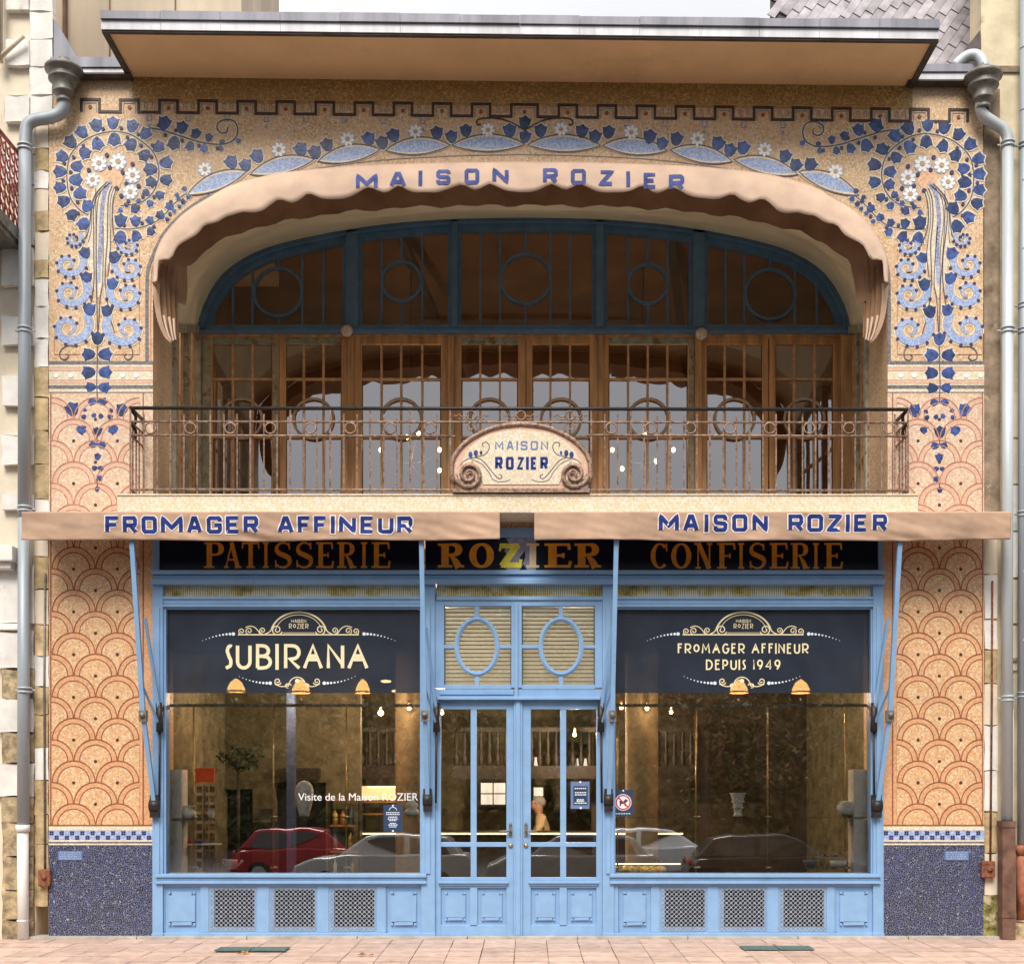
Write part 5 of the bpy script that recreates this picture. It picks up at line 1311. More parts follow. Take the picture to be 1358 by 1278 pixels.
def spiral(cx, cz, r, a0, turns, n=22, sgn=1):
    return [(cx + sgn * r * (1 - .8 * i / n) * math.cos(math.radians(a0 + 360 * turns * i / n)), cz + r * (1 - .8 * i / n) * math.sin(math.radians(a0 + 360 * turns * i / n))) for i in range(n + 1)]
GY = .055
def window_ornament(parent, cx, y):
    b = B(); w_ = .012
    q = lambda a, c: (X(cx + a), Z(c))
    b.ribbon(arc(X(cx), Z(840), 37 * U, 12, 168, 24, 29.5 * U), .018, y, y + .003); b.ribbon(arc(X(cx), Z(838), 31 * U, 5, 175, 24, 24 * U), .007, y, y + .003)
    b.ribbon([q(-81, 840.5), q(80, 840.5)], .014, y, y + .003); b.ribbon([q(-21, 838), q(21, 838)], .006, y, y + .003)
    for s in (-1, 1):
        b.ribbon(spiral(X(cx + s * 29), Z(834), 7.5 * U, 200, 1.6, sgn=s), w_, y - .001, y + .003)
        b.ribbon(spiral(X(cx + s * 76), Z(836), 4.6 * U, 250, 1.4, sgn=s), .010, y - .001, y + .003); b.ribbon(spiral(X(cx + s * 66), Z(835.5), 5.2 * U, 250, 1.4, sgn=s), .010, y - .0012, y + .003)
        b.ribbon(spiral(X(cx + s * 48), Z(835), 4.5 * U, 270, 1.4, sgn=s), .010, y - .001, y + .003)
        b.ribbon(smooth([q(s * 71, 831), q(s * 64, 829), q(s * 57, 832), q(s * 51, 840)], 4), .010, y - .0014, y + .003)
        b.ribbon(smooth([q(s * 45, 840), q(s * 38, 836), q(s * 35, 829)], 4), .012, y - .0014, y + .003)
    put_letters(b, BLOCK, auto(BLOCK, 'MAISON', X(cx - 10), X(cx + 10), .3, .4), lambda x: Z(824.5), 4.4 * U, .006, y, yb=y + .003)
    put_letters(b, DECO, auto(DECO, 'ROZIER', X(cx - 13), X(cx + 13), .22, .4), lambda x: Z(832.5), 6.8 * U, .0075, y, yb=y + .003)
    # bottom flourish
    b.ribbon(arc(X(cx - 2), Z(908), 11 * U, 0, 180, 14, 11 * U), .010, y, y + .003)
    for s in (-1, 1):
        b.ribbon(spiral(X(cx - 2 + s * 26), Z(902.5), 5 * U, 200, 1.4, sgn=s), .010, y - .001, y + .003)
        b.ribbon(smooth([(X(cx - 2 + s * 30), Z(906)), (X(cx - 2 + s * 23), Z(909)), (X(cx - 2 + s * 16), Z(909)), (X(cx - 2 + s * 11), Z(905)), (X(cx - 2 + s * 8), Z(908))], 4), .010, y, y + .003)
        b.ribbon(spiral(X(cx - 2 + s * 13), Z(908), 3.4 * U, 250, 1.3, 14, sgn=s), .008, y - .0014, y + .003)
    b.disc(X(cx - 2), Z(902), 3 * U, y - .002, y + .003, 12)
    o = part('gold_ornament', b, 'film_text', parent)
    d = B()
    for s in (-1, 1):
        for k in range(10):
            t = k / 9; r = (2.4 - 1.9 * t ** .6) * U
            d.disc(X(cx + s * (87 + 41 * t)), Z(839.5 + 9 * t ** 2), r, y, y + .003, 8)
            d.disc(X(cx - 2 + s * (36 + 41 * t)), Z(905 - 9 * t ** 2.2), r, y, y + .003, 8)
    tag(part('dot_garland', d, 'film_dot', parent), kind='stuff')

def display(a0, a1, word):
    dw = thing('display_window', None, None, (X((a0 + a1) / 2), .05, Z(1158))); sub(dw, sf)
    fr = B(); fr.pbox(a0, a0 + 3, 805, 1158, .0, .16, y=0); fr.pbox(a1 - 3, a1, 805, 1158, .0, .16, y=0); fr.pbox(a0 + 3, a1 - 3, 805, 807.5, .0, .16, y=0)
    part('window_frame', fr, BP, dw)
    part('pane', B().box(X(a0 + 2), X(a1 - 2), GY + .01, GY + .02, Z(1158), Z(807)), 'glass_shop', dw)
    part('navy_film', B().add([(X(a0 + 3), GY + .004, Z(918)), (X(a1 - 3), GY + .004, Z(918)), (X(a1 - 3), GY + .004, Z(807.5)), (X(a0 + 3), GY + .004, Z(807.5))], [(0, 1, 2, 3)]), 'film_navy', dw)
    return dw
dl = display(217, 560, 'l'); dr_ = display(813, 1158, 'r')
window_ornament(dl, 395, GY - .002); window_ornament(dr_, 987, GY - .002)
letters(DECO, [(c, X(260 + p_ / 5.03), X(260 + q / 5.03)) for c, p_, q in (('S', 180, 246), ('U', 258, 364), ('B', 392, 502), ('I', 521, 547), ('R', 580, 694), ('A', 706, 842), ('N', 866, 984), ('A', 1003, 1147))], lambda x: Z(887.2), 34.5 * U, .038, GY - .002, 'film_text', dl, yb=GY + .001)
letters(DECO, auto(DECO, 'FROMAGER AFFINEUR', X(899.5), X(1074), .20, .45), lambda x: Z(866), 14 * U, .017, GY - .002, 'film_text', dr_, yb=GY + .001)
letters(DECO, auto(DECO, 'DEPUIS 1949', X(937), X(1036.5), .20, .42), lambda x: Z(887.5), 14 * U, .017, GY - .002, 'film_text', dr_, yb=GY + .001)
font_text('window_text', 'Visite de la Maison ROZIER', X(474), Z(1061), .118, GY + .0, 'white_print', dl)['kind'] = 'stuff'

# sills and stallriser
for a0, a1 in ((208, 566), (808, 1166)):
    b = B(); b.pbox(a0, a1, 1158, 1162.5, -.075, .16, y=0); b.pbox(a0 + 2, a1 - 2, 1162.8, 1167, -.05, .16, y=0); b.pbox(a0, a1, 1167.3, 1171, -.065, .16, y=0)
    P('window_sill', b)
def eared(a0, a1, y0, y1, yf):
    """raised eared field inside a recessed panel"""
    b = B(); x0, x1, z0, z1 = X(a0), X(a1), Z(y1), Z(y0); e = .062 * min(1, (x1 - x0) / .3); t = .026
    p = [(x0 + e, z0 + t), (x1 - e, z0 + t), (x1 - e, z0 + e), (x1 - t, z0 + e), (x1 - t, z1 - e), (x1 - e, z1 - e), (x1 - e, z1 - t), (x0 + e, z1 - t), (x0 + e, z1 - e), (x0 + t, z1 - e), (x0 + t, z0 + e), (x0 + e, z0 + e)]
    b.plate(p, yf - .026, yf + .01)
    for sx, sz in ((0, 0), (1, 0), (0, 1), (1, 1)):
        cx = x0 + t + .008 if not sx else x1 - t - .008; cz_ = z0 + t + .008 if not sz else z1 - t - .008
        b.box(cx - .013, cx + .013, yf - .028, yf, cz_ - .013, cz_ + .013)
    return b
lat_cache = {}
def lattice(w_, h_):
    b = B(); n = 10; px_ = w_ / n; m_ = round(h_ / px_); pz = h_ / m_; r = .0036
    for i in range(-m_, n + 1):
        for s in (1, -1):
            # diagonal line through grid
            x0 = i * px_; z0 = 0; x1 = x0 + m_ * px_; z1 = h_
            if x0 < 0: z0 += -x0 / px_ * pz; x0 = 0
            if x1 > w_: z1 -= (x1 - w_) / px_ * pz; x1 = w_
            if x1 - x0 < 1e-4: continue
            P_ = [(x0, z0), (x1, z1)] if s == 1 else [(w_ - x0, z0), (w_ - x1, z1)]
            b.ribbon([(a - w_ / 2, c - h_ / 2) for a, c in P_], .0048, -.001 * s, .004)
    for i in range(n):
        for j in range(m_):
            cx, cz_ = (i + .5) * px_ - w_ / 2, (j + .5) * pz - h_ / 2
            b.ribbon([(cx + px_ * .5 * math.cos(PI / 4 * (2 * k + 1)) * .5, cz_ + pz * .5 * math.sin(PI / 4 * (2 * k + 1)) * .5) for k in range(4)], .003, -.003, .003, closed=True)
    return b
for (p0, panels, grs) in ((203, ((213, 266), (512, 562)), ((277, 341), (357, 421), (436, 500))), (808, ((820, 863), (1107, 1158)), ((874.5, 938), (953, 1017), (1032, 1096)))):
    a0, a1 = (217, 559) if p0 == 203 else (814, 1157)
    b = B(); b.pbox(a0, a1, 1171, 1175, -.01, .16, y=0); b.pbox(a0, a1, 1236, 1243.5, -.02, .16, y=0)
    edges = sorted([q for r in panels + grs for q in r]); 
    for e0, e1 in zip([a0] + edges[1::2], edges[0::2] + [a1]):
        if e1 - e0 > 1: b.pbox(e0, e1, 1175, 1236, -.01, .16, y=0)
    b.pbox(a0, a1, 1175, 1236, .15, .16, y=0)
    P('stallriser_frame', b)
    for c0, c1 in panels:
        c0_, c1_ = max(c0, a0), min(c1, a1)
        b = B().pbox(c0_ - .5, c1_ + .5, 1174, 1237, .012, .03, y=0); e = eared(c0_ + 4, c1_ - 4, 1179, 1229, .012); b.add(e.v, e.f)
        b.frustum(X(c0_), X(c0_) + .02, Z(1236), Z(1175), .012, -.002, .006)
        P('raised_panel', b, bevel=.003)
    for c0, c1 in grs:
        gr = part('grille', B().plate([(X(c0), Z(1236)), (X(c1), Z(1236)), (X(c1), Z(1175)), (X(c0), Z(1175))], .0, .03, [[(X(c0) + .06, Z(1236) + .06), (X(c1) - .03, Z(1236) + .06), (X(c1) - .03, Z(1175) - .035), (X(c0) + .06, Z(1175) - .035)]]), BP, sf, bevel=.003)
        w_, h_ = X(c1) - X(c0) - .02, Z(1175) - Z(1236) - .02
        l = part('lattice', lattice(w_, h_), 'lattice_white', gr, loc=((X(c0) + X(c1)) / 2, -.008, (Z(1175) + Z(1236)) / 2)); l['kind'] = 'stuff'
        part('back', B().pbox(c0, c1, 1175, 1236, .05, .055, y=0), 'void', gr)

# --- transom over the doors with ovals
b = B(); b.pbox(577, 589, 796, 912, -.01, .15, y=0); b.pbox(678, 692, 796, 912, -.012, .15, y=0); b.pbox(789, 799, 796, 912, -.01, .15, y=0)
b.pbox(589, 678, 796, 803.5, -.01, .15, y=0); b.pbox(692, 789, 796, 803.5, -.01, .15, y=0); b.pbox(589, 678, 908, 914, -.01, .15, y=0); b.pbox(692, 789, 908, 914, -.01, .15, y=0)
b.pbox(583, 681, 915, 921, -.02, .15, y=0); b.pbox(577, 799, 914, 924, -.005, .15, y=0); b.pbox(580, 796, 924, 928, -.06, .15, y=0)
b.pbox(682.5, 687, 800, 924, -.035, .0, y=0)
P('door_head', b)
for cx, a0, a1 in ((632.5, 589, 678), (744, 692, 789)):
    ow = thing('oval_window', None, None, (X(cx), 0, Z(857))); sub(ow, sf)
    b = B(); b.ribbon([(X(cx) + 27 * U * math.cos(2 * PI * i / 40), Z(857) + 36.5 * U * math.sin(2 * PI * i / 40)) for i in range(40)], .052, -.012, .05, closed=True)
    b.ribbon([(X(cx) + 27 * U * math.cos(2 * PI * i / 40), Z(857) + 36.5 * U * math.sin(2 * PI * i / 40)) for i in range(40)], .02, -.024, .0, closed=True)
    b.pbox(cx - 3, cx + 3, 803, 822, -.005, .05, y=0); b.pbox(cx - 3, cx + 3, 892, 908, -.005, .05, y=0); b.pbox(a0, cx - 28, 855, 859.5, -.005, .05, y=0); b.pbox(cx + 28, a1, 855, 859.5, -.005, .05, y=0)
    part('window_frame', b, BP, ow, bevel=.003)
    part('pane', B().pbox(a0, a1, 803, 908, .055, .062, y=0), 'glass_door', ow)
    for k in range(19):
        z = Z(807 + k * 5.4)
        o = part('slat', B().add([(X(a0 + 1), .112, z + .012), (X(a1 - 1), .112, z + .012), (X(a1 - 1), .078, z - .028), (X(a0 + 1), .078, z - .028)], [(3, 2, 1, 0)]), 'blind_white', ow)
# --- door leaves
def door(a0, a1, g0, gm0, gm1, g1, hx, sgn):
    dr = thing('door_leaf', None, None, (X((a0 + a1) / 2), .04, 0)); sub(dr, sf)
    yf = .02; b = B()
    b.pbox(a0, g0, 928, 1240, yf, yf + .06, y=0); b.pbox(g1, a1, 928, 1240, yf, yf + .06, y=0); b.pbox(g0, g1, 928, 940, yf, yf + .06, y=0)
    b.pbox(gm0, gm1, 940, 1163, yf + .004, yf + .055, y=0); b.pbox(g0, g1, 1116.5, 1122.5, yf + .002, yf + .055, y=0)
    b.pbox(g0, g1, 1163, 1168, yf, yf + .06, y=0); b.pbox(g0 - 3, g1 + 3, 1168, 1171, yf - .04, yf + .06, y=0); b.pbox(g0 - 1, g1 + 1, 1171, 1174, yf - .02, yf + .06, y=0)
    b.pbox(g0, g1, 1174, 1177, yf, yf + .06, y=0); b.pbox(gm0 - 1, gm1 + 1, 1177, 1228, yf, yf + .06, y=0); b.pbox(g0, g1, 1226, 1240, yf, yf + .06, y=0)
    b.pbox(g0, g1, 1177, 1228, yf + .03, yf + .05, y=0)
    part('door_frame', b, BP, dr, bevel=.004)
    for c0, c1 in ((g0 + 2, gm0 - 3), (gm1 + 3, g1 - 2)):
        part('raised_panel', eared(c0 + 1, c1 - 1, 1180, 1223, yf + .03), BP, dr, bevel=.002)
        part('pane', B().pbox(c0 - 3, c1 + 3, 940, 1117, yf + .03, yf + .036, y=0), 'glass_door', dr)
        part('pane', B().pbox(c0 - 3, c1 + 3, 1122, 1164, yf + .03, yf + .036, y=0), 'glass_door', dr)
    hz = Z(1101.5)
    b = B().box(X(hx) - .018, X(hx) + .018, yf - .012, yf, Z(1109), Z(1093)); b.tube([(X(hx), yf, hz), (X(hx), yf - .05, hz), (X(hx + sgn * 4), yf - .055, hz), (X(hx + sgn * 15), yf - .05, hz - .004)], .011, 6)
    b.lathe((X(hx), yf - .01, Z(1093)), [(0, .03), (.012, .015), (.015, 0)], 8)
    part('handle', b, 'hopper_iron', dr)
    b = B().tube([(X(hx), yf, Z(1120.5)), (X(hx), yf - .015, Z(1120.5))], .024, 12); part('lock', b, 'brass', dr)
    return dr
door(576, 681, 584.5, 624, 632, 671.5, 677, -1)
door(693, 799, 704, 743, 751, 791, 697.5, 1)
b = B(); b.pbox(681, 693, 926, 1240, -.005, .09, y=0); b.pbox(684, 690, 926, 1240, -.022, .0, y=0); b.pbox(576, 800, 1240, 1243.6, .0, .12, y=0)
P('centre_post', b)

# ------------------------------------------------------------------ notices on the glass (stuck on: things of their own)
nt1 = thing('opening_hours_notice', 'navy notice with white text hanging in the left display window', 'notice', (X(520), .04, Z(1103)))
pts = [(508, 1067), (516, 1067), (520, 1065.5), (524, 1067), (533, 1067), (533, 1102), (524, 1102), (520, 1103.5), (516, 1102), (508, 1102)]
part('notice_card', B().plate(Q(pts), .046, .052), 'notice_navy', nt1)
b = B(); random.seed(3)
for yy, w_ in ((1077, 9), (1079.5, 9), (1083, 6), (1085.5, 7), (1087.5, 5), (1091.5, 4), (1093.5, 6), (1096, 5)):
    x = 520.5 - w_
    while x < 520.5 + w_:
        q = random.uniform(1.2, 3); b.pbox(x, min(x + q, 520.5 + w_), yy - .6, yy + .6, .0445, .046, y=0); x += q + .7
b.ribbon(arc(X(520.5), Z(1074), 5 * U, 0, 180, 10, 4 * U), .006, .0445, .046); b.disc(X(520.5), Z(1068), 1.3 * U, .0445, .046, 8); b.disc(X(520.5), Z(1101.5), 1.3 * U, .0445, .046, 8)
tag(part('lettering', b, 'film_dot', nt1), kind='stuff')
nt2 = thing('door_notice', 'small navy notice with white lines stuck on the right door pane', 'notice', (X(769.5), .04, Z(1072)))
part('notice_card', B().pbox(757, 782, 1036, 1072, .036, .042, y=0), 'notice_edge', nt2)
part('notice_field', B().pbox(760.5, 779.5, 1042, 1067, .034, .037, y=0), 'notice_navy', nt2)
b = B()
for yy, w_ in ((1045, 8), (1050.5, 7.5), (1053.5, 7.5), (1060, 5), (1062, 5), (1064.5, 8)):
    x = 770 - w_
    while x < 770 + w_:
        q = random.uniform(1.2, 3); b.pbox(x, min(x + q, 770 + w_), yy - .7, yy + .7, .0325, .034, y=0); x += q + .7
b.disc(X(769.7), Z(1036.5), 1.5 * U, .0325, .036, 8); b.disc(X(770.3), Z(1071), 1.5 * U, .0325, .036, 8)
tag(part('lettering', b, 'white_print', nt2), kind='stuff')
nt3 = thing('no_dogs_notice', 'navy no dogs allowed notice with red ring in the right display window', 'notice', (X(827), .04, Z(1081)))
part('notice_card', B().pbox(814.5, 840, 1047, 1082, .046, .052, y=0), 'notice_navy', nt3)
b = B().disc(X(826.8), Z(1063.5), 11 * U, .044, .046, 24, 0); b.ribbon([(X(826.8) + 9.2 * U * math.cos(2 * PI * i / 28), Z(1063.5) + 9.2 * U * math.sin(2 * PI * i / 28)) for i in range(28)], .015, .042, .044, closed=True, m=1)
dog = [(822, 1068.5), (822.5, 1065), (821.5, 1062.5), (823, 1061.5), (827.5, 1062), (829, 1060), (830.5, 1058.5), (831.3, 1060), (833.5, 1061), (832.5, 1062.5), (830.5, 1063), (830, 1065), (830.5, 1068.5), (829, 1068.5), (828, 1065.5), (824.5, 1065.5), (823.7, 1068.5)]
b.plate(Q(dog), .0425, .044, m=2); b.ribbon(Q([(820.3, 1057.2), (833.3, 1069.8)]), .015, .0408, .0425, m=1)
b.disc(X(827), Z(1048), 1.2 * U, .044, .046, 8)
for j in range(6): b.pbox(817 + j * 3.4, 819.2 + j * 3.4, 1078, 1079, .0445, .046, 0, y=0)
part('no_dogs_symbol', b, ['white_print', 'notice_red', 'notice_navy'], nt3)

# ================================================================== NEIGHBOURING HOUSES AND STONE STRIPS
random.seed(11)
lh = thing('left_house', 'pale stone neighbouring house with quoins at the left edge', 'house', (X(0), .05, 0))
b = B().box(X(-600), X(46), .045, .4, -.1, 14)
part('wall', b, 'stone_beige', lh)
def stone(a0, a1, c0, c1, y, mat, parent, jit=.006):
    w_, h_ = X(a1) - X(a0), Z(c0) - Z(c1); n = 4
    bb = B(); cx, cz_ = (X(a0) + X(a1)) / 2, (Z(c0) + Z(c1)) / 2
    q = [(random.uniform(-jit, jit), random.uniform(-jit, jit)) for _ in range(8)]
    o_ = [(-w_ / 2, -h_ / 2), (0, -h_ / 2), (w_ / 2, -h_ / 2), (w_ / 2, 0), (w_ / 2, h_ / 2), (0, h_ / 2), (-w_ / 2, h_ / 2), (-w_ / 2, 0)]
    p = [(a + i, c + j) for (a, c), (i, j) in zip(o_, q)]
    bb.plate(p, y, y + .1, back=False)
    return part('stone', bb, mat, parent, loc=(cx, 0, cz_), bevel=.008)
# upper quoins
y = -20
for k, (c0, c1, wide) in enumerate(((-15, 15, 0), (17, 52, 1), (54, 88, 0), (90, 126, 1), (129, 163, 0), (166, 205, 1), (207, 245, 0), (248, 285, 1), (286, 325, 1))):
    if wide: stone(40, 70 if c1 < 170 else 46, c0, c1, -.01, 'stone_white', lh)
    else: stone(8, 39.5, c0, c1, -.03, 'stone_white', lh); stone(40, 70 if c1 < 170 else 46, c0, c1, -.012, 'stone_white', lh)
for c0, c1 in ((330, 379), (420, 458), (499, 538), (578, 616), (656, 676)):
    stone(4, 45, c0, c1, -.03, 'stone_white', lh)
for c0, c1, m in ((752, 826, 'stone_white'), (838, 886, 'stone_white'), (888, 926, 'stone_rough'), (928, 970, 'stone_white'), (972, 1010, 'stone_rough'), (1012, 1055, 'stone_white'), (1057, 1090, 'stone_rough'), (1092, 1134, 'stone_rough'), (1136, 1178, 'stone_rough'), (1180, 1218, 'stone_rough'), (1220, 1250, 'stone_rough')):
    stone(-3 if m == 'stone_white' else 5, 45, c0, c1, -.03, m, lh, .01)
for b in (B().box(X(-60), X(27), -.22, .05, Z(748), Z(728)).box(X(-60), X(22), -.16, .05, Z(757), Z(748)), B().box(X(-60), X(27), -.05, .05, Z(836), Z(827))): part('string_course', b, 'stone_white', lh, bevel=.01)
b = B().tube([(X(4), -.08, 15), (X(4), -.08, Z(88)), (X(4), -.08, Z(86))], .035, 8); b.tube([(X(4), -.08, Z(82)), (X(37), -.12, Z(56))], .026, 8)
part('conduit', b, 'stone_beige', lh)
b = B().box(-7.5, X(31), -1.1, .045, Z(326), Z(310)).box(-7.5, X(28), -1.06, .0, Z(332), Z(326))
bal = part('side_balcony', b, 'hopper_iron', lh)
b = B(); xs = X(26)
b.tube([(xs, -1.05, Z(208)), (xs, .0, Z(206))], .022, 6)
for i in range(9):
    yy = -1.0 + i * .12; zb_ = Z(310)
    b.tube([(xs, yy, zb_), (xs + .01, yy, Z(208))], .009, 5)
    for j in range(6):
        zz = zb_ + .1 + j * .13; b.tube([(xs, yy + .05 * math.cos(t), zz + .05 * math.sin(t)) for t in [PI * 2 * k / 8 for k in range(7)]], .010, 5)
part('side_railing', b, 'red_iron', bal)

rh = thing('right_house', 'pale rendered neighbouring house with stains at the right edge', 'house', (X(1340), .05, 0))
part('wall', B().box(X(1303), X(2100), .045, .4, -.1, 14), 'plaster_right', rh)
part('stained_render', B().box(X(1304), X(1326), .0, .06, Z(700), Z(118)), 'plaster_stain', rh)
part('stone_band', B().box(X(1306), X(1358) + .3, .02, .06, Z(94), Z(86)), 'plaster_stain', rh)
part('shutter', B().box(X(1354.5), X(1380), -.02, .05, Z(851), Z(759)), 'notice_red', rh)
part('stone_band', B().box(X(1340), X(1420), -.01, .06, Z(876), Z(872)), 'plaster_stain', rh)
part('moss', B().box(X(1304), X(1321), -.008, .05, Z(1240), Z(1187)), 'moss', rh)
part('plinth', B().box(X(1338), X(1400), -.12, .05, -.05, Z(1222)), 'stone_rough', rh)
for c0, c1 in ((700, 760), (762, 820), (822, 860), (862, 905), (907, 960), (962, 1020), (1022, 1075), (1077, 1130), (1132, 1186)):
    stone(1306, 1323, c0, c1, .01, random.choice(['stone_yellow', 'stone_white', 'stone_beige']), rh)
for k in range(6): stone(1340, 1372, 520 + k * 62, 578 + k * 62, .02, random.choice(['stone_beige', 'stone_white']), rh)
st = thing('stone_pier', 'narrow strip of worn yellow stone blocks beside the left pier', 'pier', (X(56), .03, 0))
c = 165
for h in (32, 30, 24, 30, 26, 39, 24, 37, 42, 38, 40, 44, 45, 46, 36, 40, 44, 46, 42, 40, 38, 44, 42, 46, 40, 42, 40):
    if c > 1240: break
    h2 = min(h, 1246 - c)
    stone(46, 64, c, c + h2 - 1.2, .0 + random.uniform(0, .01), random.choice(['stone_yellow', 'stone_yellow', 'stone_white', 'stone_beige', 'stone_yellow']), st, .008)
    c += h
# cables and rust boxes
for nm, xa, c0, bx_, byy, lab in (('l', 60, 760, 61, 1162, 'rusty metal box at the foot of a thin cable on the left stone strip'), ('r', 1316, 770, 1308.5, 1151, 'rusty metal box at the foot of a thin cable right of the navy dado')):
    t = thing('junction_box', lab, 'box', (X(bx_), 0, Z(byy + 14)), group='rusty boxes beside the piers')
    w_ = 8 if nm == 'l' else 9
    b = B().box(X(bx_ - w_), X(bx_ + w_), -.07, .03, Z(byy + 12), Z(byy - 10)).tube([(X(bx_ + 1), -.07, Z(byy)), (X(bx_ + 1), -.10, Z(byy))], .03, 8)
    part('box_body', b, 'rust', t, bevel=.012)
    part('cable', B().tube([(X(xa), .0, Z(c0)), (X(xa - 1), -.01, Z(c0 + 150)), (X(xa + (0 if nm == 'l' else -3)), -.01, Z(byy - 8))], .011, 6), 'rust' if nm == 'r' else 'hopper_iron', t)

# ================================================================== DOWNPIPES
def collar(b, x, y, z, r, m=0):
    for k in (-.022, .022): b.tube([(x, y, z + k - .008), (x, y, z + k + .008)], r * 1.22, 12, m)
    b.tube([(x - r * 1.7, y + .02, z), (x + r * 1.7, y + .02, z)], .011, 6, m)
def hopper(cx, cy, y, m):
    b = B(); b.lathe((X(cx), y, Z(cy)), [(.06, -.24), (.08, -.235), (.08, -.205), (.07, -.2), (.075, -.19), (.10, -.15), (.115, -.145), (.115, -.12), (.105, -.11), (.125, -.05), (.15, -.01), (.165, -.005), (.165, .02), (.15, .03), (.16, .06), (.18, .085), (.20, .09), (.205, .12), (.195, .135), (.06, .12)], 22)
    b.tube([(X(cx), y, Z(cy) + .1), (X(cx), y, Z(cy) + .24)], .06, 12); b.tube([(X(cx), y, Z(cy) + .19), (X(cx), y, Z(cy) + .215)], .075, 12)
    return b
dp = thing('downpipe', 'grey zinc downpipe with bell hopper left of the mosaic pier, white at its foot', 'pipe', (X(38), -.12, 0), group='downpipes beside the facade')
part('hopper', hopper(92, 118, -.16, 0), 'hopper_iron', dp)
bend = smooth([(X(93), -.16, Z(135)), (X(92), -.15, Z(148)), (X(86), -.14, Z(159)), (X(72), -.13, Z(164)), (X(52), -.12, Z(167)), (X(42), -.12, Z(174)), (X(39.5), -.12, Z(188)), (X(39), -.12, Z(200))], 4)
part('bend', B().tube(bend, .066, 14), 'pipe_grey', dp)
b = B().tube([(X(39), -.12, Z(198)), (X(37.5), -.12, Z(690))], .066, 14).tube([(X(37.5), -.12, Z(690)), (X(36.5), -.12, Z(1093))], .064, 14)
part('pipe', b, 'pipe_grey', dp)
for c in (203, 443, 678, 916):
    b = B(); collar(b, X(38.5), -.12, Z(c), .066); part('collar', b, 'pipe_pale', dp)
b = B().tube([(X(36), -.12, Z(1093)), (X(36), -.12, Z(1102))], .075, 14).tube([(X(36), -.12, Z(1100)), (X(36.5), -.12, .0)], .060, 14).tube([(X(36), -.12, Z(1218)), (X(36), -.12, Z(1220))], .064, 12)
part('foot_pipe', b, 'pipe_white', dp)
dp = thing('downpipe', 'pale grey downpipe with bell hopper right of the mosaic pier, brown iron foot', 'pipe', (X(1330), -.12, 0), group='downpipes beside the facade')
part('hopper', hopper(1296, 128, -.18, 0), 'hopper_iron', dp)
b = B().tube(smooth([(X(1264), -.05, Z(92)), (X(1278), -.1, Z(82)), (X(1290), -.14, Z(84)), (X(1297), -.18, Z(98)), (X(1297), -.18, Z(112))], 4), .06, 12)
b.tube(smooth([(X(1294), -.18, Z(140)), (X(1293), -.17, Z(154)), (X(1299), -.15, Z(164)), (X(1312), -.13, Z(171)), (X(1325), -.12, Z(179)), (X(1331), -.12, Z(190)), (X(1331), -.12, Z(205))], 4), .062, 14)
part('bend', b, 'pipe_pale', dp)
part('pipe', B().tube([(X(1331), -.12, Z(203)), (X(1330), -.12, Z(1088))], .062, 14), 'pipe_pale', dp)
for c in (199, 443, 927):
    b = B(); collar(b, X(1331), -.12, Z(c), .062); part('collar', b, 'pipe_pale', dp)
b = B().box(X(1321), X(1338), -.19, -.05, 0, Z(1088)).box(X(1320), X(1339), -.2, -.04, Z(1096), Z(1088)).box(X(1320), X(1339), -.2, -.04, Z(1214), Z(1208))
part('foot_pipe', b, 'pipe_brown', dp)
dp = thing('downpipe', 'slimmer blue-grey downpipe at the right edge with a rusty red foot', 'pipe', (X(1352), -.1, 0), group='downpipes beside the facade')
part('pipe', B().tube([(X(1355), -.1, Z(-60)), (X(1352), -.1, Z(500)), (X(1350.5), -.1, Z(1125))], .050, 12), 'pipe_grey', dp)
for c in (199, 410, 443, 684, 922):
    b = B(); collar(b, X(1354 - c * .003), -.1, Z(c), .050); part('collar', b, 'pipe_grey', dp)
b = B()
for c in (70, 152, 245, 335, 525, 620, 760, 850): b.tube([(X(1354.5 - c * .003), -.1, Z(c)), (X(1354.5 - c * .003), -.1, Z(c + 2.5))], .053, 12)
tag(part('pipe_joints', b, 'pipe_grey', dp), kind='stuff')
b = B().tube([(X(1350), -.1, Z(1128)), (X(1350), -.1, Z(1218))], .055, 12).tube([(X(1350), -.1, Z(1120)), (X(1350), -.1, Z(1132))], .068, 12)
part('foot_pipe', b, 'pipe_rust', dp)
b = B().tube([(X(1339.5), -.06, Z(940)), (X(1338.5), -.06, Z(1235))], .018, 6)
tag(part('thin_pipe', b, 'pipe_white'), 'thin white conduit between the two right downpipes, ending near the pavement', 'pipe')

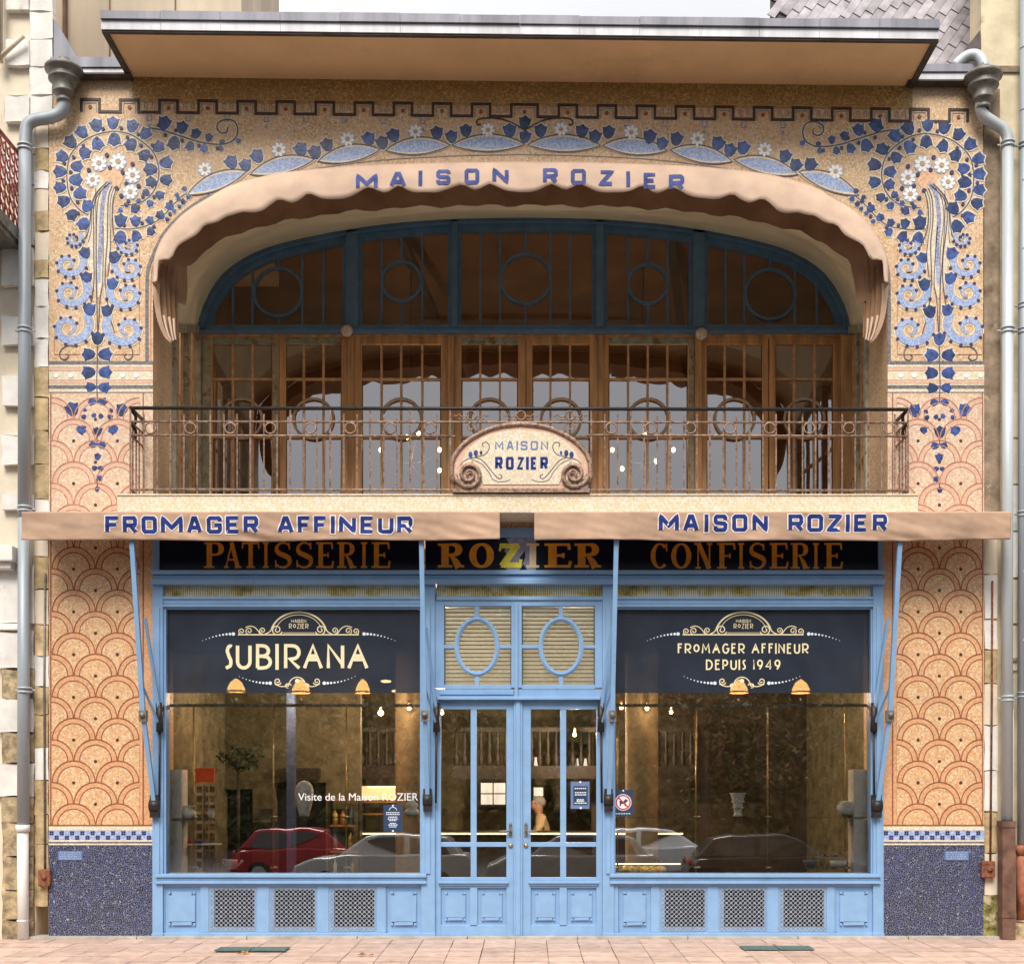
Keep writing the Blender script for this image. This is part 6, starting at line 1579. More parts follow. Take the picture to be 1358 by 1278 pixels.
# pavement things
for cx, y0, lab in ((335, -1.02, 'dark green iron cover plate in the pavement left of the door'), (1030, -.92, 'dark green iron cover plate in the pavement right of the door')):
    t = thing('cover_plate', lab, 'drain cover', (X(cx, y0), y0, 0), group='iron covers in the pavement')
    x0 = X(cx, y0)
    for k in (-1, 1): part('plate', B().box(x0 + (-.36 if k < 0 else .005), x0 + (-.005 if k < 0 else .36), y0 - .14, y0 + .14, -.005, .006), 'iron_cover', t)
random.seed(5)
for x, y, lab in ((317, -1.35, 'orange-brown dead leaf on the pavement below the left cover plate'), (490, -1.4, 'orange-brown dead leaf on the paving left of the door'), (1026, -.72, 'orange-brown dead leaf lying by the right cover plate')):
    b = B()
    for k in range(3):
        a = random.uniform(0, 6); cx, cy = X(x, y) + random.uniform(-.05, .05), y + random.uniform(-.04, .04)
        b.add([(cx, cy, .006), (cx + .05 * math.cos(a), cy + .05 * math.sin(a), .02), (cx + .08 * math.cos(a + .4), cy + .08 * math.sin(a + .4), .008), (cx + .05 * math.cos(a + .9), cy + .05 * math.sin(a + .9), .025)], [(0, 1, 2, 3)])
    tag(part('dead_leaf', b, 'dead_leaf', loc=(0, 0, -.012)), lab, 'leaf', 'dead leaves on the pavement')

# ================================================================== SHOP INTERIOR
DY = 6.2
struct('interior_floor', B().box(-4.6, 4.6, .16, DY, -.06, .01), ['floor_shop'])
struct('interior_ceiling', B().box(-4.6, 4.6, .12, DY, 4.55, 4.72), ['wall_dark'])
struct('interior_wall', B().box(-4.6, 4.6, DY, DY + .2, 0, 4.6).box(-4.75, -4.16, .1, DY, 0, 4.6, 0).box(4.16, 4.75, .1, DY, 0, 4.6, 0), ['wall_olive'])
struct('added_dark_backing', B().box(.95, 4.16, 4.9, 5.0, 0, 4.55), ['wall_dark'])  # added dark wall that keeps the view behind the right window dim
# olive stucco partition behind the left window, dark opening
YW = 3.4
def XI(a, y=YW): return X(a, y)
b = B().plate([(X(200, YW), 0), (XI(478), 0), (XI(478), 4.5), (X(200, YW), 4.5)], YW, YW + .15, [[(XI(285), .05), (XI(335), .05), (XI(335), Z(1046, YW)), (XI(285), Z(1046, YW))], [(XI(365), .05), (XI(432), .05), (XI(432), Z(1037, YW)), (XI(365), Z(1037, YW))]])
struct('partition_wall', b, ['wall_olive'])
struct('doorway_dark', B().box(XI(270), XI(470), YW + .16, YW + 1.2, 0, 3), ['void'])  # near-black block stands in for the unlit space beyond the openings
# columns
for cx, yy, r, lab in ((545, 2.2, .20, 'thick tan plaster column inside the shop left of the door'), (851, 2.2, .21, 'thick tan plaster column inside the shop right of the door')):
    t = thing('column', lab, 'column', (X(cx, yy), yy, 0), group='columns inside the shop')
    part('shaft', B().lathe((X(cx, yy), yy, 0), [(r, 0), (r, 4.5)], 24), 'column_tan', t)
    part('base', B().lathe((X(cx, yy), yy, 0), [(r + .05, 0), (r + .05, .16), (r, .22)], 24), 'column_tan', t)
# mezzanine balustrades
for a0, a1, lab in ((474, 530, 'dark turned balustrade on the mezzanine behind the left display window'), (868, 922, 'dark turned balustrade on the mezzanine behind the right display window'), (600, 690, 'dark balustrade of the mezzanine seen through the left door'), (700, 790, 'dark balustrade of the mezzanine seen through the right door')):
    yy = 4.2
    t = thing('balustrade', lab, 'balustrade', (X(a0, yy), yy, Z(1000, yy)), group='mezzanine balustrades')
    part('rail', B().box(X(a0, yy), X(a1, yy), yy, yy + .08, Z(970, yy), Z(964, yy)).box(X(a0, yy), X(a1, yy), yy, yy + .08, Z(1032, yy), Z(1015, yy)), 'wood_dark', t)
    x = a0 + 5
    while x < a1 - 3:
        part('baluster', B().lathe((X(x, yy), yy + .04, Z(1015, yy)), [(.03, 0), (.045, .1), (.02, .2), (.035, .3), (.02, Z(970, yy) - Z(1015, yy))], 8), 'wood_dark', t); x += 11
# counter with led line and display cabinet
cn = thing('counter', 'long dark wooden counter with a warm light strip inside the shop', 'counter', (0, 4, 0))
part('body', B().box(X(440, 3.6), X(905, 3.6), 3.6, 4.3, 0, 1.02), 'wood_dark', cn)
part('top', B().box(X(436, 3.6), X(909, 3.6), 3.55, 4.35, 1.03, 1.07), 'wood_dark', cn)
part('light_strip', B().box(X(440, 3.6), X(905, 3.6), 3.53, 3.545, 1.035, 1.055), 'led', cn)
cb = thing('lit_cabinet', 'low glowing display case full of wrapped cheeses behind the right window', 'display case', (X(860, 1.6), 1.6, 0))
part('case', B().box(X(815, 1.6), X(905, 1.6), 1.7, 2.2, 0, .55), 'wood_warm', cb)
part('shelf', B().box(X(815, 1.6), X(905, 1.6), 1.4, 2.2, .56, .58), 'steel', cb)
part('light_strip', B().box(X(815, 1.6), X(900, 1.6), 1.42, 1.44, Z(1146, 1.4), Z(1144.5, 1.4)), 'led', cb)
for k in range(8):
    x = X(812 + k * 9.5, 1.3)
    b = B().ball((x, 1.55, .66), .075, n=8, sc=(1.1, 1, .75))
    tag(part('wrapped_cheese', b, 'foil'), ['gold foil wrapped cheese on the glowing case, nearest the door', 'gold foil wrapped cheese on the glowing case, second from the door', 'gold foil wrapped cheese on the glowing case, third from the door', 'gold foil wrapped cheese on the glowing case, fourth from the door', 'gold foil wrapped cheese on the glowing case, fifth from the door', 'gold foil wrapped cheese on the glowing case, sixth from the door', 'gold foil wrapped cheese on the glowing case, seventh from the door', 'gold foil wrapped cheese on the glowing case, farthest from the door'][k], 'cheese', 'wrapped cheeses on the case')
wc = thing('wall_cabinet', 'glowing orange wall cabinet with a light strip behind the left window', 'cabinet', (X(503, 4), 4, Z(1062, 4)))
part('back', B().box(X(478, 4), X(527, 4), 4.0, 4.05, Z(1060, 4), Z(1042, 4)), 'cabinet_glow', wc)
part('light_strip', B().box(X(488, 4), X(527, 4), 3.98, 3.99, Z(1044, 4), Z(1042, 4)), 'led', wc)
part('shelves', B().box(X(478, 4), X(527, 4), 3.8, 4.1, Z(1064, 4), Z(1061, 4)).box(X(478, 4), X(527, 4), 3.8, 4.1, Z(1080, 4), Z(1078, 4)), 'wood_warm', wc)
b = B().box(X(371, 3.3), X(424, 3.3), 3.3, 3.38, Z(1034, 3.3), Z(1018, 3.3))
t = thing('hanging_sign', 'black hanging sign board above the dark doorway behind the left window', 'sign', (X(397, 3.3), 3.3, Z(1034, 3.3)))
part('board', b, 'wood_dark', t)
b = B().box(X(380, 1.8), X(390, 1.8), 1.8, 1.95, .05, 3.9)
tag(part('blue_post', b, 'beam_blue'), 'slim dull blue post standing behind the left display window', 'post')
# display glass shelving: rods and glass shelves
def rod(cx, y, lab, grp='rods carrying the glass shelves'):
    t = thing('shelf_rod', lab, 'rod', (X(cx, y), y, Z(1158, y)), group=grp)
    part('rod', B().tube([(X(cx, y), y, Z(1158, y)), (X(cx, y), y, Z(934, y))], .010, 6), 'brass', t)
    for c in (1083, 1150): part('clamp', B().tube([(X(cx - 3, y), y - .01, Z(c, y)), (X(cx + 6, y), y - .01, Z(c, y))], .014, 6), 'steel', t)
for cx, lab in ((257, 'thin brass rod at the left end of the left window, beside the white panel'), (362.5, 'thin brass rod left of the large lidded urn'), (459, 'thin brass rod right of the large lidded urn'), (819, 'thin brass rod beside the no dogs notice'), (923, 'thin brass rod left of the flared vase'), (1018, 'thin brass rod right of the flared vase'), (1121, 'thin brass rod behind the round white pot')):
    rod(cx, .45, lab)
for a0, a1, c, lab in ((225, 300, 1086, 'short glass shelf at the left end of the left window'), (362, 560, 1083, 'long glass shelf under the lidded urn'), (815, 925, 1083, 'short glass shelf behind the no dogs notice'), (925, 1150, 1083, 'long glass shelf under the flared vase')):
    tag(part('glass_shelf', B().box(X(a0, .4), X(a1, .4), .33, .62, Z(c, .4) - .008, Z(c, .4)), 'glass_shelf'), lab, 'shelf', 'glass shelves in the windows')
tag(part('window_rail', B().box(X(217, .4), X(560, .4), .40, .42, Z(937, .4), Z(933, .4)).box(X(813, .4), X(1150, .4), .40, .42, Z(937, .4), Z(933, .4)), 'hopper_iron'), 'thin rail holding the shelf rods along both display windows', 'rail')
for a0, a1, c, cx, lab in ((224, 241, 1020, 1, 'tall white panel at the left end of the left window'), (1132, 1151, 1020, -1, 'tall white panel at the right end of the right window')):
    t = thing('display_plinth', lab, 'panel', (X(a0, .35), .35, Z(1158, .35)), group='white panels at the window ends')
    part('upper_panel', B().box(X(a0, .35), X(a1, .35), .35, .6, Z(1085, .35), Z(c, .35)), 'panel_white', t, bevel=.006)
    part('lower_panel', B().box(X(a0, .35), X(a1, .35), .352, .6, Z(1158, .35), Z(1086, .35)), 'panel_white', t, bevel=.006)
def pot(name, lab, cat, cx, cbase, prof, mat='ceramic', y=.46, extra=None):
    t = thing(name, lab, cat, (X(cx, y), y, Z(cbase, y))); part('body', B().lathe((X(cx, y), y, Z(cbase, y)), [(r * U, z * U) for r, z in prof], 22), mat, t)
    if extra: extra(t, X(cx, y), y, Z(cbase, y))
    return t
def urn_lid(t, x, y, z):
    part('lid', B().lathe((x, y, z), [(12.3 * U, 37 * U), (11.5 * U, 41 * U), (8 * U, 46 * U), (3 * U, 48.5 * U), (0, 49 * U)], 22), 'ceramic', t)
    part('band', B().lathe((x, y, z), [(12.6 * U, 29.5 * U), (12.9 * U, 30.5 * U), (12.6 * U, 31.5 * U)], 22), 'ring_wood', t)
pot('lidded_urn', 'tall white ribbed urn with domed lid in the left window', 'urn', 403.5, 1082, [(0, 0), (6.5, 0), (7, 2), (9, 10), (11.5, 20), (12.7, 28), (13, 34), (12.3, 37)], extra=urn_lid)
def sp_lid(t, x, y, z): part('rim', B().lathe((x, y, z), [(7.5 * U, 30 * U), (8.5 * U, 31 * U), (7.5 * U, 32 * U), (0, 31 * U)], 20), 'ceramic', t)
pot('tiered_vase', 'cream tiered vase on the shelf next to the opening hours notice', 'vase', 546, 1082, [(0, 0), (7, 0), (10, 3), (11, 6), (8, 9), (7, 11), (9.5, 15), (7, 18), (3.5, 21), (4, 25), (7.5, 30)], extra=sp_lid)
pot('handled_jug', 'small pale jug with flared rim beside the left white panel', 'jug', 251.5, 1087, [(0, 0), (5, 0), (8.5, 5), (9, 10), (6, 14), (4.5, 17), (8, 19.5), (7.5, 20)])
pot('small_vase', 'small pale vase in front of the postcard rack', 'vase', 280, 1086, [(0, 0), (3, 0), (4, 5), (5, 9), (3.5, 13), (5.5, 15)])
def relief(t, x, y, z):
    b = B()
    for k in range(10):
        a = PI + PI * (k % 5 + .5) / 5; zz = (12 + 8 * (k // 5)) * U; r = (6.5 + 2.0 * (k // 5)) * U
        b.ball((x + r * math.cos(a), y + r * math.sin(a), z + zz), .014, n=6)
    part('relief', b, 'ceramic', t)
pot('flared_vase', 'white fluted vase flaring to a wide rim in the right window', 'vase', 978.5, 1082, [(0, 0), (6, 0), (6.5, 2), (4.8, 3.5), (5.5, 8), (7.5, 20), (10, 30), (11.5, 32), (10.5, 32)], extra=relief)
pot('round_pot', 'squat round white pot on a stem right of the flared vase', 'pot', 1122.5, 1082, [(0, 0), (6, 0), (11, 4), (13.5, 9), (12.5, 15), (9, 18), (10.5, 19.5), (5, 21), (0, 21.5)])
pot('blue_bowl', 'grey-blue bowl on the bottom of the right window', 'bowl', 1075, 1151, [(0, 0), (5, 0), (9, 7), (11, 11), (10, 11), (0, 6)], 'ceramic_blue')
def wc_extra(t, x, y, z):
    part('spout', B().tube([(x + 6 * U, y, z + 3 * U), (x + 13 * U, y, z + 9 * U), (x + 15 * U, y, z + 12 * U)], [.016, .012, .02], 8), 'pink_enamel', t)
    part('handle', B().tube(smooth([(x - 6.5 * U, y, z + 4 * U), (x - 12 * U, y, z + 9 * U), (x - 12 * U, y, z + 13 * U), (x - 7 * U, y, z + 12 * U)], 4), .010, 6), 'pink_enamel', t)
pot('watering_can', 'small pink watering can at the bottom of the left window', 'watering can', 307, 1152, [(0, 0), (7, 0), (8.5, 12), (8, 13), (7.5, 12.5), (0, 11)], 'pink_enamel', extra=wc_extra)
t = thing('glass_dish', 'small clear dish beside the blue bowl in the right window', 'dish', (X(1112, .46), .46, Z(1150, .46)))
part('dish', B().lathe((X(1112, .46), .46, Z(1150, .46)), [(.04, 0), (.09, .03), (.1, .08), (.085, .08)], 16), 'panel_white', t)
# postcard rack with orange header
t = thing('postcard_rack', 'revolving rack of cards with a bright orange header in the left window', 'rack', (X(272, .9), .9, 0))
part('header', B().box(X(259, .9), X(284, .9), .9, .93, Z(1037, .9), Z(1018, .9)), 'orange_card', t)
for r in range(9):
    for c_ in range(3):
        x = X(260 + c_ * 8.6, .9); z = Z(1042 + r * 12.5, .9)
        part('card', B().box(0, .058, 0, .02, -.075, 0), 'cards_mix', t, loc=(x, .93, z))
part('post', B().tube([(X(271, .95), .97, 0), (X(271, .95), .97, Z(1040, .95))], .02, 6), 'hopper_iron', t)
b = B(); random.seed(9)
t = thing('colour_box_row', 'row of small blue and pink boxes on the low shelf beside the rack', 'boxes', (X(255, .6), .6, Z(1116, .6)))
for a0, a1, m in ((234, 246, 'film_dot'), (246, 256, 'notice_red'), (256, 268, 'fabric_print_faded')):
    part('box', B().box(X(a0, .6), X(a1, .6), .6, .7, Z(1118, .6), Z(1114, .6)), m, t)
part('board', B().box(X(232, .6), X(290, .6), .58, .75, Z(1120, .6), Z(1118.3, .6)), 'panel_white', t)
# topiary tree
t = thing('topiary_tree', 'small potted tree with a flat round dark crown behind the left window', 'tree', (X(316, 1.5), 1.5, 0))
part('trunk', B().tube([(X(316, 1.5), 1.5, .3), (X(316, 1.5), 1.5, Z(1015, 1.5))], .022, 6), 'bark', t)
part('planter', B().lathe((X(316, 1.5), 1.5, 0), [(.14, 0), (.2, .32), (.17, .32)], 14), 'wood_dark', t)
b = B()
for k in range(420):
    a = random.uniform(0, 2 * PI); q = random.random() ** .5; zz = random.uniform(-1, 1)
    r = .25 * math.sqrt(max(.05, 1 - zz * zz)) * q; p = Vector((X(318, 1.5) + r * 1.15 * math.cos(a), 1.5 + r * math.sin(a), Z(1006, 1.5) + .12 * zz))
    u = Vector((random.uniform(-1, 1), random.uniform(-1, 1), random.uniform(-1, 1))) * .035; v = Vector((random.uniform(-1, 1), random.uniform(-1, 1), random.uniform(-1, 1))) * .03
    b.add([p, p + u, p + u + v, p + v], [(0, 1, 2, 3)])
tag(part('crown', b, 'topiary', t), kind='stuff')
def shelf_unit(a0, a1, ctop, y, rows, lab, jar_lab, grp):
    x0, x1 = X(a0, y), X(a1, y); zt = Z(ctop, y); t = thing('goods_shelf', lab, 'shelf', ((x0 + x1) / 2, y, 0))
    for xx in (x0, x1): part('side', B().box(xx - .012, xx + .012, y, y + .3, 0, zt), 'wood_dark', t)
    k = 0
    for i in range(rows + 1):
        z = .12 + (zt - .12) * i / rows
        part('board', B().box(x0 + .013, x1 - .013, y, y + .3, z - .012, z + .012), 'wood_warm', t)
        if i == rows: break
        x = x0 + .07
        while x < x1 - .06:
            h = random.uniform(.10, (zt - .12) / rows * .75); r_ = random.uniform(.025, .042); m = random.choice(['ceramic', 'foil', 'cards_mix', 'ceramic_blue', 'orange_card', 'panel_white', 'wood_warm', 'topiary'])
            tag(part('jar', B().lathe((x, y + .1, z + .013), [(0, 0), (r_, 0), (r_, h * .7), (r_ * .45, h * .85), (r_ * .45, h), (0, h)], 10), m), jar_lab, 'jar', grp); x += r_ * 2 + random.uniform(.012, .05); k += 1
random.seed(77)
shelf_unit(436, 476, 1060, 3.0, 4, 'dark shelf of goods right of the doorway behind the left window', 'small jar on the dark shelf right of the inner doorway', 'jars on the shelf by the doorway')
t = thing('till', 'small black till screen on a stand behind the left window', 'till', (X(345, 2.4), 2.4, 0))
part('stand', B().box(X(335, 2.4), X(362, 2.4), 2.4, 2.8, 0, Z(1090, 2.4)), 'wood_dark', t)
part('screen', B().add([(X(336, 2.4), 2.45, Z(1088, 2.4)), (X(360, 2.4), 2.45, Z(1088, 2.4)), (X(358, 2.4), 2.6, Z(1072, 2.4)), (X(339, 2.4), 2.6, Z(1072, 2.4)), (X(336, 2.4), 2.5, Z(1088, 2.4)), (X(360, 2.4), 2.5, Z(1088, 2.4)), (X(358, 2.4), 2.65, Z(1072, 2.4)), (X(339, 2.4), 2.65, Z(1072, 2.4))], [(0, 1, 2, 3), (7, 6, 5, 4), (0, 4, 5, 1), (3, 2, 6, 7), (0, 3, 7, 4), (1, 5, 6, 2)]), 'iron_black', t)
# green plants at the right
t = thing('window_plant', 'low green plant behind the blue bowl in the right window', 'plant', (X(1105, .8), .8, Z(1150, .8)))
b = B()
for k in range(160):
    p = Vector((X(random.uniform(1075, 1130), .8), random.uniform(.7, .9), Z(random.uniform(1132, 1152), .8))); u = Vector((random.uniform(-1, 1), random.uniform(-1, 1), random.uniform(-1, 1))) * .04; v = Vector((random.uniform(-1, 1), 0, random.uniform(-1, 1))) * .03
    b.add([p, p + u, p + v], [(0, 1, 2)])
tag(part('foliage', b, 'leaf_green', t), kind='stuff')
# pendant lamps
def pendant(cx, cy, y, w_, lab, on=True, pw=15):
    t = thing('pendant_lamp', lab, 'lamp', (X(cx, y), y, Z(cy, y)), group='pendant lamps inside the shop'); x, z = X(cx, y), Z(cy, y)
    part('cord', B().tube([(x, y, z + .1), (x, y, 4.5)], .005, 5), 'iron_black', t)
    part('shade', B().lathe((x, y, z), [(.11 * w_, -.06), (.105 * w_, -.02), (.07 * w_, .05), (.02, .09), (.0, .1)], 18), 'lamp_glow' if on else 'porcelain', t)
    part('rim', B().lathe((x, y, z), [(.115 * w_, -.07), (.12 * w_, -.06), (.115 * w_, -.05)], 18), 'brass', t)
    if pw:
        ld = bpy.data.lights.new('pendant_light', 'POINT'); ld.energy = pw; ld.color = (1, .76, .5); ld.shadow_soft_size = .015
        lo = bpy.data.objects.new('pendant_light', ld); COL.objects.link(lo); lo.parent = t; lo.location = (0, 0, -.15)
pendant(313, 910, 1.5, 1, 'lit golden dome lamp, leftmost above the left window')
pendant(399, 911, 1.5, 1, 'lit golden dome lamp over the urn in the left window')
pendant(481, 911, 1.5, .8, 'paler dome lamp, rightmost above the left window')
pendant(980, 911, 1.5, 1, 'lit golden dome lamp over the flared vase in the right window')
pendant(1062, 911, 1.5, 1, 'lit golden dome lamp, rightmost above the right window')
def bulb(cx, cy, y, r, lab, grp='small warm wall lamps inside the shop', pw=12):
    t = thing('wall_lamp', lab, 'lamp', (X(cx, y), y, Z(cy, y)), group=grp)
    part('globe', B().ball((X(cx, y), y, Z(cy, y)), r, n=10), 'bulb', t)
    part('holder', B().tube([(X(cx, y), y, Z(cy, y) + r), (X(cx, y), y, Z(cy, y) + r + .07)], .02, 6), 'brass', t)
    if pw:
        ld = bpy.data.lights.new('lamp_light', 'POINT'); ld.energy = pw; ld.color = (1, .72, .45); ld.shadow_soft_size = .015
        lo = bpy.data.objects.new('lamp_light', ld); COL.objects.link(lo); lo.parent = t; lo.location = (0, -.12, 0)
for cx, cy, y, lab in ((505, 945, 3.6, 'warm bulb beside the mezzanine balustrade in the left window'), (542.5, 939, 1.85, 'warm bulb on the tan column left of the door'), (586, 945, 2.6, 'warm bulb at the left edge of the left door'), (762, 974, 3.2, 'warm bulb seen through the upper right door pane'), (824, 938, 2.4, 'tiny warm bulb at the left edge of the right window'), (858, 939, 1.85, 'warm bulb on the tan column in the right window'), (890, 944, 3.4, 'warm bulb beside the right mezzanine balustrade')):
    bulb(cx, cy, y, .026 if cx != 505 else .04, lab, pw=4 if y < 2.5 else (110 if cx in (586, 762) else 12))
for cx, cy, lab in ((512, 903, 'flat ceiling spot behind the navy film, upper one'), (526, 916, 'flat ceiling spot behind the navy film, lower one')):
    tag(part('ceiling_spot', B().disc(X(cx, 3), Z(cy, 3), .07, 3, 3.02, 12, rz=.02), 'bulb'), lab, 'lamp', 'flat ceiling spots')
# bright windows at the far end; emission in the panes stands for daylight
for cx, cy, w_, h_, n_, lab in ((654, 1052, 34, 30, 2, 'small bright back window with dark bars seen through the left door'), (714, 1056, 14, 26, 1, 'narrow bright back window seen beside the person'), (712, 1010, 9, 14, 1, 'tiny bright back window high in the right door'), (768, 1011, 24, 13, 3, 'row of tiny bright panes high in the right door')):
    y = 6.1; t = thing('back_window', lab, 'window', (X(cx, y), y, Z(cy + h_ / 2, y)), group='bright windows at the back of the shop')
    for k in range(n_):
        for j in range(2 if h_ > 20 else 1):
            hh = h_ / (2 if h_ > 20 else 1)
            part('pane', B().box(X(cx - w_ / 2 + w_ / n_ * k + .8, y), X(cx - w_ / 2 + w_ / n_ * (k + 1) - .8, y), y - .02, y - .01, Z(cy - h_ / 2 + hh * (j + 1) - .8, y), Z(cy - h_ / 2 + hh * j + .8, y)), 'pane_glow' if 'pane_glow' in MATS else emit('pane_glow', (1, .86, .72), .75).name, t)
    part('window_frame', B().box(X(cx - w_ / 2 - 3, y), X(cx + w_ / 2 + 3, y), y, y + .05, Z(cy + h_ / 2 + 3, y), Z(cy - h_ / 2 - 3, y)), 'wood_dark', t)
# grey venetian blinds behind the film
for a0, a1, lab in ((222, 556, 'lowered grey venetian blind behind the navy film of the left window'), (818, 1153, 'lowered grey venetian blind behind the navy film of the right window')):
    t = thing('venetian_blind', lab, 'blind', (X((a0 + a1) / 2), .22, Z(860)), group='blinds behind the display windows')
    for k in range(12):
        z = Z(808 + k * 5.0, .2)
        part('slat', B().add([(X(a0, .2), .22, z + .012), (X(a1, .2), .22, z + .012), (X(a1, .2), .19, z - .02), (X(a0, .2), .19, z - .02)], [(3, 2, 1, 0)]), 'blind_grey', t)
# person
def person():
    y = 4.65; c = (X(722, y), y, 0)
    t = thing('person', 'grey haired person in a cream shirt behind the counter, seen through the right door', 'person', (c[0], y, 0))
    V = {'pel': (0, 0, .84), 'wai': (-.01, 0, 1.0), 'che': (-.04, 0, 1.18), 'nek': (-.07, 0, 1.30), 'hd0': (-.09, -.01, 1.36), 'hd1': (-.10, -.01, 1.44), 'hd2': (-.10, 0, 1.49),
         'hL': (-.0, .09, .80), 'kL': (-.03, .10, .46), 'aL': (.0, .10, .08), 'tL': (-.14, .11, .04), 'hR': (0, -.09, .80), 'kR': (-.05, -.10, .46), 'aR': (.02, -.10, .08), 'tR': (-.12, -.11, .04),
         'sL': (-.04, .17, 1.22), 'eL': (-.14, .2, 1.0), 'wL': (-.34, .14, 1.0), 'fL': (-.42, .13, 1.0), 'sR': (-.04, -.17, 1.22), 'eR': (-.12, -.22, .98), 'wR': (-.32, -.18, .99), 'fR': (-.40, -.17, .99)}
    E = [('pel', 'wai'), ('wai', 'che'), ('che', 'nek'), ('nek', 'hd0'), ('hd0', 'hd1'), ('hd1', 'hd2'), ('pel', 'hL'), ('hL', 'kL'), ('kL', 'aL'), ('aL', 'tL'), ('pel', 'hR'), ('hR', 'kR'), ('kR', 'aR'), ('aR', 'tR'), ('che', 'sL'), ('sL', 'eL'), ('eL', 'wL'), ('wL', 'fL'), ('che', 'sR'), ('sR', 'eR'), ('eR', 'wR'), ('wR', 'fR')]
    RR = {'pel': .15, 'wai': .14, 'che': .15, 'nek': .06, 'hd0': .075, 'hd1': .095, 'hd2': .07, 'hL': .1, 'kL': .07, 'aL': .045, 'tL': .04, 'hR': .1, 'kR': .07, 'aR': .045, 'tR': .04, 'sL': .075, 'eL': .05, 'wL': .035, 'fL': .03, 'sR': .075, 'eR': .05, 'wR': .035, 'fR': .03}
    keys = list(V); me = bpy.data.meshes.new('body'); me.from_pydata([V[k] for k in keys], [(keys.index(a), keys.index(q)) for a, q in E], [])
    o = bpy.data.objects.new('body', me); COL.objects.link(o)
    sk = o.modifiers.new('skin', 'SKIN'); 
    if not me.skin_vertices: me.attributes
    bpy.context.view_layer.objects.active = o
    for i, k in enumerate(keys):
        me.skin_vertices[0].data[i].radius = (RR[k], RR[k]); 
    me.skin_vertices[0].data[0].use_root = True
    o.modifiers.new('sub', 'SUBSURF').levels = 1
    dg = bpy.context.evaluated_depsgraph_get(); m2 = bpy.data.meshes.new_from_object(o.evaluated_get(dg)); bpy.data.objects.remove(o)
    m2.name = 'body'; m2.materials.clear()
    for q in ('skin', 'shirt', 'trousers'): m2.materials.append(MATS[q])
    for p in m2.polygons:
        z = p.center.z; x = p.center.x
        p.material_index = 2 if z < .86 else (0 if (z > 1.3 or x < -.30) else 1); p.use_smooth = True
    o2 = obj('body', m2, t, (c[0], y, 0))
    hx, hz = c[0] - .10, 1.445
    b = B().ball((hx + .025, y, hz + .03), .098, n=14, sc=(1, .95, 1)); part('hair', b, 'hair', t)
    b = B().ball((hx - .015, y, hz - .01), .088, n=14, sc=(1, .9, 1.15)).ball((hx - .105, y, hz - .01), .018, n=8, sc=(1, .7, 1.2)).ball((hx - .01, y - .085, hz - .005), .022, n=8, sc=(.7, .5, 1.2))
    part('face', b, 'skin', t)
    part('glasses', B().tube([(hx - .1, y - .03, hz + .015), (hx - .02, y - .085, hz + .015)], .005, 5), 'iron_black', t)
    for sg_, yy in ((1, .13), (-1, -.17)):
        for k in range(4): part('finger', B().tube([(c[0] - .41, y + yy + (k - 1.5) * .016, 1.0), (c[0] - .46, y + yy + (k - 1.5) * .018, 1.0), (c[0] - .485, y + yy + (k - 1.5) * .018, .98)], .008, 5), 'skin', t)
        part('thumb', B().tube([(c[0] - .38, y + yy - .025 * sg_, 1.0), (c[0] - .42, y + yy - .045 * sg_, 1.0)], .010, 5), 'skin', t)
try: person()
except Exception as ex: print('person failed', ex)

# ================================================================== UPSTAIRS ROOM
struct('upper_room_wall', B().box(-5, 5, 7.3, 7.5, FZ, 9.6).box(-5.2, -4.75, YB + .3, 7.3, FZ, 9.6).box(4.75, 5.2, YB + .3, 7.3, FZ, 9.6), ['room_brown'])
struct('upper_room_ceiling', B().box(-5, 5, YB + .3, 7.4, 9.4, 9.5), ['room_brown'])
b = B()
for x in (-1.8, 1.9): b.beam((x, YB + .4, 9.3), (x + .8, 7.2, 8.3), .12)
struct('upper_room_beams', b, ['wood_dark'])
for bx_, lab, lst in ((-1.55, 'brass chandelier with warm bulbs upstairs, left one', ((540, 580), (505, 597), (583, 597), (583, 624), (555, 575))), (1.4, 'brass chandelier with warm bulbs upstairs, right one', ((812, 597), (855, 577), (893, 597), (825, 622), (870, 612)))):
    y = 4.6; t = thing('chandelier', lab, 'chandelier', (bx_, y, Z(590, y)), group='chandeliers in the upper room')
    cxp = 545 if bx_ < 0 else 853; xc = X(cxp, y)
    part('stem', B().tube([(xc, y, Z(610, y)), (xc, y, 9.4)], .010, 6), 'iron_black', t)
    for a, c in lst:
        part('arm', B().tube(smooth([(xc, y, Z(615, y)), ((xc + X(a, y)) / 2, y, Z(c + 14, y)), (X(a, y), y, Z(c + 3, y))], 4), .007, 5), 'iron_black', t)
        part('bulb', B().ball((X(a, y), y - .02, Z(c, y)), .028, n=10, sc=(1, 1, 1.3)), 'bulb', t)
    ld = bpy.data.lights.new('chandelier_light', 'POINT'); ld.energy = 30; ld.color = (1, .62, .32); ld.shadow_soft_size = .03
    lo = bpy.data.objects.new('chandelier_light', ld); COL.objects.link(lo); lo.parent = t; lo.location = (xc - bx_, -.3, -.1)
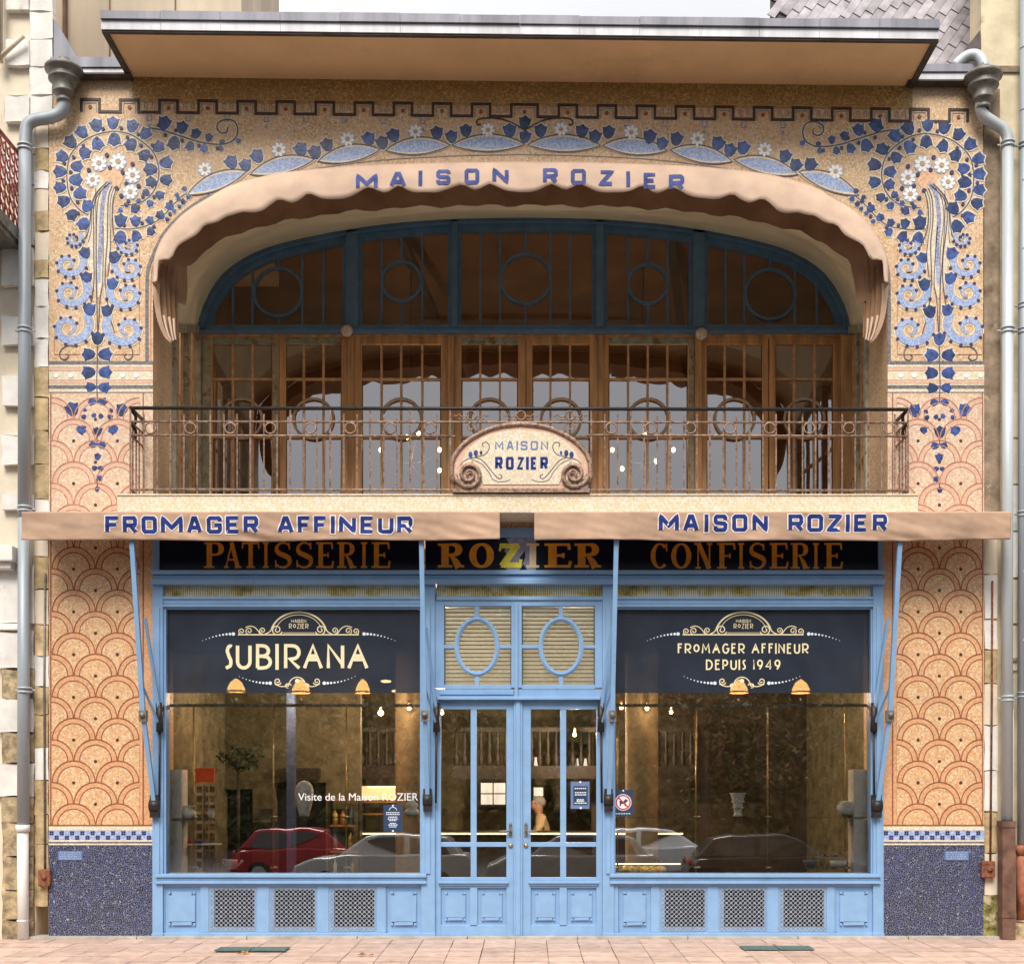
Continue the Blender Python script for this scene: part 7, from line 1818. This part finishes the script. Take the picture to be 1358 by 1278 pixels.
for k, cx in enumerate((352, 398, 505, 560, 870, 905, 985, 1030)):
    y = 4.2; x0 = X(cx, y); t = thing('white_chair', 'white chair with curved back upstairs behind the railing, %s from the left' % ('first', 'second', 'third', 'fourth', 'fifth', 'sixth', 'seventh', 'eighth')[k], 'chair', (x0, y, FZ), group='white chairs in the upper room')
    part('backrest', B().tube(arc3 := [(x0 + .22 * math.cos(a), y, FZ + .78 + .10 * math.sin(a)) for a in [PI * i / 10 for i in range(11)]], .018, 6).tube([(x0 - .19, y, FZ + .72), (x0 + .19, y, FZ + .72)], .012, 6), 'chair_white', t)
    part('seat', B().box(x0 - .21, x0 + .21, y, y + .42, FZ + .43, FZ + .46), 'chair_white', t)
    for sx in (-1, 1):
        part('leg', B().tube([(x0 + sx * .2, y, FZ), (x0 + sx * .22, y, FZ + .8)], .014, 6), 'chair_white', t)
        part('leg', B().tube([(x0 + sx * .2, y + .4, FZ), (x0 + sx * .2, y + .4, FZ + .44)], .014, 6), 'chair_white', t)
struct('upper_room_floor', B().box(-5, 5, YB + .26, 7.4, FZ - .1, FZ + .003), ['room_floor'])

# ================================================================== ACROSS THE STREET (mirrored in the glass)
def car(x, y, z, L, H, paint, lab, flip=1, est=False):
    t = thing('parked_car', lab, 'car', (x, y, z), group='cars parked across the street')
    sd = [(-.5, .22), (-.49, .48), (-.44, .60), (-.30, .64), (-.12, .66), (.22, .66), (.36, .60), (.47, .50), (.5, .38), (.49, .20)]
    if est: sd = [(-.5, .22), (-.49, .60), (-.46, .68), (.18, .68), (.38, .62), (.48, .50), (.5, .36), (.49, .20)]
    def prism(pts, hw0, hw1, z0, mat, name):
        b = B(); n = len(pts); vs = []
        for s in (-1, 1):
            for a, c in pts: vs.append((x + flip * a * L, y + s * (hw0 + (hw1 - hw0) * min(1, max(0, (c - .3) / .7))), z + c * H))
        fs = [tuple(range(n)), tuple(reversed(range(n, 2 * n)))] + [(i, i + n, (i + 1) % n + n, (i + 1) % n) for i in range(n)]
        b.add(vs, fs); return part(name, b, mat, t, bevel=.05)
    prism(sd, .86, .84, 0, paint, 'body')
    gh = [(-.45, .62), (-.36, .93), (-.25, .99), (.02, 1.0), (.10, .95), (.27, .64)]
    prism(gh, .80, .56, 0, paint, 'cabin')
    for s in (-1, 1):
        for p in ([(-.37, .66), (-.32, .90), (-.14, .94), (-.14, .66)], [(-.11, .66), (-.11, .94), (.03, .94), (.09, .89), (.20, .66)]):
            part('side_window', B().add([(x + flip * a * L, y + s * (.86 + (.56 - .86) * (c - .3) / .7 * .98 + .03), z + c * H) for a, c in p], [(0, 1, 2, 3)]), 'car_glass', t)
    part('windscreen', B().add([(x + flip * .115 * L, y - .5, z + .93 * H), (x + flip * .115 * L, y + .5, z + .93 * H), (x + flip * .275 * L, y + .66, z + .65 * H), (x + flip * .275 * L, y - .66, z + .65 * H)], [(0, 1, 2, 3)]), 'car_glass', t)
    for a in (-.31, .32):
        for s in (-1, 1):
            wl = part('wheel', B().tube([(x + a * L * flip, y + s * .72, z + .31), (x + a * L * flip, y + s * .88, z + .31)], .31, 20, sm=False), 'tyre', t)
            part('rim', B().tube([(x + a * L * flip, y + s * .87, z + .31), (x + a * L * flip, y + s * .895, z + .31)], .19, 14, sm=False), 'rim', wl)
    for s in (-1, 1):
        part('headlight', B().ball((x + flip * .475 * L, y + s * .66, z + .46 * H), .12, n=8, sc=(.6, 1, .6)), 'car_lamp', t)
        part('tail_light', B().ball((x - flip * .48 * L, y + s * .68, z + .55 * H), .10, n=8, sc=(.5, 1, 1)), 'car_tail', t)
def gz(y): return -.48 + (y + 9) * .32 / 7 if y > -16 else -.80 + (y + 16) * .2 / 44
car(-5.9, -20.5, gz(-20.5), 4.1, 1.52, 'car_red', 'dark red hatchback parked across the street', 1)
car(-3.5, -17.2, gz(-17.2) - .05, 4.4, 1.5, 'car_silver', 'silver car parked in front of the red hatchback', -1, True)
car(1.1, -17.2, gz(-17.2) - .05, 4.2, 1.5, 'car_grey', 'grey car parked opposite the shop door', -1, True)
car(3.6, -21.5, gz(-21.5), 4.2, 1.5, 'car_white', 'white car parked across the street behind the dark saloon', 1)
car(6.1, -17.2, gz(-17.2) - .05, 4.5, 1.48, 'car_dark', 'black saloon parked opposite the right window', 1)
random.seed(21)
def tree(x, y, H, R_, lab, mat):
    z0 = gz(y) if y > -60 else -1
    t = thing('street_tree', lab, 'tree', (x, y, z0), group='trees across the street')
    tp = [Vector((x, y, z0)), Vector((x + .1, y, z0 + H * .25)), Vector((x - .1, y + .1, z0 + H * .5)), Vector((x, y, z0 + H * .8))]
    b = B().tube(tp, [.24, .19, .13, .05], 8)
    cl = []
    for k in range(9):
        a = random.uniform(0, 2 * PI); h = random.uniform(.3, .75); p0 = Vector((x, y, z0 + H * h * .8)); p1 = p0 + Vector((math.cos(a) * R_ * .7, math.sin(a) * R_ * .7, H * .15))
        b.tube([p0, (p0 + p1) / 2 + Vector((0, 0, .1)), p1], [.08, .05, .02], 5); cl.append(p1)
    part('trunk', b, 'bark', t)
    b = B()
    for k in range(26):
        a = random.uniform(0, 2 * PI); zz = random.uniform(-.9, 1); r = R_ * math.sqrt(max(.1, 1 - zz * zz)) * random.uniform(.3, 1)
        cl.append(Vector((x + r * math.cos(a), y + r * math.sin(a), z0 + H * .60 + zz * H * .36)))
    for p0 in cl:
        for k in range(110):
            d = Vector((random.gauss(0, 1), random.gauss(0, 1), random.gauss(0, .8))); p = p0 + d * R_ * .17
            u = Vector((random.uniform(-1, 1), random.uniform(-1, 1), random.uniform(-1, 1))) * .26; v = Vector((random.uniform(-1, 1), random.uniform(-1, 1), random.uniform(-1, 1))) * .22
            b.add([p, p + u, p + u * .5 + v], [(0, 1, 2)])
    tag(part('crown', b, mat, t), kind='stuff')
TL = [(-21, -40, 11, 4.5), (-15, -36, 10.5, 4.2), (-10, -38, 10, 4), (-5.5, -34, 9.5, 3.6), (-1.5, -38, 9, 3.5), (2.5, -34, 9.5, 3.6), (6.5, -33, 10.5, 4), (10.5, -35, 10.5, 4.2), (15, -36, 11, 4.5), (20, -40, 12, 5), (26, -42, 11, 5), (-27, -42, 11, 5)]
WH = ['far left', 'second from the left', 'third from the left', 'fourth from the left', 'fifth from the left', 'sixth from the left', 'sixth from the right', 'fifth from the right', 'fourth from the right', 'third from the right', 'second from the right', 'far right']
for k, (x, y, H, R_) in enumerate(sorted(TL)):
    tree(x, y, H, R_, 'leafy street tree across the road, %s of the row' % WH[k], 'leaf_autumn' if k in (4, 7, 9) else 'leaf_green')
b = B(); random.seed(31)  # added leaf mass, raised tall to block low sky in the reflections
for k in range(62000):
    p = Vector((random.uniform(-36, 36), random.uniform(-48, -43), -1.0 + (12.6 + 1.2 * math.sin(k * .7)) * random.random())); u = Vector((random.uniform(-1, 1), random.uniform(-.4, .4), random.uniform(-1, 1))) * .6; v = Vector((random.uniform(-1, 1), random.uniform(-.4, .4), random.uniform(-1, 1))) * .55
    b.add([p, p + u, p + u * .5 + v], [(0, 1, 2)])
n_ = 60; vs = []  # solid core added behind the leaves to close the sky gaps
for i in range(n_):
    x = -38 + 76 * i / (n_ - 1)
    for j in range(8): vs.append((x, -47.6 + .7 * mnoise.noise((x * .5, j * .9, 1)) - .25 * max(0, j - 4), -1.2 + j * 1.5 + .8 * mnoise.noise((x * .35, j, 5))))
b.add(vs, [(i * 8 + j, (i + 1) * 8 + j, (i + 1) * 8 + j + 1, i * 8 + j + 1) for i in range(n_ - 1) for j in range(7)])
tag(part('backdrop', b, 'leaf_green'), 'dense dark green shrubbery added across the road to keep sky out of the glass', 'backdrop', kind='stuff')
